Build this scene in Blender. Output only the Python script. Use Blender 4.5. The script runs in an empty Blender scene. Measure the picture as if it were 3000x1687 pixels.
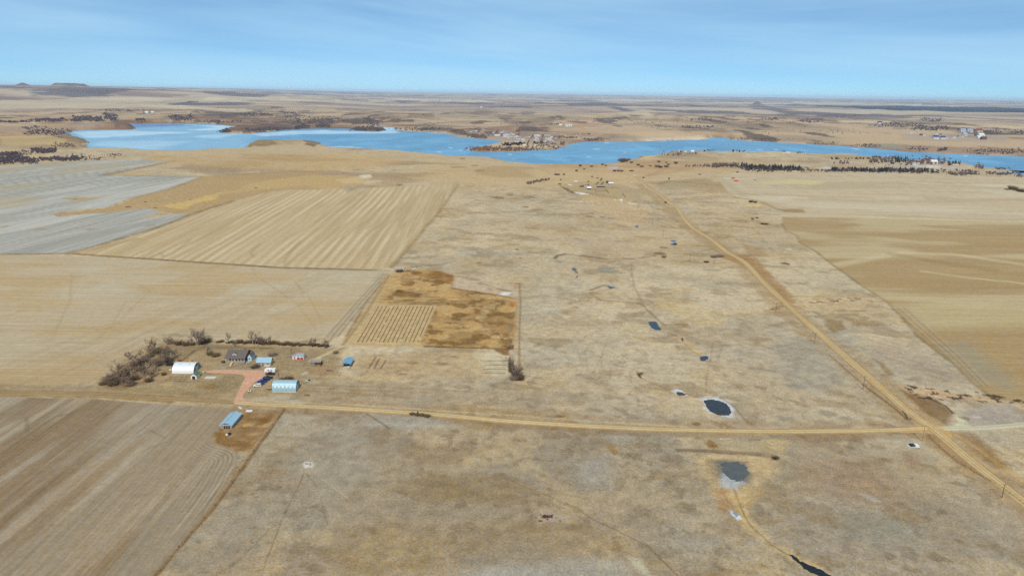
import bpy, bmesh, math, random
import numpy as np
from mathutils import Vector, Matrix

# ---------------------------------------------------------------- camera, world, sun, exposure
SC = bpy.context.scene
COL = SC.collection
HCAM = 175.0
PITCH, ROLL = math.radians(15.935), math.radians(0.8)
FPX, CX, CY = 2000.0, 1500.0, 843.5          # photograph: 3000 x 1687, 24 mm equivalent lens
_f = Vector((0, math.cos(PITCH), -math.sin(PITCH)))
_r0 = Vector((1, 0, 0)); _u0 = _r0.cross(_f)
CR = _r0 * math.cos(ROLL) + _u0 * math.sin(ROLL)
CU = -_r0 * math.sin(ROLL) + _u0 * math.cos(ROLL)
cam = bpy.data.cameras.new('camera'); cam_ob = bpy.data.objects.new('camera', cam); COL.objects.link(cam_ob)
cam.sensor_width = 36.0; cam.lens = 24.0; cam.clip_start = 1.0; cam.clip_end = 200000.0
cam_ob.matrix_world = Matrix(((CR.x, CU.x, -_f.x, 0), (CR.y, CU.y, -_f.y, 0), (CR.z, CU.z, -_f.z, HCAM), (0, 0, 0, 1)))
SC.camera = cam_ob

SUN_EL, SUN_AZ = math.radians(45.0), math.radians(1.6)   # shadows run away from the camera, azimuth 1.6 deg east of the view axis
world = bpy.data.worlds.new('World'); SC.world = world; world.use_nodes = True
wt = world.node_tree; wt.nodes.clear()
def wn(t, **k):
    n = wt.nodes.new(t)
    for a, b in k.items(): setattr(n, a, b)
    return n
sky = wn('ShaderNodeTexSky', sky_type='NISHITA', sun_disc=False, sun_elevation=SUN_EL, sun_rotation=math.pi + SUN_AZ,
         altitude=800.0, air_density=0.5, dust_density=0.0, ozone_density=6.0)
bg = wn('ShaderNodeBackground'); bg.inputs['Strength'].default_value = 0.1
out = wn('ShaderNodeOutputWorld')
tint = wn('ShaderNodeMix', data_type='RGBA', blend_type='MULTIPLY'); tint.inputs['Factor'].default_value = 1.0
tint.inputs['B'].default_value = (0.70, 0.94, 0.95, 1)
tc = wn('ShaderNodeTexCoord'); sep = wn('ShaderNodeSeparateXYZ')
wt.links.new(tc.outputs['Generated'], sep.inputs[0])
tl = wn('ShaderNodeMath', operation='MULTIPLY'); tl.inputs[1].default_value = 0.9; wt.links.new(sep.outputs['X'], tl.inputs[0])
zs = wn('ShaderNodeMath', operation='MULTIPLY_ADD'); zs.inputs[1].default_value = 15.0; wt.links.new(sep.outputs['Z'], zs.inputs[0]); wt.links.new(tl.outputs[0], zs.inputs[2])
cmb = wn('ShaderNodeCombineXYZ'); wt.links.new(sep.outputs['X'], cmb.inputs[0]); wt.links.new(sep.outputs['Y'], cmb.inputs[1]); wt.links.new(zs.outputs[0], cmb.inputs[2])
mp = wn('ShaderNodeMapping'); mp.inputs['Scale'].default_value = (1.5, 1.5, 1.0); mp.inputs['Location'].default_value = (0.4, 3.1, 0.7)
wt.links.new(cmb.outputs[0], mp.inputs[0])
cn = wn('ShaderNodeTexNoise'); cn.inputs['Scale'].default_value = 1.1; cn.inputs['Detail'].default_value = 7; cn.inputs['Roughness'].default_value = 0.52
cn.inputs['Distortion'].default_value = 0.35
wt.links.new(mp.outputs[0], cn.inputs['Vector'])
cr = wn('ShaderNodeValToRGB'); cr.color_ramp.elements[0].position = 0.33; cr.color_ramp.elements[0].color = (0.2, 0.2, 0.2, 1)
cr.color_ramp.elements[1].position = 0.68; cr.color_ramp.elements[1].color = (0.78, 0.78, 0.78, 1)
wt.links.new(cn.outputs['Fac'], cr.inputs['Fac'])
cm = wn('ShaderNodeMix', data_type='RGBA'); cm.inputs['B'].default_value = (4.6, 7.4, 9.5, 1)
wt.links.new(sky.outputs[0], tint.inputs['A']); wt.links.new(tint.outputs['Result'], cm.inputs['A'])
wt.links.new(cr.outputs['Color'], cm.inputs['Factor'])
wt.links.new(cm.outputs['Result'], bg.inputs['Color']); wt.links.new(bg.outputs[0], out.inputs['Surface'])

sun = bpy.data.lights.new('sun', 'SUN'); sun.energy = 3.6; sun.angle = math.radians(0.53); sun.color = (1.0, 0.955, 0.88)
sun_ob = bpy.data.objects.new('sun', sun); COL.objects.link(sun_ob)
_d = Vector((math.sin(SUN_AZ) * math.cos(SUN_EL), math.cos(SUN_AZ) * math.cos(SUN_EL), -math.sin(SUN_EL)))
sun_ob.rotation_euler = _d.to_track_quat('-Z', 'Y').to_euler(); sun_ob.location = (0, -50, 300)
SC.view_settings.view_transform = 'Standard'; SC.view_settings.look = 'None'
SC.view_settings.exposure = 0.0; SC.view_settings.gamma = 1.0
SC.render.engine = 'CYCLES'
SC.cycles.max_bounces = 5; SC.cycles.diffuse_bounces = 2; SC.cycles.volume_bounces = 0; SC.cycles.use_denoising = False
SC.cycles.caustics_reflective = False; SC.cycles.caustics_refractive = False

# ---------------------------------------------------------------- noise and terrain
rng = random.Random(7); nrng = np.random.default_rng(7)
def _hash(ix, iy, seed):
    h = (ix.astype(np.uint32) * np.uint32(374761393) + iy.astype(np.uint32) * np.uint32(668265263) + np.uint32(seed * 974634777 & 0xffffffff))
    h = (h ^ (h >> np.uint32(13))) * np.uint32(1274126177)
    h = h ^ (h >> np.uint32(16))
    return (h & np.uint32(0xffff)).astype(np.float32) / 65535.0
def vnoise(x, y, seed):
    xf = np.floor(x); yf = np.floor(y)
    fx = (x - xf).astype(np.float32); fy = (y - yf).astype(np.float32)
    ix = xf.astype(np.int64); iy = yf.astype(np.int64)
    u = fx * fx * (3 - 2 * fx); v = fy * fy * (3 - 2 * fy)
    a = _hash(ix, iy, seed); b = _hash(ix + 1, iy, seed); c = _hash(ix, iy + 1, seed); d = _hash(ix + 1, iy + 1, seed)
    return (a * (1 - u) + b * u) * (1 - v) + (c * (1 - u) + d * u) * v
def fbm(x, y, size, octv=4, seed=1, gain=0.5):
    t = 0; amp = 1; tot = 0; s = 1.0 / size
    for o in range(octv):
        ca, sa = math.cos(0.6 * o + 0.3), math.sin(0.6 * o + 0.3)
        t = t + amp * vnoise((x * ca - y * sa) * s + 13.7 * o, (x * sa + y * ca) * s - 7.1 * o, seed + o * 17); tot += amp; amp *= gain; s *= 2.03
    return t / tot
def ss(a, b, x):
    t = np.clip((x - a) / (b - a), 0, 1); return t * t * (3 - 2 * t)
CRn, CUn, CFn = np.array(CR), np.array(CU), np.array(_f)
def rays(p):
    p = np.asarray(p, float).reshape(-1, 2)
    return (p[:, :1] - CX) / FPX * CRn - (p[:, 1:] - CY) / FPX * CUn + CFn
def plane(p, z=0.0):
    d = rays(p); t = (z - HCAM) / np.minimum(d[:, 2], -0.002); return d[:, :2] * t[:, None]
def sdf(x, y, poly):
    """signed distance to a polygon (positive outside)"""
    P = np.asarray(poly, float); n = len(P)
    d2 = np.full(x.shape, 1e18); inside = np.zeros(x.shape, bool)
    for i in range(n):
        ax, ay = P[i]; bx, by = P[(i + 1) % n]
        ex, ey = bx - ax, by - ay; L = ex * ex + ey * ey + 1e-9
        t = np.clip(((x - ax) * ex + (y - ay) * ey) / L, 0, 1)
        d2 = np.minimum(d2, (x - ax - t * ex) ** 2 + (y - ay - t * ey) ** 2)
        c = (ay > y) != (by > y)
        inside ^= c & (x < (bx - ax) * (y - ay) / (by - ay if by != ay else 1e-9) + ax)
    return np.where(inside, -1, 1) * np.sqrt(d2)

LAKE_Z = -6.0
far_shore = [(41,363),(120,361),(190,358),(299,356),(448,359),(598,362),(696,371),(679,377),(640,386),(641,389),(730,392),(790,386),(839,380),(926,377),
 (1008,377),(1048,384),(1116,385),(1133,382),(1103,372),(1152,373),(1160,382),(1240,388),(1295,390),(1336,401),(1431,409),(1472,415),(1474,418),(1428,426),
 (1385,434),(1379,443),(1431,446),(1553,441),(1637,438),(1651,430),(1684,420),(1730,415),(1900,414),(2062,409),(2092,403),(2122,403),(2139,409),
 (2284,418),(2455,427),(2540,433),(2669,446),(2800,451),(3000,459),(3400,476)]
near_shore = [(3400,520),(3000,501),(2961,496),(2878,487),(2850,481),(2815,477),(2773,473),(2657,466),(2549,457),(2480,451),(2378,450),(2299,446),(2183,444),
 (2050,443),(1957,443),(1931,448),(1910,452),(1880,453),(1839,467),(1798,475),(1716,480),(1646,480),(1553,476),(1499,472),(1445,460),(1336,456),(1268,450),
 (1171,439),(1089,435),(980,431),(961,428),(945,420),(934,414),(858,409),(831,412),(736,412),(720,423),(717,433),(600,437),(543,441),(448,439),(394,434),
 (340,432),(258,430)]
left_bank = [(261,417),(245,407),(201,393),(190,386),(240,382),(299,380),(390,379),(402,377),(380,373),(345,372),(300,374),(253,372),(190,367),(120,366)]
_ns = plane(near_shore, 0.0); _r = np.hypot(_ns[:, 0], _ns[:, 1])[:, None]; _ns = _ns * (1 + 30.0 / _r)
LAKE = np.vstack([plane(far_shore, LAKE_Z), _ns, plane(left_bank, LAKE_Z)])
INLET = plane([(2720,499),(2790,497),(2890,501),(2990,503),(3250,512),(3250,533),(3000,517),(2950,511),(2900,506),(2800,502)], LAKE_Z)
CURV = 0.0
BUTTES = []
def height(x, y):
    x = np.asarray(x, float); y = np.asarray(y, float)
    r = np.hypot(x, y); az = np.degrees(np.arctan2(x, y))
    z = (fbm(x, y, 260, 3, 5) - 0.5) * (2.2 + 4.0 * ss(450, 1500, r))
    far = r > 2300
    if far.any():
        xf, yf, rf, af = x[far], y[far], r[far], az[far]
        q = (fbm(xf, yf, 850, 4, 11) - 0.5) * 50 * ss(2550, 3900, rf) + (fbm(xf, yf, 260, 3, 13) - 0.5) * 13 * ss(2700, 3800, rf) + 6 * ss(2600, 4200, rf)
        q = q + (fbm(xf, yf, 5200, 3, 23) - 0.5) * 70 * ss(8000, 20000, rf)
        q = q + 165 * ss(6500, 12500, rf) * ss(-8, -32, af) + 85 * ss(14000, 45000, rf); q = np.minimum(q, 190 + 0.1 * (q - 190))
        z[far] += q
        for bx, by, rb, zt, flat in BUTTES:
            dd = np.hypot(xf - bx, (yf - by)) / rb * (0.85 + 0.3 * fbm(xf, yf, rb * 0.6, 3, 29)); k = np.clip((1.7 - dd) / (1.7 - flat), 0, 1) ** 1.6
            z[far] = np.maximum(z[far], z[far] * (1 - k) + zt * k)
    lk = (r > 1150) & (r < 4200)
    if lk.any():
        d = np.minimum(sdf(x[lk], y[lk], LAKE), sdf(x[lk], y[lk], INLET)) + (fbm(x[lk], y[lk], 55, 3, 61) - 0.5) * 22
        zl = z[lk]; k = ss(0, 30, d)
        z[lk] = np.where(d < 0, LAKE_Z - 2.0, (LAKE_Z + 0.3) * (1 - k) + zl * k)
    return z - r * r * CURV
def W(p):
    """photo pixels -> ground points on the terrain"""
    d = rays(p); dz = np.minimum(d[:, 2], -0.0006)
    t0 = np.maximum((130 - HCAM) / dz, 60.0); t1 = np.minimum((-60 - HCAM) / dz, 90000.0); t1 = np.maximum(t1, t0 * 1.05)
    ks = np.linspace(0, 1, 120)
    T = t0[:, None] * (t1 / t0)[:, None] ** ks
    X = d[:, :1] * T; Y = d[:, 1:2] * T; Z = HCAM + d[:, 2:3] * T
    hh = height(X.ravel(), Y.ravel()).reshape(X.shape)
    below = Z <= hh
    i = np.where(below.any(1), below.argmax(1), 119); i = np.maximum(i, 1); n = np.arange(len(i))
    g0 = (Z - hh)[n, i - 1]; g1 = (Z - hh)[n, i]; w = np.clip(g0 / (g0 - g1 + 1e-9), 0, 1)
    t = T[n, i - 1] * (1 - w) + T[n, i] * w
    return d[:, :2] * t[:, None]
_fo = Vector((0, math.cos(math.radians(16.2)), -math.sin(math.radians(16.2)))); _uo = _r0.cross(_fo)
_Ro = np.array(_r0 * math.cos(ROLL) + _uo * math.sin(ROLL)); _Uo = np.array(-_r0 * math.sin(ROLL) + _uo * math.cos(ROLL)); _Fo = np.array(_fo)
def survey(x, y):
    """ground points first measured with a slightly steeper view, carried over to this one"""
    v = np.array([x, y, -HCAM]); k = v @ _Fo; return tuple(W([(CX + FPX * (v @ _Ro) / k, CY - FPX * (v @ _Uo) / k)])[0])
def hz(x, y): return float(height(np.array([x]), np.array([y]))[0])
def ray_at(px, py, dist):
    d = rays([(px, py)])[0]; t = dist / math.hypot(d[0], d[1]); return d[0] * t, d[1] * t, HCAM + d[2] * t
for px, py, dist, rb, flat in ((65, 241.4, 13400, 95, 0.05), (178, 243.8, 13000, 110, 0.75), (205, 244.2, 13100, 130, 0.75), (232, 246.0, 13200, 110, 0.6), (2220, 295.5, 14000, 118, 0.04)):
    bx, by, bz = ray_at(px, py, dist)
    BUTTES.append((bx, by, rb, bz, flat))

# ---------------------------------------------------------------- materials
def lin(c):
    c = np.asarray(c, float) / 255.0
    return np.where(c <= 0.04045, c / 12.92, ((c + 0.055) / 1.055) ** 2.4)
KLIGHT = np.array([1.07, 1.15, 1.25])
def alb(c): return lin(c) / KLIGHT
def new_mat(name):
    m = bpy.data.materials.new(name); m.use_nodes = True
    nt = m.node_tree; b = nt.nodes['Principled BSDF']; return m, nt, b
def N(nt, t, **k):
    n = nt.nodes.new(t)
    for a, b in k.items(): setattr(n, a, b)
    return n
def ground_mat(name, fine=0.22, mid=0.16, stripe=None, bump=0.5):
    m, nt, b = new_mat(name); L = nt.links.new
    at = N(nt, 'ShaderNodeAttribute', attribute_name='Col'); geo = N(nt, 'ShaderNodeNewGeometry')
    def noise(scale, detail, rough, mapping=None):
        n = N(nt, 'ShaderNodeTexNoise'); n.inputs['Scale'].default_value = scale; n.inputs['Detail'].default_value = detail; n.inputs['Roughness'].default_value = rough
        if mapping is None: L(geo.outputs['Position'], n.inputs['Vector'])
        else: L(mapping.outputs[0], n.inputs['Vector'])
        return n.outputs['Fac']
    def lift(sock, amp, base=1.0):
        a = N(nt, 'ShaderNodeMath', operation='SUBTRACT'); L(sock, a.inputs[0]); a.inputs[1].default_value = 0.5
        c = N(nt, 'ShaderNodeMath', operation='MULTIPLY_ADD'); L(a.outputs[0], c.inputs[0]); c.inputs[1].default_value = amp * 2; c.inputs[2].default_value = base
        return c.outputs[0]
    def mul(a, c):
        n = N(nt, 'ShaderNodeMath', operation='MULTIPLY'); L(a, n.inputs[0]); L(c, n.inputs[1]); return n.outputs[0]
    f1 = noise(0.95, 3.5, 0.62); f2 = noise(0.17, 4, 0.6)
    v = mul(lift(f1, fine * 1.9), lift(f2, mid * 1.9))
    if stripe:
        ang, per, ln, amp = stripe
        mpn = N(nt, 'ShaderNodeMapping'); mpn.inputs['Rotation'].default_value = (0, 0, ang); mpn.inputs['Scale'].default_value = (1.0 / per, 1.0 / ln, 1)
        mpn.vector_type = 'POINT'; L(geo.outputs['Position'], mpn.inputs[0])
        s1 = noise(1.0, 3, 0.62, mpn); v = mul(v, lift(s1, amp * 1.8))
    sc = N(nt, 'ShaderNodeVectorMath', operation='SCALE'); L(at.outputs['Color'], sc.inputs[0]); L(v, sc.inputs['Scale'])
    # a slight warm/cool drift so that tufts are not only lighter and darker
    f3 = noise(0.42, 2, 0.5); hs = N(nt, 'ShaderNodeHueSaturation'); L(sc.outputs[0], hs.inputs['Color']); L(lift(f3, 0.35), hs.inputs['Saturation'])
    L(hs.outputs[0], b.inputs['Base Color'])
    b.inputs['Roughness'].default_value = 1.0; b.inputs['Specular IOR Level'].default_value = 0.08
    bp = N(nt, 'ShaderNodeBump'); bp.inputs['Strength'].default_value = bump; bp.inputs['Distance'].default_value = 0.35
    L(f1, bp.inputs['Height']); L(bp.outputs[0], b.inputs['Normal'])
    return m
def flat_mat(name, c, rough=0.8, metal=0.0, spec=0.4, var=0.12, scale=1.5, raw=False):
    m, nt, b = new_mat(name); L = nt.links.new
    col = alb(c) if not raw else np.array(c)
    tcn = N(nt, 'ShaderNodeTexCoord'); n = N(nt, 'ShaderNodeTexNoise'); n.inputs['Scale'].default_value = scale; n.inputs['Detail'].default_value = 5
    L(tcn.outputs['Object'], n.inputs['Vector'])
    mx = N(nt, 'ShaderNodeMix', data_type='RGBA'); L(n.outputs['Fac'], mx.inputs['Factor'])
    mx.inputs['A'].default_value = (*np.clip(col * (1 - var * 1.6), 0, 1), 1); mx.inputs['B'].default_value = (*np.clip(col * (1 + var * 1.6), 0, 1), 1)
    L(mx.outputs['Result'], b.inputs['Base Color']); b.inputs['Roughness'].default_value = rough; b.inputs['Metallic'].default_value = metal
    b.inputs['Specular IOR Level'].default_value = spec
    return m
def ribbed_mat(name, c, axis=0, period=0.9, rough=0.42, metal=0.35, depth=0.35, var=0.07):
    """sheet metal: raised seams as bump, streaky weathering"""
    m, nt, b = new_mat(name); L = nt.links.new; col = alb(c)
    tcn = N(nt, 'ShaderNodeTexCoord'); sp = N(nt, 'ShaderNodeSeparateXYZ'); L(tcn.outputs['Object'], sp.inputs[0])
    mu = N(nt, 'ShaderNodeMath', operation='MULTIPLY'); L(sp.outputs[axis], mu.inputs[0]); mu.inputs[1].default_value = 2 * math.pi / period
    si = N(nt, 'ShaderNodeMath', operation='SINE'); L(mu.outputs[0], si.inputs[0])
    bp = N(nt, 'ShaderNodeBump'); bp.inputs['Strength'].default_value = depth; bp.inputs['Distance'].default_value = 0.06; L(si.outputs[0], bp.inputs['Height']); L(bp.outputs[0], b.inputs['Normal'])
    n = N(nt, 'ShaderNodeTexNoise'); n.inputs['Scale'].default_value = 0.8; n.inputs['Detail'].default_value = 6
    mpn = N(nt, 'ShaderNodeMapping'); sca = [0.35, 0.35, 0.35]; sca[axis] = 2.2; mpn.inputs['Scale'].default_value = sca; L(tcn.outputs['Object'], mpn.inputs[0]); L(mpn.outputs[0], n.inputs['Vector'])
    mx = N(nt, 'ShaderNodeMix', data_type='RGBA'); L(n.outputs['Fac'], mx.inputs['Factor'])
    mx.inputs['A'].default_value = (*np.clip(col * (1 - 2 * var), 0, 1), 1); mx.inputs['B'].default_value = (*np.clip(col * (1 + 2 * var), 0, 1), 1)
    L(mx.outputs['Result'], b.inputs['Base Color']); b.inputs['Roughness'].default_value = rough; b.inputs['Metallic'].default_value = metal
    return m

M = {}
M['pasture'] = ground_mat('pasture', 0.30, 0.24)
M['tilled_ns'] = ground_mat('tilled_ns', 0.16, 0.10, (math.radians(4.5), 1.3, 90, 0.22), 0.4)
M['fallow'] = ground_mat('fallow', 0.12, 0.08, (math.radians(14), 4.5, 200, 0.2), 0.3)
M['stubble_ns'] = ground_mat('stubble_ns', 0.12, 0.08, (math.radians(-3), 2.6, 160, 0.14), 0.3)
M['stubble_ew'] = ground_mat('stubble_ew', 0.12, 0.08, (0.0, 140, 2.6, 0.16), 0.3)
M['tall_grass'] = ground_mat('tall_grass', 0.32, 0.24, None, 0.9)

# ---------------------------------------------------------------- the ground painter
class Painter:
    def __init__(s, x, y):
        s.x = x; s.y = y; s.c = np.zeros((len(x), 3), np.float32); s.r = np.hypot(x, y)
    def sel(s, P, pad):
        lo = P.min(0) - pad; hi = P.max(0) + pad
        return np.nonzero((s.x >= lo[0]) & (s.x <= hi[0]) & (s.y >= lo[1]) & (s.y <= hi[1]))[0]
    def mix(s, i, col, a):
        a = np.clip(a, 0, 1)[:, None]; s.c[i] = s.c[i] * (1 - a) + alb(col).astype(np.float32) * a
    def poly(s, pts, col, a=1.0, soft=2.0, wob=0.0, wsize=20, breakup=0.0, bsize=25, world=False, seed=3):
        P = np.asarray(pts, float) if world else W(pts)
        i = s.sel(P, soft + wob + 1)
        if not len(i): return
        d = sdf(s.x[i], s.y[i], P)
        if wob: d = d + (fbm(s.x[i], s.y[i], wsize, 3, seed) - 0.5) * 2 * wob
        m = ss(soft, -soft, d) * a
        if breakup: m = m * np.clip(1 - breakup + breakup * 2.6 * (fbm(s.x[i], s.y[i], bsize, 4, seed + 31) - 0.3), 0, 1)
        s.mix(i, col, m)
    def line(s, pts, w, col, a=1.0, soft=None, wob=0.0, breakup=0.0, bsize=12, world=False, seed=9, wsize=15):
        P = np.asarray(pts, float) if world else W(pts)
        rm = float(np.hypot(P[:, 0], P[:, 1]).mean())
        soft = soft if soft is not None else max(0.4, rm * rm / 200000.0)
        i = s.sel(P, w + soft + wob + 2)
        if not len(i): return
        x, y = s.x[i], s.y[i]; d2 = np.full(len(i), 1e18)
        for k in range(len(P) - 1):
            ax, ay = P[k]; ex, ey = P[k + 1] - P[k]; t = np.clip(((x - ax) * ex + (y - ay) * ey) / (ex * ex + ey * ey + 1e-9), 0, 1)
            d2 = np.minimum(d2, (x - ax - t * ex) ** 2 + (y - ay - t * ey) ** 2)
        d = np.sqrt(d2) - w / 2
        if wob: d = d + (fbm(x, y, wsize, 3, seed) - 0.5) * 2 * wob
        m = ss(soft, -soft * 0.5, d) * a
        if breakup: m = m * np.clip(1 - breakup + breakup * 2.6 * (fbm(x, y, bsize, 3, seed + 5) - 0.3), 0, 1)
        s.mix(i, col, m)
    def blob(s, px, py, wpx, hpx, col, a=0.6, rag=0.5, size=None, seed=4):
        P = W([(px - wpx / 2, py), (px + wpx / 2, py), (px, py - hpx / 2), (px, py + hpx / 2)])
        cx, cy = P.mean(0); rx = abs(P[1, 0] - P[0, 0]) / 2 + 0.3; ry = abs(P[2, 1] - P[3, 1]) / 2 + 0.3
        i = s.sel(np.array([(cx - rx * 1.6, cy - ry * 1.6), (cx + rx * 1.6, cy + ry * 1.6)]), 1)
        if not len(i): return
        x, y = s.x[i], s.y[i]; d = np.hypot((x - cx) / rx, (y - cy) / ry)
        d = d + (fbm(x, y, size or max(2.0, min(rx, ry) * 0.8), 4, seed + int(px) % 50) - 0.5) * 2 * rag
        s.mix(i, col, ss(1.15, 0.55, d) * a)

# polygons of the fields, in photograph pixels
F_GREY = [(-250,500),(0,488),(124,477),(289,468),(404,466),(512,471),(404,494),(298,513),(440,516),(590,519),(497,553),(388,580),(311,608),(180,620),(155,629),(170,635),(310,623),(435,609),
          (472,619),(404,645),(497,629),(568,623),(466,664),(373,692),(280,720),(202,741),(0,744),(-250,746)]
F_STRIPED = [(207,744),(284,723),(377,695),(470,667),(562,631),(600,617),(683,591),(745,574),(804,561),(1001,553),(1019,567),(1048,551),(1200,544),(1343,539),(1281,629),(1211,710),(1147,783),(1100,788),(838,782),(605,767)]
F_WEST = [(-250,750),(0,749),(202,749),(605,772),(838,787),(1100,793),(1135,797),(1060,880),(990,972),(960,990),(880,998),(760,992),(640,990),(500,972),(440,985),(380,1030),(320,1085),(270,1118),(150,1130),(0,1129),(-250,1122)]
F_SOUTH = [(-250,1152),(0,1162),(270,1168),(500,1185),(690,1197),(650,1235),(630,1270),(622,1290),(628,1303),(665,1312),(692,1324),(698,1342),(660,1420),(600,1510),(500,1620),(440,1700),(380,1800),(-250,1800)]
F_EAST_UP = [(2097,515),(2160,508),(2450,508),(2740,508),(3000,522),(3300,535),(3300,668),(3000,650),(2650,640),(2291,634),(2287,616),(2229,591),(2155,577),(2136,565)]
F_EAST = [(2291,634),(2650,640),(3000,650),(3300,668),(3300,1200),(3000,1179),(2904,1164),(2846,1116),(2803,1074),(2738,1023),(2683,980),(2644,930),(2594,880),(2524,837),(2466,794),(2439,776),(2388,735),(2342,710),(2338,693),(2303,675),(2291,656)]
F_GARDEN = [(1186,790),(1217,788),(1262,790),(1332,806),(1327,842),(1491,870),(1513,884),(1510,924),(1506,983),(1496,1020),(1247,1016),(1224,1013),(1022,1009),(1107,891),(1144,806)]

def paint(p):
    x, y, r = p.x, p.y, p.r
    n1 = fbm(x, y, 90, 5, 41); n2 = fbm(x, y, 34, 5, 57); n3 = fbm(x, y, 420, 4, 73); n4 = fbm(x, y, 12, 4, 91); n5 = fbm(x * 0.55, y, 60, 4, 101)
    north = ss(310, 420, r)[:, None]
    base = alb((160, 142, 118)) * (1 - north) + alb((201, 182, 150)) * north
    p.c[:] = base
    al = lambda m: np.asarray(m, np.float32)[:, None]
    def wash(col, m):
        p.c[:] = p.c * (1 - al(m)) + alb(col).astype(np.float32) * al(m)
    nn = north[:, 0]
    wash((150, 146, 134), ss(0.50, 0.68, n1) * (0.5 - 0.30 * nn))
    wash((138, 115, 82), ss(0.50, 0.66, n5) * (0.46 - 0.24 * nn))
    wash((180, 156, 116), ss(0.50, 0.66, n2) * 0.55); wash((128, 122, 110), ss(0.52, 0.66, fbm(x, y, 26, 4, 111)) * (0.3 - 0.2 * nn))
    wash((120, 100, 72), ss(0.50, 0.70, n4) * ss(0.36, 0.56, n1) * (0.6 - 0.3 * nn))
    wash((172, 160, 140), ss(0.5, 0.64, n3) * 0.35)
    wash((165, 138, 100), ss(0.52, 0.66, 1 - n3) * 0.3 * nn)
    # drainage lines, dark wisps painted as micro-relief shade, and lichen-grey patches in the grassland
    near_g = ss(2500, 1700, r); mid_g = near_g * ss(400, 560, r)
    for sd, sz, al_ in ((311, 260, 0.75), (317, 120, 0.5)):
        v_ = np.abs(fbm(x, y, sz, 4, sd) - 0.5); bk = ss(0.42, 0.58, fbm(x, y, 140, 3, sd + 3))
        wash((204, 176, 130), ss(0.035, 0.008, v_) * bk * mid_g * al_ * 0.35); wash((132, 104, 68), ss(0.008, 0.002, v_) * bk * mid_g * al_ * 0.5)
    wash((140, 116, 82), ss(0.60, 0.68, fbm(x * 0.6, y, 17, 4, 331)) * near_g * 0.45); wash((160, 157, 142), ss(0.56, 0.66, fbm(x, y, 55, 4, 337)) * near_g * 0.24)
    wash((206, 182, 138), ss(0.58, 0.68, fbm(x, y, 30, 5, 341)) * near_g * 0.3); wash((112, 92, 66), ss(0.66, 0.72, fbm(x, y, 7, 3, 347)) * ss(700, 350, r) * 0.35)
    # beyond the plateau: rolling grassland with brown draws, browner towards the lake
    fy = ss(1050, 1500, r)
    wash((196, 168, 124), fy * 0.55 * ss(0.35, 0.6, fbm(x, y, 500, 3, 131)))
    wash((150, 122, 86), fy * ss(0.54, 0.66, fbm(x, y, 160, 5, 133)) * 0.55)
    ff = ss(2400, 3000, r)
    g1 = fbm(x, y, 700, 5, 151); g2 = np.abs(fbm(x, y, 900, 5, 163) - 0.5) * 2; g3 = fbm(x, y, 2600, 3, 171)
    wash((176, 145, 112), ff * 0.92)
    wash((134, 105, 82), ff * ss(0.50, 0.60, g1) * 0.8)
    wash((104, 80, 66), ff * ss(0.22, 0.05, g2) * ss(0.36, 0.52, g1) * 0.9); g5 = np.abs(fbm(x, y, 380, 4, 167) - 0.5); wash((98, 76, 64), ff * ss(0.05, 0.012, g5) * ss(0.48, 0.6, fbm(x, y, 1500, 3, 169)) * 0.8)
    wash((84, 68, 64), ff * ss(0.60, 0.66, fbm(x, y, 320, 5, 181)) * 0.7)
    wash((206, 184, 150), ff * ss(0.50, 0.60, g3) * 0.45)
    wash((114, 88, 70), ff * ss(0.56, 0.63, fbm(x, y * 0.35, 300, 4, 421)) * 0.55); wash((84, 68, 62), ff * ss(0.61, 0.66, fbm(x, y * 0.3, 150, 4, 423)) * 0.8); wash((204, 178, 140), ff * ss(0.56, 0.64, fbm(x, y * 0.3, 480, 4, 427)) * 0.6)
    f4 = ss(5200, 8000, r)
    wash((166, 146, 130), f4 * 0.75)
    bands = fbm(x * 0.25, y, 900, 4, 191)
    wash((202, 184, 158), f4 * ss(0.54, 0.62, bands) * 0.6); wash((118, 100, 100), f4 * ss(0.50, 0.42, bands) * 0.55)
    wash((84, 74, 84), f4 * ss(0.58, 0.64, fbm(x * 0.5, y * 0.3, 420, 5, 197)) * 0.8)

    lk = np.nonzero((r > 1150) & (r < 4300))[0]; dl = sdf(x[lk], y[lk], LAKE) + (fbm(x[lk], y[lk], 55, 3, 61) - 0.5) * 22
    p.mix(lk, (132, 104, 80), ss(30, 4, dl) * (0.25 + 0.75 * ss(0.4, 0.6, fbm(x[lk], y[lk], 120, 4, 411))) * 0.85); p.mix(lk, (206, 190, 166), ss(9, 2, dl) * ss(0.52, 0.6, fbm(x[lk], y[lk], 260, 3, 413)) * 0.8)
    # far pale fields, far dark navy strip
    for P in ([(0,322),(60,322),(170,318),(300,320),(420,314),(700,330),(760,326),(560,312),(480,306),(560,296),(760,290),(760,284),(400,285),(220,288),(100,293),(-80,298),(-80,322)],
              [(600,285),(763,285),(926,284),(1008,292),(980,298),(870,298),(763,294),(650,301),(560,301)], [(1200,288),(1380,290),(1470,297),(1300,299),(1150,293)],
              [(2446,354),(2530,353),(2620,357),(2560,362),(2460,360)], [(2650,365),(3000,371),(3200,373),(3200,377),(3000,375),(2700,369)], [(1800,329),(1900,328),(1905,338),(1830,334)],
              [(1740,293),(1960,292),(2000,297),(1800,299)], [(2300,300),(2700,304),(2700,309),(2350,306)]):
        p.poly(P, (212, 194, 162), 0.7, soft=20, wob=60, wsize=300, breakup=0.35, bsize=500)
    p.poly([(2382,311),(2519,310),(2626,311),(2754,312),(3000,318),(3200,325),(3200,340),(3000,331),(2839,329),(2754,326),(2626,324),(2540,320),(2476,316)], (22, 26, 46), 0.97, soft=15, wob=40, wsize=500)
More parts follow.
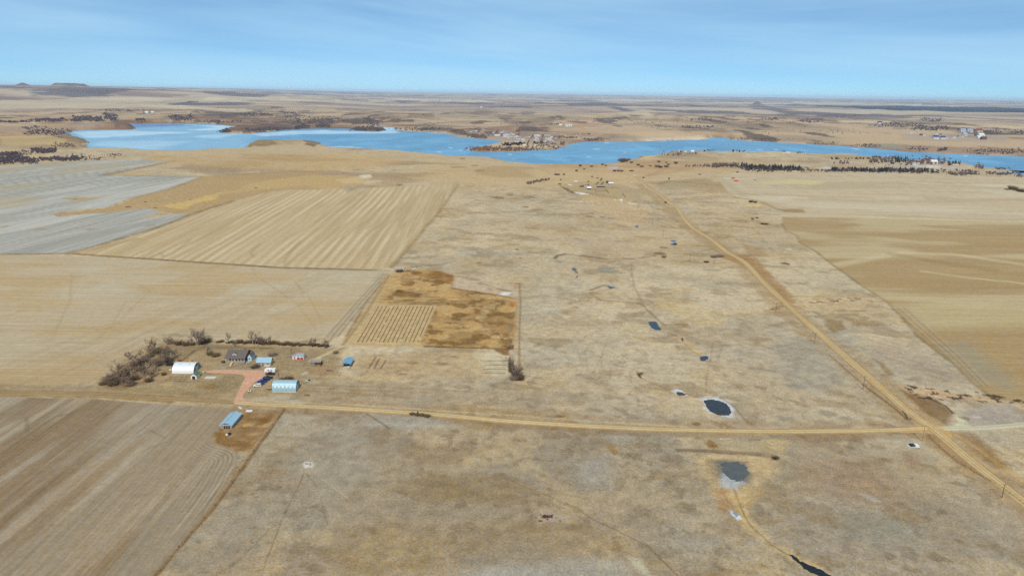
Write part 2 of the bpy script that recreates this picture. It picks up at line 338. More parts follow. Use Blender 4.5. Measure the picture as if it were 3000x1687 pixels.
    for bx, by, rb, hb, flat in BUTTES:
        i = p.sel(np.array([(bx - rb, by - rb), (bx + rb, by + rb)]), rb)
        p.mix(i, (92, 80, 78), ss(1.9, 0.7, np.hypot(p.x[i] - bx, p.y[i] - by) / rb) * 0.8)

    # ---- fields
    p.poly(F_GREY, (172, 169, 160), 1, soft=3, wob=2)
    i = np.nonzero(sdf_in(p, F_GREY))[0]; xx, yy = p.x[i], p.y[i]
    ug = xx - 0.25 * yy + 5 * fbm(xx, yy, 130, 2, 210); st = fbm(ug, yy * 0.03, 9, 3, 211); p.mix(i, (150, 148, 138), ss(0.46, 0.62, st) * 0.55); p.mix(i, (148, 144, 130), ss(0.2, 1.0, np.sin(ug * 2 * math.pi / 15.0)) * 0.3)
    p.mix(i, (196, 193, 184), ss(0.52, 0.66, fbm(ug, yy * 0.12, 60, 4, 213)) * 0.6); p.mix(i, (176, 160, 128), ss(0.54, 0.68, fbm(xx, yy, 150, 4, 217)) * 0.55)
    p.poly(F_STRIPED, (192, 171, 134), 1, soft=2)
    i = np.nonzero(sdf_in(p, F_STRIPED))[0]; xx, yy = p.x[i], p.y[i]
    st = np.sin((xx + yy * 0.05 + 3.0 * fbm(xx, yy * 0.3, 60, 2, 219)) * 2 * math.pi / 11.5)
    st2 = fbm(xx + yy * 0.05, yy * 0.03, 5, 3, 221)
    p.mix(i, (224, 207, 176), ss(-0.1, 0.9, st) * ss(0.35, 0.65, fbm(xx, yy * 0.3, 60, 3, 223)) * 0.42); p.mix(i, (172, 146, 104), ss(0.5, 0.64, st2) * 0.45)
    p.mix(i, (178, 150, 106), ss(0.3, 1.0, -st) * 0.35)
    p.poly(F_WEST, (187, 169, 139), 1, soft=3, wob=1.5)
    i = np.nonzero(sdf_in(p, F_WEST))[0]; xx, yy = p.x[i], p.y[i]
    p.mix(i, (184, 158, 116), ss(0.48, 0.64, fbm(xx * 0.35, yy, 34, 4, 231)) * 0.7); p.mix(i, (190, 180, 156), ss(0.50, 0.66, fbm(xx, yy, 75, 4, 233)) * 0.55)
    p.mix(i, (172, 148, 110), ss(0.5, 0.68, fbm(xx - 0.35 * yy, yy * 0.05, 7, 4, 235)) * ss(0.42, 0.62, fbm(xx, yy, 120, 3, 237)) * 0.35)
    p.mix(i, (172, 146, 108), ss(560, 380, yy) * 0.35)
    p.poly(F_SOUTH, (143, 122, 96), 1, soft=1.2)
    i = np.nonzero(sdf_in(p, F_SOUTH))[0]; xx, yy = p.x[i], p.y[i]; sx = xx - 0.08 * yy + 1.5 * fbm(xx, yy, 50, 2, 240)
    p.mix(i, (132, 112, 84), ss(0.48, 0.64, fbm(sx, yy * 0.05, 9, 4, 241)) * 0.75); p.mix(i, (178, 164, 142), ss(0.5, 0.66, fbm(sx, yy * 0.07, 7, 4, 243)) * 0.55)
    p.mix(i, (150, 118, 78), ss(0.5, 0.66, fbm(xx * 0.6, yy * 0.16, 34, 3, 245)) * 0.5); p.mix(i, (166, 154, 134), ss(0.5, 0.66, fbm(xx, yy * 0.3, 45, 4, 247)) * 0.5)
    # headland passes bending round the shed plot: parallel offsets of the field edge
    E0 = W([(618,1296),(628,1303),(645,1308),(665,1312),(690,1324),(697,1342),(660,1420),(600,1510),(500,1620),(440,1700),(380,1800)])
    Ec = []
    for a_ in range(len(E0) - 1):
        for t_ in np.linspace(0, 1, 10, endpoint=False): Ec.append(E0[a_] * (1 - t_) + E0[a_ + 1] * t_)
    Ec = np.array(Ec)
    for _ in range(5): Ec[1:-1] = (Ec[:-2] + 2 * Ec[1:-1] + Ec[2:]) / 4
    Tn = np.gradient(Ec, axis=0); Tn /= np.linalg.norm(Tn, axis=1)[:, None] + 1e-9; Nm = np.stack([Tn[:, 1], -Tn[:, 0]], 1)
    if (Nm[30] @ (W([(400, 1500)])[0] - Ec[30])) < 0: Nm = -Nm
    for k in range(15):
        p.line((Ec + Nm * (1.0 + k * 1.05))[:70], 0.3, (112, 92, 68) if k % 2 else (184, 170, 146), 0.62 - 0.036 * k, world=True, soft=0.35, breakup=0.45, bsize=9)
    for pts in ([(75,1265),(78,1235),(70,1222)], [(82,1262),(84,1234),(78,1220)], [(165,1220),(300,1190)], [(270,1230),(350,1190)], [(400,1270),(470,1215),(560,1190)], [(400,1280),(440,1260),(480,1280)], [(420,1320),(500,1290),(560,1230)]):
        p.line(pts, 0.4, (118, 100, 74), 0.5)
    p.poly(F_EAST_UP, (194, 176, 146), 1, soft=3); p.poly(F_EAST, (171, 146, 106), 1, soft=2.5)
    for FP, a_, b_, c_ in ((F_EAST_UP, (170, 148, 112), (208, 196, 170), 251), (F_EAST, (164, 136, 92), (198, 182, 144), 261)):
        i = np.nonzero(sdf_in(p, FP))[0]; xx, yy = p.x[i], p.y[i]
        p.mix(i, a_, ss(0.48, 0.62, fbm(xx * 0.09, yy, 14, 4, c_)) * 0.42); p.mix(i, b_, ss(0.5, 0.66, fbm(xx * 0.3, yy, 60, 4, c_ + 2)) * 0.6)
    p.line([(2291,634),(2650,640),(3000,650),(3200,660)], 2.5, (214, 196, 160), 0.7)
    p.line([(2380,790),(2640,740),(2800,745),(3000,775)], 10, (212, 198, 160), 0.45, soft=8); p.line([(2700,795),(2850,815),(3000,830)], 3, (220, 204, 164), 0.6, soft=3)
    p.line([(2620,745),(2760,770),(2900,790)], 14, (148, 120, 76), 0.45, soft=10); p.poly([(2600,890),(2900,890),(3100,910),(3100,960),(2700,960)], (196, 182, 140), 0.55, soft=14, wob=10, wsize=60)
    p.poly([(2740,1020),(2830,1000),(2960,1100),(2960,1140),(2860,1110)], (150, 144, 124), 0.55, soft=8, wob=6, wsize=30)
    edge = F_EAST[5:]
    p.line(edge, 1.6, (122, 102, 62), 0.7, wob=0.5, breakup=0.5)
    p.line([(2155,577),(2229,591),(2287,616),(2350,622)], 6, (150, 120, 78), 0.6, soft=4); p.poly([(2280,612),(2350,612),(2360,622),(2300,622)], (150, 115, 68), 0.7, soft=4)
    p.poly([(2220,532),(2330,528),(2420,533),(2380,541),(2240,540)], (208, 190, 138), 0.7, soft=5, wob=5)
    p.line([(2100,515),(2140,545),(2185,578)], 5, (176, 160, 130), 0.6)
    # ---- swale between the grey and the striped field
    p.poly([(596,517),(900,505),(1000,520),(1010,552),(804,559),(683,587),(560,628),(470,619),(435,609),(310,622),(170,634),(160,627),(311,609),(388,581),(497,554)], (178, 148, 102), 0.85, soft=6, wob=8, wsize=40)
    p.poly([(470,603),(545,590),(620,570),(645,565),(640,583),(560,598),(540,612),(500,610)], (208, 176, 108), 0.85, soft=3, wob=7, wsize=18, breakup=0.3, bsize=14); p.poly([(640,570),(720,545),(800,525),(920,512),(1080,517),(1060,540),(950,560),(900,545),(760,555)], (198, 168, 112), 0.5, soft=6, wob=12, wsize=40)
    p.poly([(985,527),(1025,520),(1065,515),(1090,520),(1050,535),(1010,536)], (208, 182, 134), 0.6, soft=5, wob=8); p.poly([(1050,514),(1085,512),(1092,519),(1062,522)], (216, 206, 186), 0.8, soft=3)
    for q in ((425,592,7,3),(555,586,8,3),(752,550,10,3),(375,606,16,3),(455,609,10,3)): p.blob(*q, (60, 45, 25), 0.8, 0.3)
    p.poly([(180,582),(230,577),(288,581),(235,590)], (180, 152, 106), 0.85, soft=3, wob=3); p.blob(224, 582, 12, 4, (120, 92, 50), 0.6)
    for q in ((120,672,50,6),(265,672,45,6),(15,663,30,5),(440,660,30,8)): p.blob(*q, (165, 142, 110), 0.7, 0.4)
    # ---- field boundaries
    dk = (120, 92, 54)
    p.line([(-200,748),(0,745),(202,743)], 3.0, dk, 0.85, wob=1); p.line([(202,743),(400,756),(605,770),(838,785),(1100,791)], 3.4, dk, 0.9, wob=1)
    p.line([(202,741),(280,721),(373,693),(466,666),(562,628),(683,589)], 5.0, dk, 0.75, wob=2, breakup=0.3); p.line([(202,744),(300,725),(400,700)], 9, (170, 140, 95), 0.6, soft=4)
    p.line([(512,471),(404,494),(298,513)], 5, dk, 0.75, wob=2); p.line([(298,513),(440,516),(590,519)], 3, (140, 114, 76), 0.7); p.line([(590,519),(497,553),(388,580)], 4, (142, 112, 70), 0.6, wob=2)
    p.line([(1343,539),(1281,629),(1211,710),(1147,783)], 2.6, (140, 114, 76), 0.8, wob=1, breakup=0.4); p.line([(1048,551),(1200,544),(1343,539)], 3, (172, 150, 112), 0.6)
    p.line([(1290,620),(1600,628),(1900,650)], 1.4, (150, 128, 92), 0.5)
    # turning tracks in the striped and the western field
    for pts in ([(470,742),(480,752),(500,748),(560,700)], [(740,752),(735,738),(760,715)], [(930,765),(940,768),(965,745),(1010,690)], [(830,772),(850,740),(880,705)]):
        p.line(pts, 1.0, (160, 136, 98), 0.6)
    for pts in ([(738,780),(750,810),(790,835),(860,880),(910,940),(925,965)], [(860,820),(905,870),(940,935)], [(900,800),(870,830),(890,870)], [(400,830),(440,850),(330,960)], [(210,800),(205,880),(150,1000)], [(370,880),(330,950),(280,1000)], [(510,940),(430,985),(330,1040),(230,1085),(200,1105)],
                [(520,948),(400,1010),(300,1062),(215,1100)], [(480,950),(380,1000),(250,1060),(190,1090)], [(470,960),(430,975),(330,1020),(215,1080)]):
        p.line(pts, 0.5, (164, 140, 102), 0.42, wob=0.4)
    p.poly([(1115,800),(1145,800),(1075,880),(1000,985),(950,992),(1010,920)], (168, 152, 126), 0.85, soft=3, wob=2)
    for k in range(7): p.line([(1118 + k * 5, 803), (1040 + k * 6, 885), (950 + k * 8, 985)], 0.7, (136, 118, 92) if k % 2 else (198, 180, 148), 0.6)
    p.line([(1140,806),(1095,880),(1050,950),(1005,1010)], 3.5, (186, 156, 106), 0.8, wob=1.5, breakup=0.4); p.line([(1130,815),(1070,890),(1015,985)], 1.2, (118, 90, 52), 0.7, breakup=0.6)
    # ---- garden block north-east of the farm
    p.poly(F_GARDEN, (164, 131, 84), 1, soft=1.5, wob=1.2)
    i = np.nonzero(sdf_in(p, F_GARDEN))[0]; xx, yy = p.x[i], p.y[i]
    p.mix(i, (190, 154, 100), ss(0.42, 0.60, fbm(xx, yy, 15, 5, 271)) * 0.95); p.mix(i, (118, 86, 40), ss(0.52, 0.64, fbm(xx, yy, 11, 4, 273)) * 0.75); p.mix(i, (200, 172, 126), ss(0.55, 0.7, fbm(xx, yy, 9, 4, 275)) * 0.5)
    p.poly([(1190,790),(1262,790),(1332,807),(1326,838),(1280,820),(1200,805)], (132, 88, 28), 0.75, soft=2, wob=5, wsize=18, breakup=0.5, bsize=14)
    p.poly([(1140,848),(1180,850),(1240,860),(1235,872),(1150,868)], (98, 66, 22), 0.85, soft=2, wob=4, wsize=14, breakup=0.4, bsize=10)
    p.line([(1327,845),(1400,855),(1491,870)], 4, (126, 84, 26), 0.8, wob=2, breakup=0.3); p.line([(1247,1014),(1330,1017),(1420,1020),(1490,1022)], 2.2, (104, 72, 24), 0.95, wob=0.8, breakup=0.3)
    p.blob(1502, 892, 22, 14, (164, 104, 40), 0.8); p.blob(1500, 960, 30, 22, (140, 112, 76), 0.7); p.poly([(1135,800),(1190,800),(1160,850),(1110,890),(1095,905)], (190, 158, 106), 0.8, soft=3, wob=3)
    p.poly([(1334,807),(1400,818),(1520,835),(1520,870),(1495,868),(1327,842)], (190, 170, 142), 0.9, soft=3, wob=4)
    p.line([(1340,810),(1400,820)], 5, (150, 126, 98), 0.7, wob=2); p.line([(1410,830),(1440,845),(1490,852)], 6, (146, 122, 94), 0.7, wob=2); p.line([(1415,835),(1455,850)], 2, (214, 192, 152), 0.7); p.blob(1515, 838, 26, 14, (170, 130, 86), 0.6)
    p.poly([(1462,861),(1480,855),(1497,856),(1490,864),(1472,865)], (216, 218, 220), 0.95, soft=0.8, wob=0.8)
    p.poly([(1104,890),(1282,893),(1226,1012),(1018,1008)], (190, 164, 120), 0.95, soft=1.0)
    for k in range(7): p.line([(1122 - k * 2, 872 + k * 3.2), (1220, 872 + k * 3.1), (1318 - k * 3, 874 + k * 3.1)], 0.8, (212, 184, 136) if k % 2 else (150, 116, 70), 0.65, breakup=0.3)
    for k in range(15):
        tx = 1113 + k * 11.3; bx = 1042 + k * 12.9
        p.line([(tx, 895), (bx, 1006)], 0.9, (206, 178, 132), 0.6)
    p.line([(1018,1012),(1120,1014),(1230,1016)], 3, (192, 166, 122), 0.7); p.poly([(1160,1018),(1200,1016),(1205,1024),(1165,1026)], (178, 176, 152), 0.7, soft=1.5, wob=1.5)
    p.line([(1522,830),(1525,900),(1522,960),(1521,1040),(1523,1090)], 1.0, (150, 124, 84), 0.8); p.line([(1512,870),(1512,960),(1506,1030)], 3, (186, 152, 104), 0.6, breakup=0.4)
    p.poly([(1395,1030),(1480,1034),(1480,1100),(1400,1096),(1330,1060)], (204, 190, 156), 0.75, soft=3, wob=4)
    p.poly([(1450,1024),(1490,1020),(1492,1042),(1470,1040)], (126, 84, 30), 0.85, soft=1.2, wob=2, wsize=8)
    for k in range(7):
        yy_ = 1056 + k * 6.2; p.line([(1410 + (k % 3) * 6, yy_), (1480, yy_ + 0.5)], 0.28, (64, 56, 40), 0.85)
    p.poly([(1060,1040),(1400,1030),(1420,1100),(1200,1110),(1050,1100)], (178, 148, 108), 0.65, soft=6, wob=8, breakup=0.4)
    for q in ((1210,1062,40,8),(1290,1066,50,10),(1180,1095,30,8),(1330,1045,26,6)): p.blob(*q, (132, 112, 84), 0.6)
    for a_, b_ in (((1101,1045),(1081,1078)), ((1112,1050),(1096,1079)), ((1131,1054),(1116,1079))): p.line([a_, b_], 0.5, (78, 64, 46), 0.85)
    # ---- farmyard
    p.poly([(330,1110),(400,1050),(470,1010),(560,1000),(700,1012),(960,1018),(1010,1016),(1005,1060),(1000,1110),(900,1130),(885,1160),(700,1165),(400,1150),(300,1140)], (158, 136, 100), 0.8, soft=4, wob=5)
    p.poly([(450,1060),(500,1015),(620,1008),(860,1020),(960,1040),(880,1060),(840,1050),(700,1020),(560,1030),(480,1070)], (128, 108, 80), 0.65, soft=3, wob=4, breakup=0.4)
    p.poly([(640,1068),(760,1075),(770,1084),(620,1080)], (150, 140, 120), 0.7, soft=2, wob=2, breakup=0.3); p.poly([(600,1120),(690,1090),(715,1100),(700,1130),(640,1150)], (138, 122, 94), 0.55, soft=3, wob=4, breakup=0.4)
    p.poly([(290,1125),(340,1085),(430,1060),(480,1040),(500,1060),(470,1090),(430,1120),(340,1145)], (126, 100, 68), 0.75, soft=3, wob=4, breakup=0.4)
    p.poly([(395,1105),(480,1090),(540,1098),(500,1118),(400,1120)], (176, 146, 104), 0.6, soft=3, wob=3)
    p.poly([(570,1128),(620,1122),(640,1130),(630,1142),(580,1140)], (136, 104, 54), 0.7, soft=2, wob=2, breakup=0.4); p.poly([(462,1122),(500,1118),(510,1128),(465,1132)], (184, 160, 118), 0.7, soft=1.5, wob=1.5)
    for a_, b_ in (((494,1103.5),(548,1104)), ((490,1109),(548,1110)), ((484,1113.5),(547,1117))): p.line([a_, b_], 0.35, (90, 68, 48), 0.9)
    p.line([(640,1019),(760,1019),(800,1020)], 0.8, (80, 62, 44), 0.7, breakup=0.3); p.line([(530,1058),(571,1027)], 1.2, (84, 66, 44), 0.7, wob=0.4); p.line([(500,1058),(600,1015)], 3, (120, 96, 66), 0.5)
    p.line([(922,1053),(960,1035),(1005,1012)], 2.6, (196, 182, 148), 0.85, wob=0.6)
    p.line([(845,1085),(890,1070),(930,1062)], 0.8, (110, 86, 56), 0.7, wob=0.5, breakup=0.5); p.line([(860,1090),(905,1078)], 0.7, (106, 82, 54), 0.6, breakup=0.4); p.line([(835,1100),(890,1082)], 0.7, (200, 170, 120), 0.6, breakup=0.4)
    p.poly([(905,1080),(960,1070),(990,1085),(940,1098),(900,1095)], (172, 134, 98), 0.6, soft=2, wob=3, breakup=0.4); p.blob(893, 1093, 16, 8, (196, 188, 180), 0.7, 0.5); p.poly([(895,1113),(918,1112),(950,1124),(910,1122)], (186, 176, 152), 0.6, soft=1.5)
    p.line([(880,1100),(1000,1104),(1300,1120)], 1.5, (200, 168, 116), 0.6, wob=0.6, breakup=0.4)
    for pts in ([(885,1135),(1000,1140),(1250,1150)], [(890,1143),(1000,1150),(1200,1165)], [(900,1128),(1100,1132),(1450,1150)]): p.line(pts, 1.2, (132, 106, 70), 0.5, wob=0.6, breakup=0.4)
    p.poly([(885,1120),(1200,1125),(1200,1165),(1000,1175),(885,1160)], (146, 120, 82), 0.5, soft=5, wob=6, breakup=0.4)
    # ---- verges of the road
    p.line([(-200,1130),(0,1137),(270,1143),(420,1152),(600,1162)], 13, (152, 130, 96), 0.75, soft=3, wob=2, breakup=0.3); p.line([(-200,1150),(0,1157),(270,1160),(500,1175)], 4, (150, 116, 70), 0.7, wob=1.5)
    for o in (0, 5, 10, 16): p.line([(-200, 1132 + o), (0, 1138 + o), (270, 1143 + o), (500, 1158 + o * .6), (690, 1173)], 0.8, (122, 98, 64) if o % 2 else (176, 146, 98), 0.6)
    p.line([(700,1190),(1000,1212),(1220,1226),(1500,1246),(1850,1263),(2300,1280),(2640,1275)], 8, (140, 112, 78), 0.55, soft=3, wob=2, breakup=0.4); p.line([(900,1170),(1300,1195),(1700,1222),(2000,1243),(2600,1240)], 6, (160, 130, 92), 0.5, soft=3, wob=2, breakup=0.4)
    p.line([(1000,1182),(1300,1203),(1700,1231),(2000,1249)], 1.0, (208, 182, 130), 0.6); p.blob(1640, 1219, 40, 6, (128, 86, 28), 0.8); p.blob(1650, 1246, 60, 6, (134, 96, 40), 0.7); p.blob(2042, 1241, 26, 9, (128, 88, 42), 0.8); p.blob(1620, 1257, 20, 5, (130, 94, 40), 0.6)
    # ---- plot of the long shed
    p.poly([(690,1200),(826,1205),(790,1260),(745,1318),(700,1322),(640,1304),(627,1290),(634,1268),(650,1240)], (154, 120, 78), 0.95, soft=1, wob=1.5); p.poly([(690,1200),(826,1205),(790,1260),(745,1318),(700,1322),(640,1304),(627,1290),(650,1240)], (180, 150, 110), 0.7, soft=1, wob=2, breakup=0.9, bsize=7); p.poly([(690,1200),(826,1205),(790,1260),(745,1318),(700,1322),(640,1304),(627,1290),(650,1240)], (118, 86, 44), 0.6, soft=1, wob=2, breakup=0.95, bsize=5, seed=19)
    p.poly([(628,1262),(660,1272),(700,1296),(740,1304),(690,1306),(640,1300),(626,1290)], (128, 92, 40), 0.75, soft=1.5, wob=2, wsize=8, breakup=0.4, bsize=8); p.blob(775, 1232, 44, 26, (122, 84, 30), 0.8, 0.5); p.blob(735, 1212, 40, 14, (130, 96, 46), 0.6); p.blob(700, 1262, 50, 14, (134, 104, 66), 0.6); p.blob(725, 1245, 30, 10, (196, 156, 104), 0.7)
    p.line([(831,1198),(800,1240),(765,1290),(735,1330),(690,1395),(630,1480),(560,1560),(500,1630),(440,1700)], 2.8, (156, 128, 88), 0.8, soft=1.2, wob=1.2, breakup=0.45); p.line([(833,1200),(768,1292),(693,1397),(632,1482),(562,1562),(445,1700)], 1.0, (92, 68, 38), 0.85, wob=0.5, breakup=0.45, bsize=6)
    p.line([(818,1215),(760,1290),(700,1372)], 0.6, (210, 180, 130), 0.5, breakup=0.6, bsize=4)
    # ---- ponds and creek
    p.poly([(2044,1164),(2085,1160),(2132,1169),(2152,1194),(2147,1222),(2132,1222),(2100,1214),(2070,1206)], (204, 207, 211), 0.92, soft=1.2, wob=2.4, wsize=4, breakup=0.5, bsize=3.0)
    p.poly([(1964,1143),(1985,1140),(2008,1150),(2010,1157),(1985,1157)], (206, 208, 212), 0.9, soft=0.8, wob=1.2, wsize=5)
    p.line([(2040,1165),(2055,1190),(2075,1222),(2110,1236)], 0.8, (206, 178, 134), 0.6); p.line([(2110,1163),(2150,1190),(2180,1225),(2200,1240)], 0.7, (132, 110, 80), 0.7)
    p.line([(2120,1150),(2170,1150),(2240,1180),(2255,1195)], 0.8, (210, 186, 142), 0.6)
    p.poly([(2000,1330),(2150,1322),(2290,1335),(2270,1390),(2220,1430),(2150,1465),(2110,1470),(2090,1430),(2050,1380)], (200, 174, 130), 0.75, soft=4, wob=4, breakup=0.3)
    p.poly([(2060,1345),(2190,1350),(2200,1400),(2170,1432),(2120,1432),(2085,1400)], (164, 140, 106), 0.8, soft=2, wob=2); p.poly([(2075,1342),(2130,1345),(2190,1352),(2204,1385),(2185,1415),(2140,1420),(2112,1400),(2096,1370)], (112, 110, 104), 0.85, soft=3.0, wob=3.5, wsize=6, breakup=0.2, bsize=5); p.poly([(2110,1380),(2150,1395),(2190,1415),(2150,1440),(2110,1425)], (190, 198, 204), 0.6, soft=1.2, wob=2.5, wsize=5, breakup=0.4, bsize=5)
    p.poly([(2095,1430),(2150,1436),(2200,1470),(2170,1510),(2110,1490)], (166, 128, 84), 0.7, soft=2, wob=3, breakup=0.3); p.poly([(2130,1440),(2250,1430),(2200,1480),(2160,1470)], (200, 172, 120), 0.6, soft=2.5, wob=3, breakup=0.3)
    p.line([(2150,1440),(2165,1470),(2180,1510),(2200,1545),(2235,1575),(2262,1598),(2310,1620),(2360,1650),(2420,1690)], 4.6, (202, 176, 128), 0.7, soft=2.2, wob=2.2, wsize=10, breakup=0.35); p.line([(2150,1430),(2165,1470),(2182,1512),(2200,1540),(2235,1572),(2262,1597),(2312,1626)], 0.5, (96, 72, 44), 0.6, wob=0.5, breakup=0.4, bsize=8)
    p.poly([(2132,1490),(2150,1497),(2168,1512),(2162,1522),(2138,1508)], (206, 214, 220), 0.9, soft=0.7, wob=1.2, wsize=4)
    p.line([(1985,1318),(2080,1321),(2180,1326),(2260,1334)], 3.4, (122, 104, 82), 0.85, soft=1.2, wob=0.8); p.poly([(2010,1285),(2120,1280),(2300,1290),(2300,1315),(2250,1325),(2080,1318)], (180, 160, 122), 0.6, soft=3, wob=3, breakup=0.3); p.blob(2088, 1303, 32, 26, (130, 96, 40), 0.8); p.poly([(2230,1290),(2310,1290),(2290,1330),(2240,1335)], (192, 168, 122), 0.5, soft=3, wob=3)
    p.blob(2272, 1341, 24, 14, (70, 58, 36), 0.85, 0.5); p.line([(2110,1285),(2140,1284)], 0.6, (220, 204, 180), 0.8); p.blob(2218, 1288, 30, 4, (120, 94, 52), 0.7)
    p.line([(1866,1088),(1875,1105),(1900,1118),(1960,1142),(2000,1150),(2045,1163)], 0.8, (150, 112, 72), 0.7, wob=0.5); p.poly([(1866,1095),(1880,1090),(1886,1092),(1876,1100),(1882,1110),(1872,1104)], (66, 42, 20), 0.9, soft=0.6)
    p.line([(1940,970),(1975,980),(1996,992),(2000,1000),(2030,1030),(2055,1045)], 0.5, (90, 64, 40), 0.75, breakup=0.3); p.line([(1990,990),(2020,1012),(2050,1038)], 5, (204, 172, 124), 0.6, soft=3)
    p.line([(1730,850),(1770,835),(1790,841),(1800,843)], 1.2, (90, 62, 34), 0.8, wob=0.4); p.line([(1790,846),(1760,852),(1728,858),(1760,880),(1820,884),(1880,890),(1900,912),(1950,955)], 1.4, (130, 100, 68), 0.6, wob=0.7)
    p.line([(1625,757),(1632,749),(1655,744)], 2.2, (70, 52, 36), 0.85, wob=0.6); p.line([(1655,744),(1720,752),(1760,757),(1860,759),(1920,748)], 1.4, (112, 74, 50), 0.8, wob=0.8, breakup=0.3); p.line([(1712,750),(1755,756)], 2, (108, 64, 44), 0.8); p.blob(1935, 743, 34, 8, (110, 82, 54), 0.8); p.blob(1943, 725, 22, 7, (124, 92, 60), 0.7)
    p.line([(1680,785),(1690,800)], 1.2, (80, 62, 44), 0.8); p.line([(1850,770),(1850,800),(1858,840),(1885,888)], 0.8, (150, 124, 88), 0.6); p.blob(1849, 818, 6, 5, (222, 214, 190), 0.9); p.blob(1778, 792, 66, 24, (140, 138, 124), 0.75, 0.4)
    p.poly([(1930,885),(2030,890),(2120,920),(2115,950),(2000,945),(1950,910)], (208, 182, 132), 0.45, soft=6, wob=8, breakup=0.3); p.line([(2120,912),(2200,912),(2265,902)], 4, (212, 184, 130), 0.6, soft=2); p.line([(2238,912),(2275,905),(2295,896)], 1.5, (140, 108, 66), 0.7); p.blob(2000, 951, 44, 9, (150, 116, 74), 0.8); p.line([(2260,905),(2296,893)], 1.6, (120, 86, 46), 0.7)
    p.poly([(1575,897),(1640,905),(1660,930),(1600,915)], (196, 188, 164), 0.6, soft=4, wob=4); p.poly([(1640,920),(1675,925),(1660,935)], (216, 196, 156), 0.6, soft=3); p.blob(1685, 900, 22, 6, (160, 122, 74), 0.8)
    for q in ((1515,731,14,5),(1525,756,8,3),(1460,580,40,5),(1495,571,22,4),(1550,578,60,4),(1402,769,14,2),(1540,606,26,4),(1728,634,22,4),(1765,636,16,3),(1790,639,18,3)): p.blob(*q, (104, 78, 48), 0.75, 0.35)
    for pts in ([(1720,980),(1695,1010),(1692,1030),(1705,1065),(1704,1080)], [(1730,1005),(1715,1030),(1724,1090)], [(1778,1000),(1765,1035),(1740,1085)], [(1765,1035),(1757,1108)], [(1790,1075),(1787,1110)], [(1900,1070),(1845,1085),(1848,1120)], [(1800,1065),(1900,1045)], [(2090,1000),(2080,1060),(2070,1110),(2068,1150)], [(2120,1010),(2100,1060)], [(1690,1020),(1735,1030)], [(1835,1105),(1880,1150)]):
        p.line(pts, 0.3, (136, 112, 82), 0.45, wob=0.4, breakup=0.3)
    for q in ((2215,1080,60,8),(2260,1085,30,8),(2335,1130,70,20),(2380,1085,40,14),(2300,1225,60,16),(2420,1210,50,18),(2480,1225,40,16),(2360,1190,30,8)): p.blob(*q, (142, 134, 116), 0.7, 0.5, seed=8)
    p.poly([(2250,1000),(2500,960),(2500,1100),(2400,1160),(2300,1120)], (160, 154, 140), 0.5, soft=10, wob=10)
    p.poly([(1690,1100),(1740,1090),(1790,1130),(1810,1155),(1760,1140)], (146, 126, 100), 0.55, soft=4, wob=4)
    for pts, c_ in (([(1500,1110),(1560,1122),(1660,1118)], (140, 116, 84)), ([(1830,1215),(1900,1195),(1965,1165)], (140, 120, 92))): p.line(pts, 0.6, c_, 0.5)
    # ---- pasture south of the road
    p.poly([(1400,1660),(1560,1640),(1800,1640),(1880,1687),(1880,1760),(1300,1760),(1320,1690)], (172, 172, 164), 0.7, soft=5, wob=6, breakup=0.3); p.poly([(1100,1215),(1250,1220),(1350,1250),(1200,1262),(1080,1250)], (172, 168, 156), 0.6, soft=5, wob=4)
    p.poly([(1840,1630),(1880,1640),(1905,1687),(1880,1680)], (206, 200, 172), 0.6, soft=2, wob=2); p.poly([(1650,1350),(1790,1340),(1800,1430),(1700,1430)], (160, 158, 148), 0.5, soft=6, wob=8); p.poly([(1200,1400),(1500,1390),(1560,1440),(1300,1470)], (140, 116, 74), 0.5, soft=6, wob=8, breakup=0.4)
    p.poly([(1000,1540),(1700,1520),(1850,1620),(1400,1650),(1000,1700)], (156, 130, 86), 0.5, soft=8, wob=10, breakup=0.4); p.poly([(860,1230),(1080,1215),(1120,1400),(960,1440),(820,1360)], (166, 158, 142), 0.5, soft=8, wob=8, breakup=0.3)
    p.poly([(2350,1330),(2560,1350),(2620,1440),(2480,1500),(2350,1440)], (152, 120, 92), 0.45, soft=8, wob=10, breakup=0.4); p.poly([(2640,1330),(2700,1320),(2710,1350),(2660,1375)], (150, 116, 92), 0.5, soft=3, wob=3); p.poly([(2515,1445),(2550,1450),(2585,1470),(2560,1475)], (182, 174, 162), 0.7, soft=1.5, wob=1.5)
    p.poly([(2440,1480),(2620,1500),(2700,1560),(2480,1580)], (140, 138, 122), 0.4, soft=6, wob=8)
    p.poly([(883,1358),(895,1351),(915,1352),(922,1360),(915,1369),(890,1370)], (214, 212, 204), 0.95, soft=0.5, wob=0.5, wsize=3); p.blob(900, 1362, 62, 32, (164, 156, 130), 0.4)
    tr = (116, 92, 62)
    p.line([(890,1385),(880,1412),(850,1470),(822,1532),(800,1590),(780,1640),(765,1690)], 0.35, tr, 0.55, wob=0.3); p.line([(898,1388),(925,1420),(940,1450),(948,1500),(960,1535)], 0.3, tr, 0.5, wob=0.3); p.line([(822,1532),(795,1545),(740,1600),(690,1650),(620,1690)], 0.3, tr, 0.55)
    p.line([(940,1400),(980,1430),(1020,1460)], 0.25, (196, 170, 124), 0.6); p.line([(1500,1410),(1600,1450),(1690,1490),(1735,1520),(1800,1550),(1900,1600),(1960,1660),(1990,1690)], 0.45, (126, 100, 66), 0.7, wob=0.2); p.line([(1690,1490),(1560,1435)], 0.3, (190, 164, 116), 0.5)
    p.line([(1075,1212),(1120,1240),(1140,1255)], 1.2, (128, 104, 76), 0.7, wob=0.4); p.line([(1680,1258),(1740,1280),(1775,1300)], 5, (138, 114, 80), 0.55, soft=3); p.poly([(1778,1310),(1795,1305),(1812,1325),(1800,1332)], (146, 108, 52), 0.7, soft=1, wob=1)
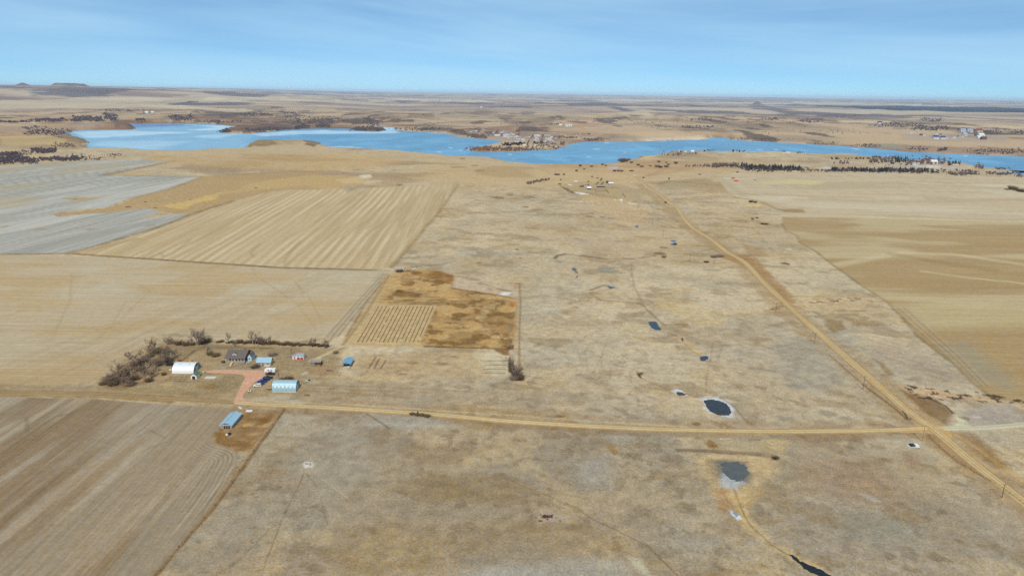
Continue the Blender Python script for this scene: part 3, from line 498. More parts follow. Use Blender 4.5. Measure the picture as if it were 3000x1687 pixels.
    for q in ((1600,1512,90,36),): p.blob(*q, (172, 160, 146), 0.6, 0.5)
    # ---- verges of the north-south road and the pastures beside it
    p.line([(1880,540),(1950,600),(1990,640),(2080,710),(2180,770),(2260,860),(2330,930),(2430,1010),(2540,1100),(2640,1180),(2720,1260),(2830,1330),(2940,1420),(3080,1520)], 24, (160, 128, 84), 0.55, soft=5, wob=4, breakup=0.4)
    p.poly([(2100,750),(2200,745),(2290,830),(2335,890),(2300,880),(2240,830),(2170,775)], (158, 118, 70), 0.75, soft=3, wob=3, breakup=0.3); p.poly([(2170,712),(2240,730),(2250,755),(2190,750)], (152, 118, 72), 0.5, soft=4, wob=4)
    p.poly([(2410,930),(2470,940),(2475,965),(2440,975),(2420,955)], (136, 108, 62), 0.7, soft=2, wob=2); p.poly([(2480,935),(2560,940),(2575,955),(2510,955)], (144, 112, 70), 0.6, soft=3, wob=3)
    p.poly([(2560,1050),(2590,1065),(2620,1100),(2600,1100)], (140, 108, 62), 0.7, soft=2, wob=2); p.poly([(2635,1140),(2740,1170),(2790,1205),(2795,1215),(2770,1245),(2720,1215),(2660,1165)], (126, 94, 54), 0.8, soft=2, wob=2); p.line([(2735,1172),(2770,1188),(2794,1212)], 0.7, (64, 44, 26), 0.9)
    p.poly([(2535,1105),(2570,1115),(2590,1135),(2560,1140)], (150, 110, 62), 0.7, soft=2, wob=2)
    p.poly([(2630,1125),(2720,1140),(2840,1165),(3000,1170),(3000,1180),(2870,1172),(2760,1165),(2660,1150)], (200, 168, 130), 0.8, soft=3, wob=3)
    ii = p.sel(W([(2630,1110),(3050,1190)]), 10); m_ = ss(0.60, 0.66, fbm(p.x[ii] * 0.6, p.y[ii], 2.2, 2, 301)) * (sdf(p.x[ii], p.y[ii], W([(2650,1130),(2780,1145),(2860,1150),(3000,1172),(3000,1178),(2850,1172),(2700,1165)])) < 2); p.mix(ii, (56, 38, 18), m_ * 0.85)
    p.line([(2330,892),(2420,880),(2480,872),(2560,875)], 5, (206, 178, 140), 0.7, soft=2, wob=1.5); ii = p.sel(W([(2320,860),(2560,900)]), 10); m_ = ss(0.60, 0.66, fbm(p.x[ii] * 0.5, p.y[ii], 3.4, 2, 303)) * (sdf(p.x[ii], p.y[ii], W([(2340,888),(2420,877),(2520,872),(2520,879),(2430,884),(2350,897)])) < 1); p.mix(ii, (104, 76, 46), m_ * 0.8)
    p.blob(2301, 772, 26, 8, (104, 74, 32), 0.9, 0.25); p.blob(2311, 730, 16, 8, (206, 190, 168), 0.8); p.line([(2380,913),(2400,920)], 1.0, (84, 66, 44), 0.8)
    p.line([(2200,755),(2300,750),(2420,752)], 2.5, (212, 186, 146), 0.6, soft=2); p.line([(2480,982),(2540,980),(2660,995)], 3, (210, 184, 146), 0.5, soft=2); p.line([(2450,915),(2600,915),(2640,925)], 2.5, (206, 180, 142), 0.5, soft=2)
    for k in range(6): p.line([(2470 + k * 6, 800), (2610 + k * 9, 900), (2760 + k * 8, 1030), (2860 + k * 8, 1130)][1:], 0.8, (176, 160, 132) if k % 2 else (134, 116, 88), 0.45)
    p.poly([(2560,1000),(2800,1080),(2840,1130),(2700,1120),(2600,1060)], (168, 146, 124), 0.5, soft=8, wob=8, breakup=0.3); p.poly([(2800,1200),(2960,1180),(3010,1220),(2980,1245),(2850,1245)], (168, 158, 148), 0.7, soft=4, wob=3)
    p.poly([(2790,1212),(2820,1218),(2832,1240),(2850,1250),(2790,1252),(2808,1236)], (204, 200, 168), 0.9, soft=1.0, wob=1.5); p.blob(2826, 1224, 30, 12, (112, 98, 74), 0.6, 0.5); p.blob(2862, 1222, 22, 8, (204, 198, 176), 0.6)
    p.poly([(2800,1265),(2850,1270),(2900,1310),(2960,1380),(2920,1375),(2850,1320)], (138, 102, 54), 0.7, soft=3, wob=3, breakup=0.3); p.line([(2800,1270),(2860,1310),(2940,1370),(3030,1430)], 2.5, (206, 170, 110), 0.5, breakup=0.5)
    p.line([(2530,1128),(2560,1150),(2620,1195),(2660,1230)], 0.7, (84, 62, 38), 0.85, wob=0.3); p.line([(2720,1276),(2755,1310),(2800,1348),(2870,1390),(2940,1430),(3020,1490)], 0.7, (96, 72, 44), 0.8, wob=0.3, breakup=0.3); p.line([(2430,1040),(2530,1128)], 0.6, (120, 96, 64), 0.6)
    p.poly([(2700,1280),(2740,1275),(2830,1345),(2900,1400),(2870,1395),(2780,1330)], (166, 128, 84), 0.6, soft=2, wob=2)
    # ---- middle distance grassland
    p.poly([(1300,480),(1560,490),(1870,500),(1870,540),(1600,545),(1350,540),(1200,520)], (196, 166, 116), 0.35, soft=20, wob=20); p.poly([(1640,540),(1760,530),(1900,560),(1880,590),(1700,580)], (168, 144, 100), 0.5, soft=8, wob=10); p.poly([(1700,570),(1850,585),(1900,640),(1860,680),(1760,620)], (206, 172, 124), 0.4, soft=10, wob=10)
    p.poly([(1640,545),(1660,550),(1675,560),(1690,563),(1680,568),(1660,560)], (112, 86, 62), 0.8, soft=2, wob=2)
    for P in ([(1680,563),(1705,564),(1728,570),(1700,569)], [(1660,542),(1676,540),(1674,544)], [(1673,529),(1695,530),(1690,534)], [(1790,583),(1805,584),(1803,587)], [(1812,585),(1825,583),(1822,590)], [(1835,592),(1862,598),(1850,598)]): p.poly(P, (226, 226, 224), 0.95, soft=1.0, wob=0.8)
    p.line([(1660,560),(1740,568),(1800,580)], 4, (150, 112, 62), 0.6, wob=2)
    p.poly([(1780,489),(1812,488),(1806,496),(1784,496)], (186, 190, 206), 0.9, soft=4)
    for q in ((1170,542,20,4),(1400,500,18,4),(1355,465,18,5),(1445,462,22,5),(1390,485,24,4),(1340,490,50,4),(1415,500,10,3)): p.blob(*q, (110, 80, 44), 0.7, 0.4)
    for pts in ([(800,505),(1000,495),(1300,500),(1560,492)], [(1300,505),(1450,500)], [(600,470),(900,490),(1200,480)]): p.line(pts, 4, (160, 132, 88), 0.35, soft=6)
    p.poly([(420,455),(700,450),(950,450),(1200,470),(1000,500),(700,495),(450,475)], (194, 160, 104), 0.6, soft=20, wob=25, breakup=0.2); p.poly([(700,450),(900,455),(1050,470),(900,475),(720,468)], (164, 130, 78), 0.5, soft=15, wob=20, wsize=80, breakup=0.5)
    # bluffs along the near shore, banks on the far shore
    p.poly([(718,433),(736,412),(800,413),(815,421),(780,430),(745,428)], (132, 110, 66), 0.8, soft=4, wob=6, wsize=20, breakup=0.3); p.poly([(858,409),(934,413),(946,424),(920,430),(890,424),(900,416)], (110, 84, 50), 0.85, soft=4, wob=6, wsize=20, breakup=0.3)
    p.poly([(170,398),(215,396),(250,410),(262,420),(240,424),(205,415)], (150, 128, 92), 0.8, soft=3, wob=6, wsize=16, breakup=0.3); p.poly([(236,421),(258,419),(260,423),(240,425)], (212, 196, 170), 0.8, soft=3)
    p.poly([(0,368),(120,372),(250,378),(300,381),(230,384),(150,384),(0,385)], (166, 142, 118), 0.8, soft=6, wob=10); p.poly([(298,379),(320,372),(360,371),(395,377)], (146, 110, 84), 0.8, soft=3); p.poly([(300,380),(392,379),(392,381),(300,382)], (214, 210, 204), 0.9, soft=3)
    p.poly([(0,400),(150,398),(200,408),(180,425),(0,425)], (206, 180, 122), 0.6, soft=10, wob=12)
    p.line([(1160,381),(1240,387),(1295,389),(1336,399),(1400,405)], 6, (214, 200, 180), 0.8, wob=3, breakup=0.3); p.line([(1900,412),(1980,409),(2060,407)], 10, (226, 218, 204), 0.8, wob=5, breakup=0.4); p.line([(1760,413),(1900,412)], 5, (216, 206, 192), 0.7, wob=3, breakup=0.5)
    p.poly([(1410,408),(1440,400),(1560,406),(1590,416),(1480,418)], (176, 162, 146), 0.8, soft=4, wob=6); p.poly([(1470,417),(1540,412),(1640,430),(1640,437),(1440,444),(1385,441),(1390,434)], (194, 170, 134), 0.7, soft=4, wob=5)
    p.poly([(1360,380),(1560,385),(1760,395),(1740,425),(1640,430),(1560,425),(1430,405),(1370,392)], (170, 146, 126), 0.6, soft=8, wob=8); p.poly([(1640,395),(1760,404),(1740,412),(1650,408)], (196, 168, 128), 0.8, soft=5)
    p.poly([(1660,420),(1690,410),(1770,405),(1790,412),(1720,416),(1680,420)], (144, 112, 88), 0.7, soft=3, wob=4); p.poly([(1410,390),(1470,382),(1490,392),(1430,402)], (150, 124, 104), 0.7, soft=5, wob=5)
    p.poly([(2530,428),(2640,425),(2790,430),(3000,438),(3200,446),(3200,464),(3000,457),(2800,449),(2669,444),(2560,434)], (158, 128, 106), 0.8, soft=5, wob=8, breakup=0.2); p.poly([(2545,420),(2620,420),(2680,440),(2600,436)], (150, 146, 122), 0.75, soft=5, wob=8, wsize=30); p.line([(2560,432),(2700,446),(2850,450),(3000,456),(3200,463)], 6, (146, 122, 110), 0.7)
    p.poly([(2640,395),(2800,390),(2950,400),(2950,418),(2780,416),(2640,410)], (172, 154, 136), 0.7, soft=8, wob=10)
    p.poly([(2650,476),(2760,482),(2860,490),(2850,500),(2700,497),(2600,490)], (180, 166, 150), 0.8, soft=4, wob=5); p.poly([(2660,486),(2740,485),(2770,490),(2700,493)], (216, 210, 200), 0.8, soft=2, wob=4, wsize=12, breakup=0.5, bsize=10); p.line([(2600,492),(2720,495),(2800,499),(2900,502)], 5, (168, 166, 162), 0.8)
    p.poly([(2860,486),(2960,496),(2985,500),(2920,500),(2850,498)], (180, 146, 110), 0.8, soft=3, wob=3)
    p.poly([(2420,478),(2520,482),(2560,492),(2440,494)], (178, 152, 122), 0.7, soft=5, wob=5); p.poly([(2405,492),(2425,490),(2440,493),(2415,495)], (196, 200, 210), 0.8, soft=2)
    p.poly([(1880,453),(1935,452),(1915,462),(1885,466)], (204, 180, 124), 0.8, soft=3, wob=4, wsize=12); p.poly([(1930,448),(2050,444),(2040,458),(1960,462)], (160, 140, 112), 0.7, soft=5, wob=6)
    p.poly([(2000,462),(2100,464),(2110,476),(2010,474)], (168, 154, 116), 0.6, soft=6, wob=6)
    p.poly([(1560,482),(1880,470),(2100,470),(2160,500),(1900,510),(1600,505)], (190, 154, 112), 0.5, soft=8, wob=10, breakup=0.3)
    for pts in ([(1870,520),(1990,500)], [(1900,515),(1960,490)], [(1880,480),(2000,460)]): p.line(pts, 2, (160, 126, 84), 0.5)
    p.poly([(1915,545),(1960,532),(2050,540),(2080,548),(2010,556),(1930,556)], (166, 152, 116), 0.6, soft=5, wob=6); p.line([(1930,540),(1960,531),(2080,541)], 1.5, (110, 90, 58), 0.6, wob=0.8)
    p.poly([(2180,600),(2230,596),(2225,606),(2180,606)], (216, 188, 122), 0.6, soft=3)
    p.line([(2000,660),(2120,650),(2190,647),(2260,650)], 1.5, (140, 110, 66), 0.6, wob=0.8, breakup=0.4)
    # dark draws and gullies beyond the lake
    for (cx_, cy_, w_, h_, n_) in ((2080,345,260,14,16),(2300,352,220,16,16),(1300,335,300,20,10),(700,345,300,30,16),(1900,345,120,20,8),(2420,350,140,14,8),(300,345,300,30,14),(1000,345,200,26,10),(2750,372,260,14,10)):
        q_ = random.Random(int(cx_ + cy_))
        for k in range(n_): p.blob(cx_ + q_.uniform(-w_ / 2, w_ / 2), cy_ + q_.uniform(-h_ / 2, h_ / 2), q_.uniform(12, 46), q_.uniform(1.5, 4.5), (112, 86, 70), 0.6, 0.5)
    p.poly([(1640,358),(1760,360),(1770,370),(1650,368)], (188, 140, 112), 0.5, soft=8, wob=8); p.poly([(1680,370),(1700,362),(1720,378),(1712,382)], (186, 146, 96), 0.6, soft=5)

_sdf_cache = {}
def sdf_in(p, poly):
    P = W(poly); m = np.zeros(len(p.x), bool); i = p.sel(P, 0)
    m[i] = sdf(p.x[i], p.y[i], P) < 0
    return m

# ---------------------------------------------------------------- the ground sheet: a fan of quads, fine near, coarse far, all round the camera
def build_ground():
    a_in = np.radians(np.linspace(-43, 43, 1151)); a_out = np.radians(np.linspace(43, 317, 70))[1:-1]
    ang = np.concatenate([a_in, a_out])
    rr = [40.0, 90.0, 130.0, 160.0]; r = 176.0
    while r < 75000:
        rr.append(r); dpix = (r * r + HCAM ** 2) / (HCAM * 682.7); r += min(0.82 * dpix, 0.016 * r)
    rr = np.array(sorted(rr + list(np.arange(12700, 14300, 34.0)))); na, nr = len(ang), len(rr)
    R, A = np.meshgrid(rr, ang, indexing='ij'); x = (R * np.sin(A)).ravel(); y = (R * np.cos(A)).ravel()
    z = height(x, y)
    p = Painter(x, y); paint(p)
    idx = np.arange(nr * na).reshape(nr, na)
    q = np.stack([idx[:-1], np.roll(idx, -1, 1)[:-1], np.roll(idx, -1, 1)[1:], idx[1:]], -1)   # clockwise seen from below -> flip below
    q = q.reshape(-1, 4)[:, ::-1]
    fx = x[q].mean(1); fy_ = y[q].mean(1)
    reg = np.zeros(len(q), np.int32)
    defs = [('crop_field', F_GREY, 'fallow', 'pale grey fallow field with faint drill lines'), ('crop_field', F_STRIPED, 'stubble_ns', 'tan stubble field with long pale swaths'),
            ('crop_field', F_WEST, 'stubble_ew', 'tan stubble field behind the farm shelterbelt'), ('crop_field', F_SOUTH, 'tilled_ns', 'brown tilled field with curved headland'),
            ('crop_field', F_EAST_UP, 'stubble_ew', 'pale stubble field before the dark tree belts'), ('crop_field', F_EAST, 'stubble_ew', 'golden stubble field east of the gravel road'),
            ('garden_plot', F_GARDEN, 'tall_grass', 'brown overgrown garden block with planted rows')]
    pr = Painter(fx, fy_)
    for k, (_, P, _, _) in enumerate(defs): reg[sdf_in(pr, P)] = k + 1
    # inner disc under the camera
    names = [('ground', None, 'pasture', 'dry tan winter grassland rolling to the horizon')] + defs
    for k, (nm, _, mt, lb) in enumerate(names):
        f = q[reg == k]; used, inv = np.unique(f, return_inverse=True); f = inv.reshape(-1, 4)
        vx = np.stack([x[used], y[used], z[used]], 1); col = p.c[used]
        if k == 0:
            vx = np.vstack([vx, [[0, 0, 0.0]]]); col = np.vstack([col, col[:1]])
            loc = np.searchsorted(used, idx[0]); c0 = len(used)
            tri = np.stack([np.full(na, c0), np.roll(loc, -1), loc], 1)
        me = bpy.data.meshes.new(nm)
        nv = len(vx); me.vertices.add(nv); me.vertices.foreach_set('co', vx.astype(np.float32).ravel())
        loops = f.ravel(); tot = np.full(len(f), 4)
        if k == 0: loops = np.concatenate([loops, tri.ravel()]); tot = np.concatenate([tot, np.full(len(tri), 3)])
        me.loops.add(len(loops)); me.loops.foreach_set('vertex_index', loops.astype(np.int32))
        st = np.concatenate([[0], np.cumsum(tot)[:-1]]); me.polygons.add(len(tot)); me.polygons.foreach_set('loop_start', st.astype(np.int32)); me.polygons.foreach_set('loop_total', tot.astype(np.int32))
        me.polygons.foreach_set('use_smooth', np.ones(len(tot), bool))
        me.update(calc_edges=True)
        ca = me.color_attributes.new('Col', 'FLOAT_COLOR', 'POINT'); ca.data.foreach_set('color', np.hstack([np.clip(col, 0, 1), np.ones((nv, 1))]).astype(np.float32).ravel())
        me.materials.append(M[mt]); o = bpy.data.objects.new(nm, me); COL.objects.link(o)
        o['kind'] = 'structure'; o['label'] = lb; o['category'] = 'ground' if k == 0 else 'field'
    return ang, rr
ANG, RR = build_ground()

# ---------------------------------------------------------------- builders
def tag(o, label, cat, group=None, kind=None):
    o['label'] = label
    if cat: o['category'] = cat
    if group: o['group'] = group
    if kind: o['kind'] = kind
    return o
def link(o, parent=None):
    COL.objects.link(o)
    if parent is not None: o.parent = parent
    return o
class MB:
    def __init__(s): s.v = []; s.f = []; s.c = []
    def add(s, vs, fs):
        o = len(s.v); s.v += [tuple(v) for v in vs]; s.f += [tuple(i + o for i in f) for f in fs]; return s
    def box(s, x0, x1, y0, y1, z0, z1):
        return s.add([(x0,y0,z0),(x1,y0,z0),(x1,y1,z0),(x0,y1,z0),(x0,y0,z1),(x1,y0,z1),(x1,y1,z1),(x0,y1,z1)],
                     [(0,3,2,1),(4,5,6,7),(0,1,5,4),(1,2,6,5),(2,3,7,6),(3,0,4,7)])
    def tube(s, a, b, r0, r1=None, n=6, cap=True):
        r1 = r0 if r1 is None else r1; a = Vector(a); b = Vector(b); d = (b - a)
        if d.length < 1e-6: return s
        d.normalize(); u = d.orthogonal().normalized(); w = d.cross(u)
        vs = [a + (u * math.cos(2*math.pi*k/n) + w * math.sin(2*math.pi*k/n)) * r0 for k in range(n)] + [b + (u * math.cos(2*math.pi*k/n) + w * math.sin(2*math.pi*k/n)) * r1 for k in range(n)]
        fs = [(k, (k+1) % n, n + (k+1) % n, n + k) for k in range(n)]
        if cap: fs += [tuple(range(n))[::-1], tuple(range(n, 2*n))]
        return s.add(vs, fs)
    def extrude(s, prof, axis, a, b):
        """closed 2D profile swept along an axis: axis 0 -> profile is (y,z); axis 1 -> profile is (x,z)"""
        n = len(prof); mk = (lambda p, t: (t, p[0], p[1])) if axis == 0 else (lambda p, t: (p[0], t, p[1]))
        vs = [mk(p, a) for p in prof] + [mk(p, b) for p in prof]
        return s.add(vs, [(k, (k+1) % n, n + (k+1) % n, n + k) for k in range(n)] + [tuple(range(n))[::-1], tuple(range(n, 2*n))])
    def build(s, name, mat, parent=None, smooth=False, loc=None):
        me = bpy.data.meshes.new(name); me.from_pydata(s.v, [], s.f); me.update()
        bm = bmesh.new(); bm.from_mesh(me); bmesh.ops.recalc_face_normals(bm, faces=bm.faces); bm.to_mesh(me); bm.free()
        if smooth: me.polygons.foreach_set('use_smooth', [True] * len(me.polygons))
        me.materials.append(mat); o = link(bpy.data.objects.new(name, me), parent)
        if loc is not None: o.location = loc
        return o
def thing(name, label, cat, loc, group=None, rz=0.0):
    o = link(bpy.data.objects.new(name, None)); o.empty_display_size = 0.5; o.location = loc; o.rotation_euler = (0, 0, rz)
    return tag(o, label, cat, group)
def copy_tree(o, parent=None):
    c = o.copy(); COL.objects.link(c); c.parent = parent
    for ch in list(o.children): copy_tree(ch, c)
    return c
def gpt(px, py):
    g = W([(px, py)])[0]; return (g[0], g[1], hz(g[0], g[1]))
def at(x, y):
    x, y = survey(x, y); return (x, y, hz(x, y))

P_ = lambda *a, **k: flat_mat(*a, **k)
M.update(tuft_brown=flat_mat('tuft_brown', (112, 92, 66), 0.95, var=0.35, scale=0.3), tuft_straw=flat_mat('tuft_straw', (204, 182, 142), 0.95, var=0.25, scale=0.3),
    white_metal=ribbed_mat('white_metal', (228, 234, 240), 0, 0.8, 0.38, 0.15), blue_metal=ribbed_mat('blue_metal', (158, 192, 208), 0, 0.75, 0.45, 0.2),
    blue_roof=ribbed_mat('blue_roof', (154, 190, 210), 0, 0.6, 0.45, 0.2), blue_roof_y=ribbed_mat('blue_roof_y', (164, 202, 224), 1, 0.6, 0.45, 0.2), deep_blue=ribbed_mat('deep_blue', (116, 170, 204), 1, 0.5, 0.5, 0.1),
    green_roof=ribbed_mat('green_roof', (96, 124, 74), 1, 0.5, 0.5, 0.1), white_paint=P_('white_paint', (226, 230, 234), 0.6), grey_steel=P_('grey_steel', (150, 158, 166), 0.5, 0.3), dark_shingle=P_('dark_shingle', (104, 96, 92), 0.95, var=0.2, scale=4),
    brown_wood=P_('brown_wood', (120, 96, 74), 0.9, var=0.25), pale_wood=P_('pale_wood', (206, 178, 128), 0.85, var=0.15), grey_wood=P_('grey_wood', (150, 140, 126), 0.9, var=0.25), weathered=P_('weathered', (172, 166, 152), 0.9, var=0.25),
    stone=P_('stone', (176, 168, 158), 0.9, var=0.2, scale=3), pale_blue=P_('pale_blue', (170, 204, 224), 0.6), glass=P_('glass', (30, 34, 40), 0.15, var=0.1), dark_void=P_('dark_void', (34, 32, 32), 0.9), red_paint=P_('red_paint', (170, 36, 34), 0.6),
    concrete=P_('concrete', (204, 202, 196), 0.9, var=0.1), tyre=P_('tyre', (34, 34, 36), 0.85), rim=P_('rim', (150, 152, 156), 0.4, 0.6), car_white=P_('car_white', (236, 238, 240), 0.3, spec=0.6, var=0.02), car_navy=P_('car_navy', (28, 40, 84), 0.25, spec=0.7, var=0.05),
    car_blue=P_('car_blue', (24, 66, 160), 0.25, spec=0.7, var=0.05), car_black=P_('car_black', (30, 32, 42), 0.25, spec=0.7, var=0.05), lamp=P_('lamp', (230, 230, 220), 0.2), tail=P_('tail', (160, 30, 26), 0.3), tan_wood=P_('tan_wood', (196, 150, 110), 0.85),
    pole_wood=P_('pole_wood', (150, 124, 100), 0.9, var=0.2), dark_pole=P_('dark_pole', (92, 76, 64), 0.9, var=0.2), green_box=P_('green_box', (28, 54, 48), 0.6), rock=P_('rock', (84, 46, 34), 0.9, var=0.45, scale=1.2), pale_rock=P_('pale_rock', (186, 178, 168), 0.9, var=0.2),
    water=P_('water', (52, 56, 66), 0.12, spec=0.5, var=0.1), navy_roof=P_('navy_roof', (30, 60, 140), 0.6), red_roof=P_('red_roof', (150, 34, 40), 0.7), brown_roof=P_('brown_roof', (92, 74, 66), 0.9), tan_wall=P_('tan_wall', (224, 214, 186), 0.8), grey_roof=P_('grey_roof', (150, 158, 176), 0.7),
    bark=P_('bark', (122, 106, 96), 0.95, var=0.3, scale=0.6), bark_pale=P_('bark_pale', (168, 156, 140), 0.95, var=0.2), twig=P_('twig', (132, 113, 98), 0.95, var=0.3, scale=0.4), twig_dark=P_('twig_dark', (92, 72, 50), 0.95, var=0.35, scale=0.4), twig_olive=P_('twig_olive', (104, 86, 50), 0.95, var=0.35, scale=0.4),
    needle=P_('needle', (52, 52, 42), 0.95, var=0.35, scale=0.3), far_twig=P_('far_twig', (112, 94, 86), 0.95, var=0.3, scale=0.15), far_purple=P_('far_purple', (84, 72, 78), 0.95, var=0.3, scale=0.1), far_red=P_('far_red', (128, 96, 84), 0.95, var=0.3, scale=0.15), row_plant=P_('row_plant', (112, 92, 66), 0.95, var=0.35, scale=0.8), rust=P_('rust', (176, 66, 34), 0.9, var=0.25), black_tarp=P_('black_tarp', (26, 28, 34), 0.7),
    weed=P_('weed', (164, 140, 104), 0.95, var=0.3, scale=0.5), rv_stripe=P_('rv_stripe', (70, 82, 108), 0.5))

# ---------------------------------------------------------------- lake, inlet
def water_mat(name, rough):
    m, nt, b = new_mat(name); L = nt.links.new
    a = N(nt, 'ShaderNodeAttribute', attribute_name='Col'); geo = N(nt, 'ShaderNodeNewGeometry')
    n = N(nt, 'ShaderNodeTexNoise'); n.inputs['Scale'].default_value = 0.012; n.inputs['Detail'].default_value = 8; n.inputs['Roughness'].default_value = 0.65; L(geo.outputs['Position'], n.inputs['Vector'])
    s = N(nt, 'ShaderNodeMath', operation='MULTIPLY_ADD'); L(n.outputs['Fac'], s.inputs[0]); s.inputs[1].default_value = 0.55; s.inputs[2].default_value = 0.72
    v = N(nt, 'ShaderNodeVectorMath', operation='SCALE'); L(a.outputs['Color'], v.inputs[0]); L(s.outputs[0], v.inputs['Scale']); L(v.outputs[0], b.inputs['Base Color'])
    b.inputs['Roughness'].default_value = rough; b.inputs['IOR'].default_value = 1.31
    bp = N(nt, 'ShaderNodeBump'); bp.inputs['Strength'].default_value = 0.25; bp.inputs['Distance'].default_value = 0.3
    n2 = N(nt, 'ShaderNodeTexNoise'); n2.inputs['Scale'].default_value = 0.12; n2.inputs['Detail'].default_value = 4; L(geo.outputs['Position'], n2.inputs['Vector']); L(n2.outputs['Fac'], bp.inputs['Height']); L(bp.outputs[0], b.inputs['Normal'])
    return m
def build_water(name, poly, label, base, painter):
    P = np.asarray(poly); r = np.hypot(P[:, 0], P[:, 1]); az = np.arctan2(P[:, 0], P[:, 1])
    ai = ANG[:1151]; ai = ai[(ai > az.min() - 0.03) & (ai < az.max() + 0.03)]; ri = RR[(RR > r.min() - 120) & (RR < r.max() + 160)]
    R, A = np.meshgrid(ri, ai, indexing='ij'); x = (R * np.sin(A)).ravel(); y = (R * np.cos(A)).ravel(); na, nr = len(ai), len(ri)
    idx = np.arange(nr * na).reshape(nr, na); q = np.stack([idx[:-1, :-1], idx[1:, :-1], idx[1:, 1:], idx[:-1, 1:]], -1).reshape(-1, 4)
    keep = sdf(x[q].mean(1), y[q].mean(1), P) < 22; q = q[keep]; used, inv = np.unique(q, return_inverse=True); q = inv.reshape(-1, 4)
    x, y = x[used], y[used]; z = LAKE_Z - (x * x + y * y) * CURV; p = Painter(x, y); p.c[:] = alb(base); painter(p)
    me = bpy.data.meshes.new(name); me.from_pydata(np.stack([x, y, z], 1).tolist(), [], q[:, ::-1].tolist()); me.update()
    ca = me.color_attributes.new('Col', 'FLOAT_COLOR', 'POINT'); ca.data.foreach_set('color', np.hstack([p.c, np.ones((len(x), 1))]).astype(np.float32).ravel())
    me.materials.append(M['ice']); o = link(bpy.data.objects.new(name, me)); tag(o, label, 'lake', None, 'structure'); return o
M['ice'] = water_mat('ice', 0.42)
def paint_lake(p):
    def ice(P, a=0.9, soft=14): p.poly(plane(P, LAKE_Z), (196, 226, 244), a, soft=soft, wob=22, wsize=120, world=True, breakup=0.25, bsize=90)
    p.mix(np.arange(len(p.x)), (86, 146, 188), ss(0.45, 0.65, fbm(p.x, p.y * 0.5, 160, 4, 401)) * 0.6); p.mix(np.arange(len(p.x)), (118, 180, 220), ss(0.52, 0.68, fbm(p.x, p.y * 0.6, 90, 4, 403)) * 0.6)
    p.poly(plane([(30,360),(190,355),(420,356),(560,366),(420,378),(250,374),(120,368)], LAKE_Z), (106, 128, 178), 0.75, soft=40, world=True)
    p.poly(plane([(180,380),(700,366),(760,400),(700,440),(250,440)], LAKE_Z), (170, 208, 232), 0.45, soft=60, wob=50, wsize=200, world=True)
    ice([(205,388),(300,383),(400,384),(570,389),(470,393),(380,398),(280,405),(250,404)]); ice([(540,366),(650,368),(695,371),(680,378),(600,383),(540,381),(630,374)]); ice([(262,428),(300,415),(420,412),(560,415),(450,438),(330,432)], 0.5, 25); ice([(600,395),(700,393),(640,405),(560,402)], 0.6)
    ice([(735,393),(840,385),(950,382),(1100,387),(1160,384),(1165,390),(1080,392),(900,393),(780,399)], 0.85); ice([(1100,373),(1150,374),(1156,384),(1125,386)], 0.9); ice([(960,430),(1000,428),(1050,433),(1000,436)], 0.7, 8); ice([(600,437),(700,434),(715,425),(700,440)], 0.6, 8)
    q = random.Random(3)
    for k in range(70):
        px, py = (q.uniform(1950, 3000), q.uniform(425, 495)) if k < 45 else (q.uniform(1200, 1900), q.uniform(420, 470))
        p.blob(px, py, q.uniform(4, 26), q.uniform(0.4, 1.2), (190, 220, 240), 0.8, 0.3)
    p.line(plane([(1330,443),(1360,440),(1380,436),(1395,432)], LAKE_Z), 6, (190, 222, 242), 0.7, soft=4, world=True)
build_water('lake', LAKE, 'frozen blue reservoir crossing behind the farmland', (106, 161, 200), paint_lake)
build_water('lake_inlet', INLET, 'small pale blue inlet behind the reed bank', (130, 178, 220), lambda p: None)

def catmull(P, step=4.0):
    P = [np.asarray(p, float) for p in P]; P = [2 * P[0] - P[1]] + P + [2 * P[-1] - P[-2]]; out = []
    for i in range(1, len(P) - 2):
        a, b, c, d = P[i-1], P[i], P[i+1], P[i+2]; n = max(2, int(np.hypot(*(c - b)) / step))
        for k in range(n):
            t = k / n; out.append(0.5 * ((2*b) + (c-a)*t + (2*a-5*b+4*c-d)*t*t + (3*b-a-3*c+d)*t**3))
    out.append(P[-2]); return np.array(out)
# ---------------------------------------------------------------- ponds
def pond(pts, label, col, rough=0.25, lift=0.06, jag=1.0):
    P = W(pts); P = catmull(np.vstack([P, P[:1]]), 0.8)[:-1]; dense = []
    for i in range(len(P)):
        a, b = P[i], P[(i + 1) % len(P)]; n = max(1, int(np.hypot(*(b - a)) / 1.2))
        for k in range(n):
            t = k / n; dense.append(a * (1 - t) + b * t + nrng.normal(0, jag * 0.35, 2))
    D = np.array(dense); z = height(D[:, 0], D[:, 1]); c = D.mean(0); zz_ = float(z.max()) - 0.02 + lift
    bm = bmesh.new(); vs = [bm.verts.new((x - c[0], y - c[1], 0)) for x, y in D]
    bmesh.ops.triangle_fill(bm, edges=[bm.edges.new((vs[i], vs[(i + 1) % len(vs)])) for i in range(len(vs))], use_beauty=True)
    bmesh.ops.recalc_face_normals(bm, faces=bm.faces)
    for f in bm.faces:
        if f.normal.z < 0: f.normal_flip()
    me = bpy.data.meshes.new('pond'); bm.to_mesh(me); bm.free()
    m = flat_mat('pond_water', col, rough, spec=0.5, var=0.25, scale=0.25); me.materials.append(m)
    o = link(bpy.data.objects.new('pond', me)); o.location = (c[0], c[1], zz_); tag(o, label, 'pond', None, 'structure'); return o
pond([(2064,1172),(2090,1170),(2120,1178),(2136,1192),(2140,1212),(2118,1217),(2090,1210),(2070,1192)], 'black water pond with a white ice rim', (44, 42, 46))
pond([(1980,1149),(1992,1148),(2008,1154),(2004,1158),(1985,1157)], 'small brown pond with an ice rim', (60, 50, 42))
pond([(1898,943),(1920,942),(1930,955),(1938,966),(1920,966),(1905,955)], 'deep blue leaf-shaped pond', (34, 46, 66))
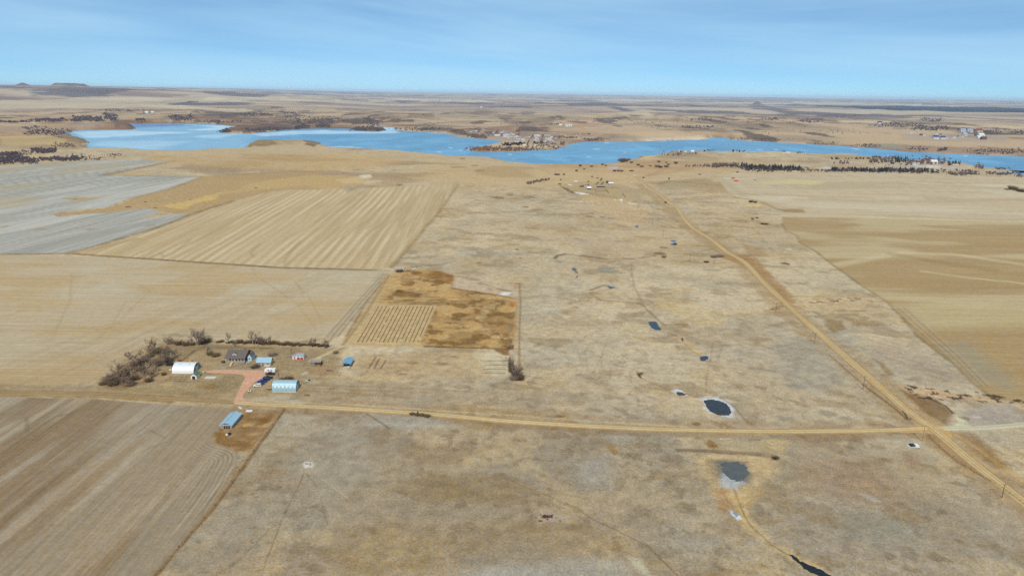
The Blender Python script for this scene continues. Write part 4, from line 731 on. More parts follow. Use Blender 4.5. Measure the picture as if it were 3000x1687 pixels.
pond([(2048,1050),(2060,1043),(2073,1044),(2074,1052),(2058,1058)], 'small round navy pond', (40, 42, 62))
pond([(2112,1356),(2135,1353),(2165,1354),(2186,1366),(2192,1388),(2178,1406),(2152,1408),(2128,1392),(2116,1374)], 'grey frozen pond below the dam', (88, 90, 90), 0.5, 0.06, 1.6)
pond([(1679,784),(1690,788),(1684,792),(1676,791)], 'small slate pool on the creek', (60, 64, 80)); pond([(1690,806),(1693,810),(1690,814),(1686,814),(1689,810)], 'tiny dark pool on the creek bend', (46, 40, 40))
pond([(1779,838),(1799,841),(1790,846),(1785,843)], 'wedge-shaped dark pool on the creek', (44, 40, 46)); pond([(1962,706),(1972,703),(1982,706),(1974,709)], 'upper of the two slate pools', (78, 84, 108)); pond([(1964,714),(1976,711),(1984,716),(1970,719)], 'lower of the two slate pools', (78, 84, 104))
pond([(1858,664),(1868,660),(1870,667),(1862,666)], 'dark pool at the field edge', (70, 68, 84)); pond([(1994,990),(2000,991),(2003,997),(1998,998)], 'tiny black pool between two ponds', (30, 24, 20))
pond([(2312,1626),(2325,1627),(2350,1645),(2395,1663),(2425,1680),(2450,1692),(2420,1694),(2380,1678),(2345,1655)], 'narrow black creek channel', (16, 14, 12), 0.4, 0.08)
pond([(2145,1499),(2155,1500),(2164,1510),(2156,1512)], 'small grey iced pool in the reeds', (140, 150, 158), 0.5)

# ---------------------------------------------------------------- roads
def road(name, pts, width, cols, label, lift=0.18, world=False, step=4.0, ragged=0.3):
    C = catmull(pts if world else W(pts), step); T = np.gradient(C, axis=0); T /= np.linalg.norm(T, axis=1)[:, None] + 1e-9; Nn = np.stack([-T[:, 1], T[:, 0]], 1)
    us = np.linspace(-1, 1, len(cols)); V = []; K = []; s = np.arange(len(C))
    wob = (vnoise(s * 0.21, s * 0 + 3.0, 5) - 0.5) * ragged * 2; wob2 = (vnoise(s * 0.23, s * 0 + 9.0, 6) - 0.5) * ragged * 2
    for j, u in enumerate(us):
        w = width / 2 + (wob if u < 0 else wob2) * (abs(u) > 0.9); p = C + Nn * (u * w)[:, None]
        z = height(p[:, 0], p[:, 1]) + lift * (1 - 0.55 * u * u) + 0.02
        if abs(u) > 0.99: z -= lift * 0.6
        V.append(np.stack([p[:, 0], p[:, 1], z], 1)); cc = np.tile(alb(cols[j]), (len(C), 1)) * (0.9 + 0.2 * vnoise(s * 0.11, s * 0 + j * 0.7, 8))[:, None]; K.append(cc)
    n, m = len(C), len(us); V = np.stack(V, 1).reshape(-1, 3); K = np.stack(K, 1).reshape(-1, 3); i = np.arange(n * m).reshape(n, m)
    f = np.stack([i[:-1, :-1], i[1:, :-1], i[1:, 1:], i[:-1, 1:]], -1).reshape(-1, 4)[:, ::-1]
    me = bpy.data.meshes.new(name); me.from_pydata(V.tolist(), [], f.tolist()); me.update()
    if me.polygons[0].normal.z < 0: me.flip_normals()
    ca = me.color_attributes.new('Col', 'FLOAT_COLOR', 'POINT'); ca.data.foreach_set('color', np.hstack([np.clip(K, 0, 1), np.ones((len(K), 1))]).astype(np.float32).ravel())
    me.materials.append(M['gravel']); o = link(bpy.data.objects.new(name, me)); tag(o, label, 'road', None, 'structure'); return o
M['gravel'] = ground_mat('gravel', 0.10, 0.10, None, 0.2)
g0, g1, g2, g3 = (162, 136, 98), (200, 174, 128), (174, 146, 102), (212, 188, 142)
road('dirt_road', [(690,1179),(800,1186),(1000,1196),(1250,1212),(1500,1234),(1750,1249),(2000,1259),(2250,1263),(2500,1262),(2640,1258),(2760,1252)], 5.9, [g0, g2, g1, g3, g2, g3, g1, g2, g0], 'tan gravel road running straight past the farm')
dw = (168, 136, 92)
road('dirt_track', [(-200,1143),(0,1149),(270,1155),(480,1166),(600,1174),(695,1179)], 5.0, [(150,126,90), (164,140,102), (140,116,82), (172,148,110), (144,120,86), (170,146,106), (150,126,90)], 'faint brown track west of the farm drive', 0.10)
road('dirt_road', [(1868,520),(1890,545),(1925,566),(1955,590),(1985,612),(2003,640),(2030,668),(2080,700),(2130,738),(2180,768),(2232,822),(2290,878),(2340,925),(2420,995),(2500,1065),(2580,1135),(2660,1205),(2740,1262),(2830,1338),(2920,1410),(3010,1480),(3120,1570),(3220,1650)], 7.8,
     [g0, g2, g1, g2, g3, g2, g1, g2, g0], 'tan gravel road climbing north towards the lake', 0.24)
gw = (200, 192, 164)
road('gravel_drive', [(2758,1255),(2800,1254),(2870,1253),(2950,1247),(3010,1242),(3120,1236)], 5.5, [(178,170,140), gw, (206,198,172), (184,174,146), (206,198,172), gw, (178,170,140)], 'pale gravel drive leading off the crossroads', 0.14)
def sheet(name, pts, col, label, lift=0.12, jag=0.25, cat='driveway', step=1.0):
    P = catmull(np.vstack([W(pts), W(pts)[:1]]), step)[:-1] + nrng.normal(0, jag, (1, 2)) * 0; P = P + nrng.normal(0, jag * 0.5, P.shape)
    c = P.mean(0); bm = bmesh.new(); vs = [bm.verts.new((x, y, float(z))) for (x, y), z in zip(P, height(P[:, 0], P[:, 1]) + lift)]
    bmesh.ops.triangle_fill(bm, edges=[bm.edges.new((vs[i], vs[(i + 1) % len(vs)])) for i in range(len(vs))], use_beauty=True)
    for f in bm.faces:
        f.normal_update()
        if f.normal.z < 0: f.normal_flip()
    me = bpy.data.meshes.new(name); bm.to_mesh(me); bm.free()
    ca = me.color_attributes.new('Col', 'FLOAT_COLOR', 'POINT'); n = len(me.vertices); ca.data.foreach_set('color', np.tile(np.append(alb(col), 1.0), (n, 1)).astype(np.float32).ravel())
    me.materials.append(M['gravel']); o = link(bpy.data.objects.new(name, me)); tag(o, label, cat, None, 'structure'); return o
sheet('driveway', [(602,1087),(640,1083),(700,1084),(775,1086),(781,1093),(790,1100),(775,1102),(760,1112),(748,1120),(735,1132),(722,1146),(714,1158),(714,1168),(724,1177),(700,1180),(685,1178),(692,1160),(700,1142),(710,1122),(717,1108),(712,1100),(690,1096),(650,1094),(610,1092)], (206, 160, 134), 'reddish scoria driveway turning in from the gravel road')
sheet('crossroads', [(2640,1255),(2700,1240),(2690,1222),(2712,1235),(2760,1250),(2790,1275),(2770,1290),(2745,1278),(2715,1268),(2640,1268)], (196, 158, 98), 'worn tan gravel apron at the crossroads', 0.09, cat='road')

# ---------------------------------------------------------------- haze: one closed box of air round the whole scene
hm = bpy.data.materials.new('haze'); hm.use_nodes = True; hm.node_tree.nodes.clear()
ho = hm.node_tree.nodes.new('ShaderNodeOutputMaterial'); hv = hm.node_tree.nodes.new('ShaderNodeVolumePrincipled')
hv.inputs['Color'].default_value = (0.66, 0.83, 1.0, 1); hv.inputs['Density'].default_value = 2.6e-5; hv.inputs['Anisotropy'].default_value = -0.3
hm.node_tree.links.new(hv.outputs[0], ho.inputs['Volume'])
hb = MB().box(-90000, 90000, -90000, 90000, -300, 258).build('haze', hm); tag(hb, 'thin blue haze over the far plains', 'haze', None, 'stuff')

# ---------------------------------------------------------------- farm buildings
def arch(w, h, n=18, power=1.0):
    return [(w/2 - w/2 * math.cos(math.pi * k / n), h * math.sin(math.pi * k / n) ** power) for k in range(n + 1)]
def quonset(label, x0, x1, y0, w, h, mat, power=1.0, sky_panels=0, name='quonset_building'):
    t = thing(name, label, 'barn', at(x0, y0)); L = x1 - x0; A = arch(w, h, 18, power); In = [(w/2 + (y - w/2) * 0.975, z * 0.975) for y, z in A]
    n = len(A); vs = [(0, y, z) for y, z in A] + [(L, y, z) for y, z in A] + [(0, y, z) for y, z in In] + [(L, y, z) for y, z in In]
    fs = [(k, k+1, n+k+1, n+k) for k in range(n-1)] + [(2*n+k, 3*n+k, 3*n+k+1, 2*n+k+1) for k in range(n-1)] + [(k, 2*n+k, 2*n+k+1, k+1) for k in range(n-1)] + [(n+k, n+k+1, 3*n+k+1, 3*n+k) for k in range(n-1)]
    MB().add(vs, fs).build('shell', mat, t, smooth=False)
    for xx in (0.35, L - 0.35):
        MB().extrude(In, 0, xx - 0.05, xx + 0.05).build('end_wall', M['grey_steel'], t)
    d = MB().box(L - 0.29, L - 0.2, w * 0.36, w * 0.66, 0.0, h * 0.62).build('sliding_door', M['pale_blue'], t); MB().box(L - 0.198, L - 0.12, w * 0.36, w * 0.66, h * 0.61, h * 0.66).build('door_track', M['grey_steel'], d)
    MB().box(L - 0.29, L - 0.22, w * 0.75, w * 0.84, 1.2, 2.1).build('window', M['glass'], t)
    MB().box(L - 0.29, L - 0.22, w * 0.42, w * 0.58, h * 0.70, h * 0.82).build('loft_door', M['dark_void'], t)
    MB().box(-0.1, L + 0.1, -0.14, 0.22, -0.3, 0.18).build('footing', M['concrete'], t); MB().box(-0.1, L + 0.1, w - 0.22, w + 0.14, -0.3, 0.18).build('footing', M['concrete'], t)
    for k in range(sky_panels):
        x = L * (k + 0.6) / (sky_panels + 0.2); a = A[2]; b = A[3]
        MB().add([(x, a[0] - 0.03, a[1]), (x + 0.9, a[0] - 0.03, a[1]), (x + 0.9, b[0] - 0.05, b[1]), (x, b[0] - 0.05, b[1]), (x, a[0] + 0.05, a[1]), (x + 0.9, a[0] + 0.05, a[1]), (x + 0.9, b[0] + 0.03, b[1]), (x, b[0] + 0.03, b[1])],
                 [(0,1,2,3),(4,7,6,5),(0,4,5,1),(1,5,6,2),(2,6,7,3),(3,7,4,0)]).build('light_panel', M['white_paint'], t)
    return t
q1 = quonset('shiny white metal quonset building beside the green-roofed shed', -214.0, -200.2, 398.2, 11.2, 5.3, M['white_metal'])
for k, x in enumerate((4.0, 10.2)): MB().tube((x, 3.4, 4.7), (x, 3.4, 5.5), 0.14).build('roof_vent', M['grey_steel'], q1)
quonset('pale blue metal quonset building next to the gravel road', -142.2, -127.7, 373.2, 8.0, 6.0, M['blue_metal'], 0.75, 6)

def gable(t, L, D, hw, hr, wall, roof, along='x', over=0.35, wall_name='wall', roof_name='roof', base=0.0, parent_off=(0, 0)):
    ox, oy = parent_off
    if along == 'x':
        prof = [(oy, base), (oy + D, base), (oy + D, hw), (oy + D / 2, hr), (oy, hw)]; w = MB().extrude(prof, 0, ox, ox + L).build(wall_name, wall, t)
        s = (hr - hw) / (D / 2); th = 0.16; e = over
        rp = [(oy - e, hw - s * e + 0.04), (oy + D / 2, hr + 0.04), (oy + D + e, hw - s * e + 0.04), (oy + D + e, hw - s * e + 0.04 + th), (oy + D / 2, hr + 0.04 + th), (oy - e, hw - s * e + 0.04 + th)]
        r = MB().extrude(rp, 0, ox - over, ox + L + over).build(roof_name, roof, t)
    else:
        prof = [(ox, base), (ox + L, base), (ox + L, hw), (ox + L / 2, hr), (ox, hw)]; w = MB().extrude(prof, 1, oy, oy + D).build(wall_name, wall, t)
        s = (hr - hw) / (L / 2); th = 0.16; e = over
        rp = [(ox - e, hw - s * e + 0.04), (ox + L / 2, hr + 0.04), (ox + L + e, hw - s * e + 0.04), (ox + L + e, hw - s * e + 0.04 + th), (ox + L / 2, hr + 0.04 + th), (ox - e, hw - s * e + 0.04 + th)]
        r = MB().extrude(rp, 1, oy - over, oy + D + over).build(roof_name, roof, t)
    return w, r
def window(t, x0, x1, y, z0, z1, frame=True, mat=None, axis='y'):
    f = (lambda a, b, c, d, e, g: MB().box(a, b, c, d, e, g)) if axis == 'y' else (lambda a, b, c, d, e, g: MB().box(c, d, a, b, e, g))
    w = f(x0, x1, y - 0.06, y + 0.02, z0, z1).build('window', mat or M['glass'], t)
    if frame: f(x0 - 0.1, x1 + 0.1, y - 0.03, y + 0.02, z0 - 0.1, z1 + 0.1).build('frame', M['white_paint'], w)
    return w
# small white shed with the green roof
t = thing('garden_shed', 'small white shed with a mossy green roof and dark doorway', 'shed', at(-198.2, 390.0))
gable(t, 3.5, 5.2, 2.3, 3.6, M['white_paint'], M['green_roof'], 'y', 0.25)
MB().box(0.75, 2.75, -0.05, 0.03, 0.02, 2.0).build('doorway', M['dark_void'], t); MB().box(0.6, 0.75, -0.06, 0.03, 0, 2.15).build('door_jamb', M['white_paint'], t); MB().box(2.75, 2.9, -0.06, 0.03, 0, 2.15).build('door_jamb', M['white_paint'], t)
# farmhouse
t = thing('farmhouse', 'dark-roofed bungalow farmhouse with a porch and wooden ramp', 'house', at(-186.6, 416.2))
MB().box(0, 11.4, 1.8, 12.6, -0.3, 1.2).build('foundation', M['stone'], t)
wl = MB().extrude([(1.8, 1.2), (12.6, 1.2), (12.6, 3.7), (7.2, 6.6), (1.8, 3.7)], 0, 0.05, 11.35).build('wall', M['brown_wood'], t)
r = MB().extrude([(-0.9, 3.45), (7.2, 6.86), (13.3, 3.45), (13.3, 3.68), (7.2, 7.1), (-0.9, 3.68)], 0, -1.2, 12.6).build('roof', M['dark_shingle'], t)
MB().box(9.4, 10.1, 7.6, 8.3, 5.6, 7.9).build('chimney', M['brown_wood'], r)
d = MB().extrude([(2.7, 5.0), (6.3, 5.0), (4.5, 6.15)], 1, 2.2, 5.8).build('dormer', M['white_paint'], t); MB().extrude([(2.2, 4.98), (4.5, 6.42), (6.8, 4.98), (6.8, 5.12), (4.5, 6.58), (2.2, 5.12)], 1, 2.0, 6.2).build('dormer_roof', M['dark_shingle'], d); MB().box(4.15, 4.85, 2.12, 2.22, 5.12, 5.68).build('window', M['glass'], d)
MB().box(-0.6, 12.0, -0.6, 1.8, 0.95, 1.2).build('porch_floor', M['weathered'], t); MB().box(-0.5, 11.9, -0.45, 1.75, 0.0, 0.94).build('porch_skirt', M['grey_wood'], t)
for k in range(7):
    x = -0.5 + k * 2.05; MB().box(x, x + 0.2, -0.55, -0.35, 1.2, 3.45).build('porch_post', M['white_paint'], t)
for z in (1.7, 2.15): MB().box(-0.5, 2.9, -0.5, -0.42, z, z + 0.1).build('railing', M['weathered'], t); MB().box(4.8, 11.9, -0.5, -0.42, z, z + 0.1).build('railing', M['weathered'], t)
MB().add([(3.2,-5.0,0.1),(4.6,-5.0,0.1),(4.6,-0.6,1.2),(3.2,-0.6,1.2),(3.2,-5.0,-0.05),(4.6,-5.0,-0.05),(4.6,-0.6,1.0),(3.2,-0.6,1.0)], [(0,1,2,3),(4,7,6,5),(0,4,5,1),(1,5,6,2),(2,6,7,3),(3,7,4,0)]).build('ramp', M['pale_wood'], t)
for x0 in (1.0, 6.2, 8.6): window(t, x0, x0 + 1.4, 1.76, 1.9, 3.1)
MB().box(3.6, 4.5, 1.72, 1.82, 1.2, 3.2).build('door', M['white_paint'], t)
gable(t, 2.6, 6.4, 3.3, 5.0, M['pale_blue'], M['dark_shingle'], 'y', 0.15, 'annex_wall', 'annex_roof', 0.0, (12.7, 3.4)); window(t, 13.4, 14.2, 3.38, 1.4, 2.4)
MB().box(12.2, 15.0, 1.0, 3.2, 0.0, 0.5).build('side_deck', M['weathered'], t)
# blue-roofed outbuilding beside the house
t = thing('outbuilding', 'low stone outbuilding with a pale blue metal roof beside the farmhouse', 'outbuilding', at(-165.7, 412.7)); gable(t, 9.2, 5.6, 2.4, 4.7, M['stone'], M['blue_roof'], 'x', 0.4)
for x0 in (1.4, 7.0): window(t, x0, x0 + 0.9, 0.0, 1.0, 1.9)
MB().box(3.7, 4.6, -0.05, 0.03, 0.02, 2.0).build('door', M['brown_wood'], t); MB().box(5.2, 9.0, -1.1, -0.1, 0, 0.5).build('planter', M['concrete'], t); MB().tube((4.4, 2.8, 4.6), (4.4, 2.8, 5.3), 0.15).build('stove_pipe', M['grey_steel'], t)
# white garage
t = thing('garage', 'small white garage with two red doors', 'garage', at(-146.1, 424.3)); gable(t, 4.9, 3.9, 2.7, 3.5, M['white_paint'], M['grey_roof'], 'x', 0.25, parent_off=(2.7, 0))
for x0 in (3.1, 5.35):
    g = MB().box(x0, x0 + 1.95, -0.06, 0.03, 0.03, 1.35).build('garage_door', M['red_paint'], t); MB().box(x0 + 0.4, x0 + 0.85, -0.07, 0.03, 1.75, 2.15).build('window', M['glass'], t); MB().box(x0 + 1.1, x0 + 1.55, -0.07, 0.03, 1.75, 2.15).build('window', M['glass'], t)
MB().box(0, 2.65, 0.2, 3.4, -0.1, 2.4).build('lean_to_wall', M['white_paint'], t); MB().box(-0.2, 2.66, 0.0, 3.6, 2.4, 2.55).build('lean_to_roof', M['grey_roof'], t); MB().box(1.25, 2.0, 0.14, 0.22, 0.02, 1.9).build('door', M['red_paint'], t); window(t, 0.4, 0.9, 0.18, 1.1, 1.6, False)
# derelict slatted shed
t = thing('open_shed', 'derelict slatted wooden shed with a sagging open roof', 'shed', at(-132.0, 412.8))
for x, y in ((0, 0), (3.9, 0), (7.9, 0), (0, 4.0), (3.9, 4.0), (7.9, 4.0)): MB().box(x, x + 0.2, y, y + 0.2, -0.1, 3.0 + 0.12 * y).build('post', M['dark_pole'], t)
for k in range(9):
    y = -0.3 + k * 0.56; MB().box(-0.3, 8.3, y, y + 0.3, 3.02 + 0.12 * y, 3.12 + 0.12 * y).build('roof_slat', M['weathered'], t)
for k in range(5):
    z = 0.4 + k * 0.55; MB().box(0.05, 4.2, -0.06, 0.0, z, z + 0.22).build('wall_slat', M['weathered'], t)
MB().box(7.92, 8.02, 0.1, 4.0, 0.1, 2.9).build('side_wall', M['dark_pole'], t); MB().box(0.3, 7.8, 3.9, 3.98, 0.1, 2.9).build('back_wall', M['brown_wood'], t)
# open carport
t = thing('carport', 'open carport with a bright blue gabled roof', 'carport', at(-109.7, 411.0))
for x in (0, 5.3):
    for y in (0.2, 4.6, 9.2): MB().box(x, x + 0.2, y, y + 0.2, -0.1, 2.75).build('post', M['grey_wood'], t)
s = (3.9 - 2.7) / 2.75; MB().extrude([(-0.35, 2.6), (2.75, 3.9), (5.85, 2.6), (5.85, 2.76), (2.75, 4.06), (-0.35, 2.76)], 1, -0.4, 9.9).build('roof', M['deep_blue'], t)
MB().extrude([(0, 2.75), (5.5, 2.75), (2.75, 3.84)], 1, 0.1, 0.2).build('gable_board', M['grey_wood'], t); MB().box(0.1, 5.4, 9.25, 9.35, 0, 2.7).build('back_wall', M['dark_pole'], t); MB().box(0.05, 0.15, 4.0, 9.2, 0, 2.6).build('side_wall', M['grey_wood'], t); MB().box(5.42, 5.52, 1.0, 9.2, 0, 2.6).build('side_wall', M['grey_wood'], t)
MB().box(3.2, 4.9, 0.6, 1.7, 0.0, 0.7).build('bench', M['pale_blue'], t)
# long shed south of the road
t = thing('long_shed', 'long shed with a light blue metal roof south of the gravel road', 'shed', at(-153.9, 327.0)); gable(t, 6.3, 13.4, 2.2, 3.5, M['grey_steel'], M['blue_roof_y'], 'y', 0.35)
for x0 in (1.9, 3.1, 4.3): MB().box(x0, x0 + 0.8, -0.06, 0.03, 0.05, 1.9).build('door', M['dark_void'], t)
for x0 in (2.3, 3.6): MB().box(x0, x0 + 0.4, -0.06, 0.03, 2.45, 2.8).build('gable_vent', M['dark_void'], t)
for k in range(6):
    y = 1.2 + k * 2.0; MB().box(3.0, 3.3, y, y + 1.2, 3.62, 3.78).build('ridge_vent', M['grey_steel'], t)
for k in range(7):
    x0 = 0.15 + k * 0.25; MB().box(x0, x0 + 0.12, -0.05, 0.02, 0.1, 2.0).build('wall_slat', M['weathered'], t)
MB().box(-0.38, 6.68, -0.42, -0.352, 2.0, 2.2).build('fascia', M['white_paint'], t)

# ---------------------------------------------------------------- vehicles
def wheels(t, xs, wy, r=0.36):
    for x in xs:
        for y in (-wy, wy):
            a = MB().tube((0, -0.12, 0), (0, 0.12, 0), r, r, 14).build('wheel', M['tyre'], t, loc=(x, y, r)); MB().tube((0, -0.13, 0), (0, 0.13, 0), r * 0.58, r * 0.58, 10).build('rim', M['rim'], a)
def vehicle(kind, paint, label, loc, rz=0.0, group='vehicles parked along the driveway', name=None):
    t = thing(name or {'suv': 'parked_car', 'pickup': 'pickup_truck', 'sedan': 'parked_car'}[kind], label, 'truck' if kind == 'pickup' else 'car', loc, group, rz)
    L, Wd = {'suv': (4.9, 1.95), 'pickup': (5.8, 2.0), 'sedan': (4.7, 1.82)}[kind]; hl = L / 2; w = Wd / 2
    if kind == 'suv': body = [(-hl, .45), (-hl, .85), (-hl + .15, 1.0), (-hl + 1.35, 1.08), (hl - .05, 1.1), (hl, .95), (hl, .45)]; cab = [(-hl + 1.25, 1.06), (-hl + 1.95, 1.72), (hl - .55, 1.74), (hl - .12, 1.09)]
    elif kind == 'pickup': body = [(-hl, .55), (-hl, 1.0), (-hl + .2, 1.15), (-hl + 1.55, 1.2), (hl, 1.2), (hl, .55)]; cab = [(-hl + 1.4, 1.19), (-hl + 2.05, 1.86), (-hl + 3.6, 1.88), (-hl + 3.9, 1.19)]
    else: body = [(-hl, .4), (-hl, .7), (-hl + .2, .8), (-hl + 1.3, .93), (hl - .7, .95), (hl - .05, .9), (hl, .5), (hl, .4)]; cab = [(-hl + 1.15, .92), (-hl + 1.95, 1.42), (hl - 1.5, 1.43), (hl - .65, .94)]
    b = MB().extrude(body, 1, -w, w).build('body', paint, t); bv = b.modifiers.new('bevel', 'BEVEL'); bv.width = 0.07; bv.segments = 2
    (ax, az), (bx, bz), (cx, cz), (dx_, dz) = cab; k = 0.16
    MB().add([(ax, -w + .06, az), (bx, -w + k, bz), (cx, -w + k, cz), (dx_, -w + .06, dz), (ax, w - .06, az), (bx, w - k, bz), (cx, w - k, cz), (dx_, w - .06, dz)], [(0,1,2,3),(7,6,5,4),(0,4,5,1),(1,5,6,2),(2,6,7,3)]).build('windows', M['glass'], t)
    MB().box(bx - .05, cx + .05, -w + k - .02, w - k + .02, bz + .003, bz + .06).build('roof_panel', paint, t)
    for x in (bx + (cx - bx) * 0.02, (bx + cx) / 2, cx - .06):
        for s in (-1, 1): MB().add([(x - .06, s * (w - .045), az), (x + .06, s * (w - .045), az), (x + .06, s * (w - k + .02), bz), (x - .06, s * (w - k + .02), bz)], [(0, 1, 2, 3)]).build('pillar', paint, t)
    if kind == 'pickup': MB().box(-hl + 4.05, hl - .12, -w + .14, w - .14, 1.15, 1.206).build('cargo_bed', M['tyre'], t)
    for s in (-1, 1):
        MB().box(-hl - .02, -hl + .08, s * w * .72 - .2, s * w * .72 + .2, body[1][1] - .18, body[1][1] - .02).build('headlight', M['lamp'], t); MB().box(hl - .08, hl + .02, s * w * .8 - .12, s * w * .8 + .12, .75, .95).build('tail_light', M['tail'], t)
    MB().box(-hl - .05, -hl + .06, -w + .05, w - .05, .42, .6).build('bumper', M['rim'], t); MB().box(hl - .06, hl + .05, -w + .05, w - .05, .42, .6).build('bumper', M['rim'], t)
    wheels(t, (-hl + .95, hl - 1.05), w - .1, 0.40 if kind == 'pickup' else 0.35); return t
def up(p, dz=0.0): return (p[0], p[1], p[2] + dz)
vehicle('suv', M['car_white'], 'white estate car at the driveway edge, lowest in the row', gpt(755, 1131.5), 0.05)
vehicle('sedan', M['car_navy'], 'dark navy saloon parked next to the white car', gpt(763, 1126), 0.1)
vehicle('pickup', M['car_blue'], 'bright blue pickup in the middle of the parked row', gpt(768, 1120.5), 0.12)
vehicle('suv', M['car_navy'], 'navy off-roader parked behind the bright blue pickup', gpt(778, 1114.5), 0.1)
vehicle('pickup', M['car_black'], 'black pickup at the far end of the parked row', gpt(785, 1109), 0.1)
vehicle('pickup', M['car_black'], 'dark pickup parked alongside the white camper trailer', up(gpt(792, 1098), 0.1), 0.0)
# camper trailer
t = thing('camper_trailer', 'white camper trailer parked at the top of the driveway', 'camper', up(gpt(792, 1091.5), 0.1)); b = MB().extrude([(-3.4, .6), (-3.5, 1.4), (-3.1, 2.75), (-2.7, 3.0), (3.3, 3.0), (3.5, 2.7), (3.5, .6)], 1, -1.2, 1.2).build('body', M['car_white'], t); bv = b.modifiers.new('bevel', 'BEVEL'); bv.width = 0.1; bv.segments = 2
for x0 in (-1.3, 0.6): MB().box(x0, x0 + 1.1, -1.24, -1.15, 1.7, 2.3).build('window', M['glass'], t)
MB().box(2.0, 2.6, -1.24, -1.15, .75, 2.5).build('door', M['white_paint'], t); MB().box(-3.3, 3.45, -1.225, -1.16, 1.05, 1.2).build('stripe', M['rv_stripe'], t); MB().box(-.5, .5, -.4, .4, 2.98, 3.25).build('air_conditioner', M['white_paint'], t); MB().box(1.6, 2.1, -.25, .25, 2.98, 3.12).build('roof_vent', M['grey_steel'], t); MB().box(-4.6, -3.45, -.06, .06, .45, .6).build('hitch', M['tyre'], t); wheels(t, (.3, 1.2), 1.05, .36)
# quad bike by the white quonset
t = thing('quad_bike', 'small white quad bike by the white quonset building', 'quad bike', gpt(597, 1091)); MB().extrude([(-1.0, .5), (-.9, .8), (-.3, .75), (.1, .95), (.9, .9), (1.0, .6), (.6, .45), (-.6, .45)], 1, -.35, .35).build('body', M['car_white'], t); MB().box(-.05, .75, -.18, .18, .92, 1.05).build('seat', M['tyre'], t); MB().tube((-.45, -.4, 1.1), (-.45, .4, 1.1), .03).build('handlebar', M['tyre'], t); wheels(t, (-.75, .7), .5, .28)
# abandoned cars by the garden block
vehicle('suv', M['car_white'], 'white abandoned car at the corner of the overgrown garden block', gpt(1214, 790.5), 0.0, 'abandoned vehicles', 'abandoned_car'); vehicle('sedan', M['car_black'], 'black abandoned car among brush beside the garden block', gpt(1173, 794.5), 0.3, 'abandoned vehicles', 'abandoned_car'); vehicle('sedan', M['car_white'], 'white-topped abandoned car among brush beside the garden block', gpt(1182, 794), -0.2, 'abandoned vehicles', 'abandoned_car')

# ---------------------------------------------------------------- yard things
def pole(p, h, label, arm=True, group=None, mat='dark_pole', transformer=False):
    t = thing('utility_pole', label, 'utility pole', p, group); MB().tube((0, 0, -.5), (0, 0, h), .17, .11, 8).build('pole', M[mat], t)
    if arm:
        a = MB().box(-1.1, 1.1, -.07, .07, h - .55, h - .4).build('crossarm', M[mat], t)
        for x in (-1.0, -.35, .35, 1.0): MB().tube((x, 0, h - .4), (x, 0, h - .22), .05, .04, 6).build('insulator', M['white_paint'], a)
    if transformer: MB().tube((.32, 0, h - 1.9), (.32, 0, h - 1.0), .24, .24, 10).build('transformer', M['concrete'], t)
    return t
pole(gpt(817, 1113), 9.0, 'dark utility pole between the camper and the blue quonset', False)
pole(gpt(2701.5, 1292), 9.4, 'pale utility pole with a transformer at the crossroads', True, None, 'pole_wood', True)
for q in ((2935,1457,7.2),(2528,1140,9.0),(2386,1006,8.4),(2273,913,8.6),(2091,784,8.5),(2021,766,8.5),(1977,730,8.5),(1942,694,8.5),(1912,659,8.5),(1878,631,8.5),(1857,606,8.5)):
    pole(gpt(q[0], q[1]), q[2], 'dark wooden power pole in the line beside the north road', True, 'power poles along the north road')
t = thing('yard_sign', 'red and white board on posts beside the driveway mouth', 'sign', gpt(731, 1149)); b = MB().box(-.85, .85, -.05, .05, .7, 2.0).build('panel', M['white_paint'], t); MB().box(-.4, .4, -.08, -.052, 1.0, 1.7).build('dark_centre', M['glass'], b); MB().box(-.85, .85, -.075, -.052, 1.82, 1.98).build('red_band', M['red_paint'], b)
for x in (-.7, .6): MB().box(x, x + .12, .06, .18, -.1, 1.9).build('post', M['grey_wood'], t)
t = thing('mailbox', 'dark mailbox on a post at the driveway mouth', 'mailbox', gpt(729.5, 1154)); MB().box(-.06, .06, -.06, .06, -.1, 1.1).build('post', M['dark_pole'], t); MB().extrude([(-.16, 1.1), (.16, 1.1), (.16, 1.3), (.08, 1.4), (-.08, 1.4), (-.16, 1.3)], 1, -.28, .28).build('box', M['car_black'], t)
t = thing('flatbed_trailer', 'small wooden flatbed trailer beside the blue quonset', 'trailer', gpt(789, 1140.5)); MB().box(-1.7, 1.5, -.9, .9, .62, .76).build('frame', M['tyre'], t)
for k in range(6): MB().box(-1.7, 1.5, -.88 + k * .3, -.62 + k * .3, .763, .83).build('plank', M['tan_wood'], t)
MB().box(-2.8, -1.7, -.05, .05, .55, .65).build('drawbar', M['tyre'], t); wheels(t, (.2,), 1.0, .32)
t = thing('concrete_slab', 'pale concrete slab in the grass by the green-roofed shed', 'slab', at(-190.7, 391.0)); MB().add([(0,0,-.1),(6.4,0,-.1),(6.6,3.7,-.1),(.1,3.7,-.1),(0,0,.12),(6.4,0,.12),(6.6,3.7,.12),(.1,3.7,.12)], [(0,3,2,1),(4,5,6,7),(0,1,5,4),(1,2,6,5),(2,3,7,6),(3,0,4,7)]).build('slab', M['concrete'], t); MB().box(.02, 6.38, -.12, -.01, -.1, .06).build('edge_form', M['grey_wood'], t)
t = thing('blue_crate', 'pale blue pallet crate east of the blue quonset', 'crate', gpt(900, 1117)); 
for k in range(4): MB().box(-1.0 , 1.0, -1.0 + k * .55, -.65 + k * .55, .5, .58).build('slat', M['pale_blue'], t)
for x in (-1.0, .85): MB().box(x, x + .15, -1.0, 1.0, 0, .5).build('runner', M['pale_blue'], t)
MB().box(.3, 1.6, .2, .9, .6, 1.0).build('load', M['dark_void'], t)
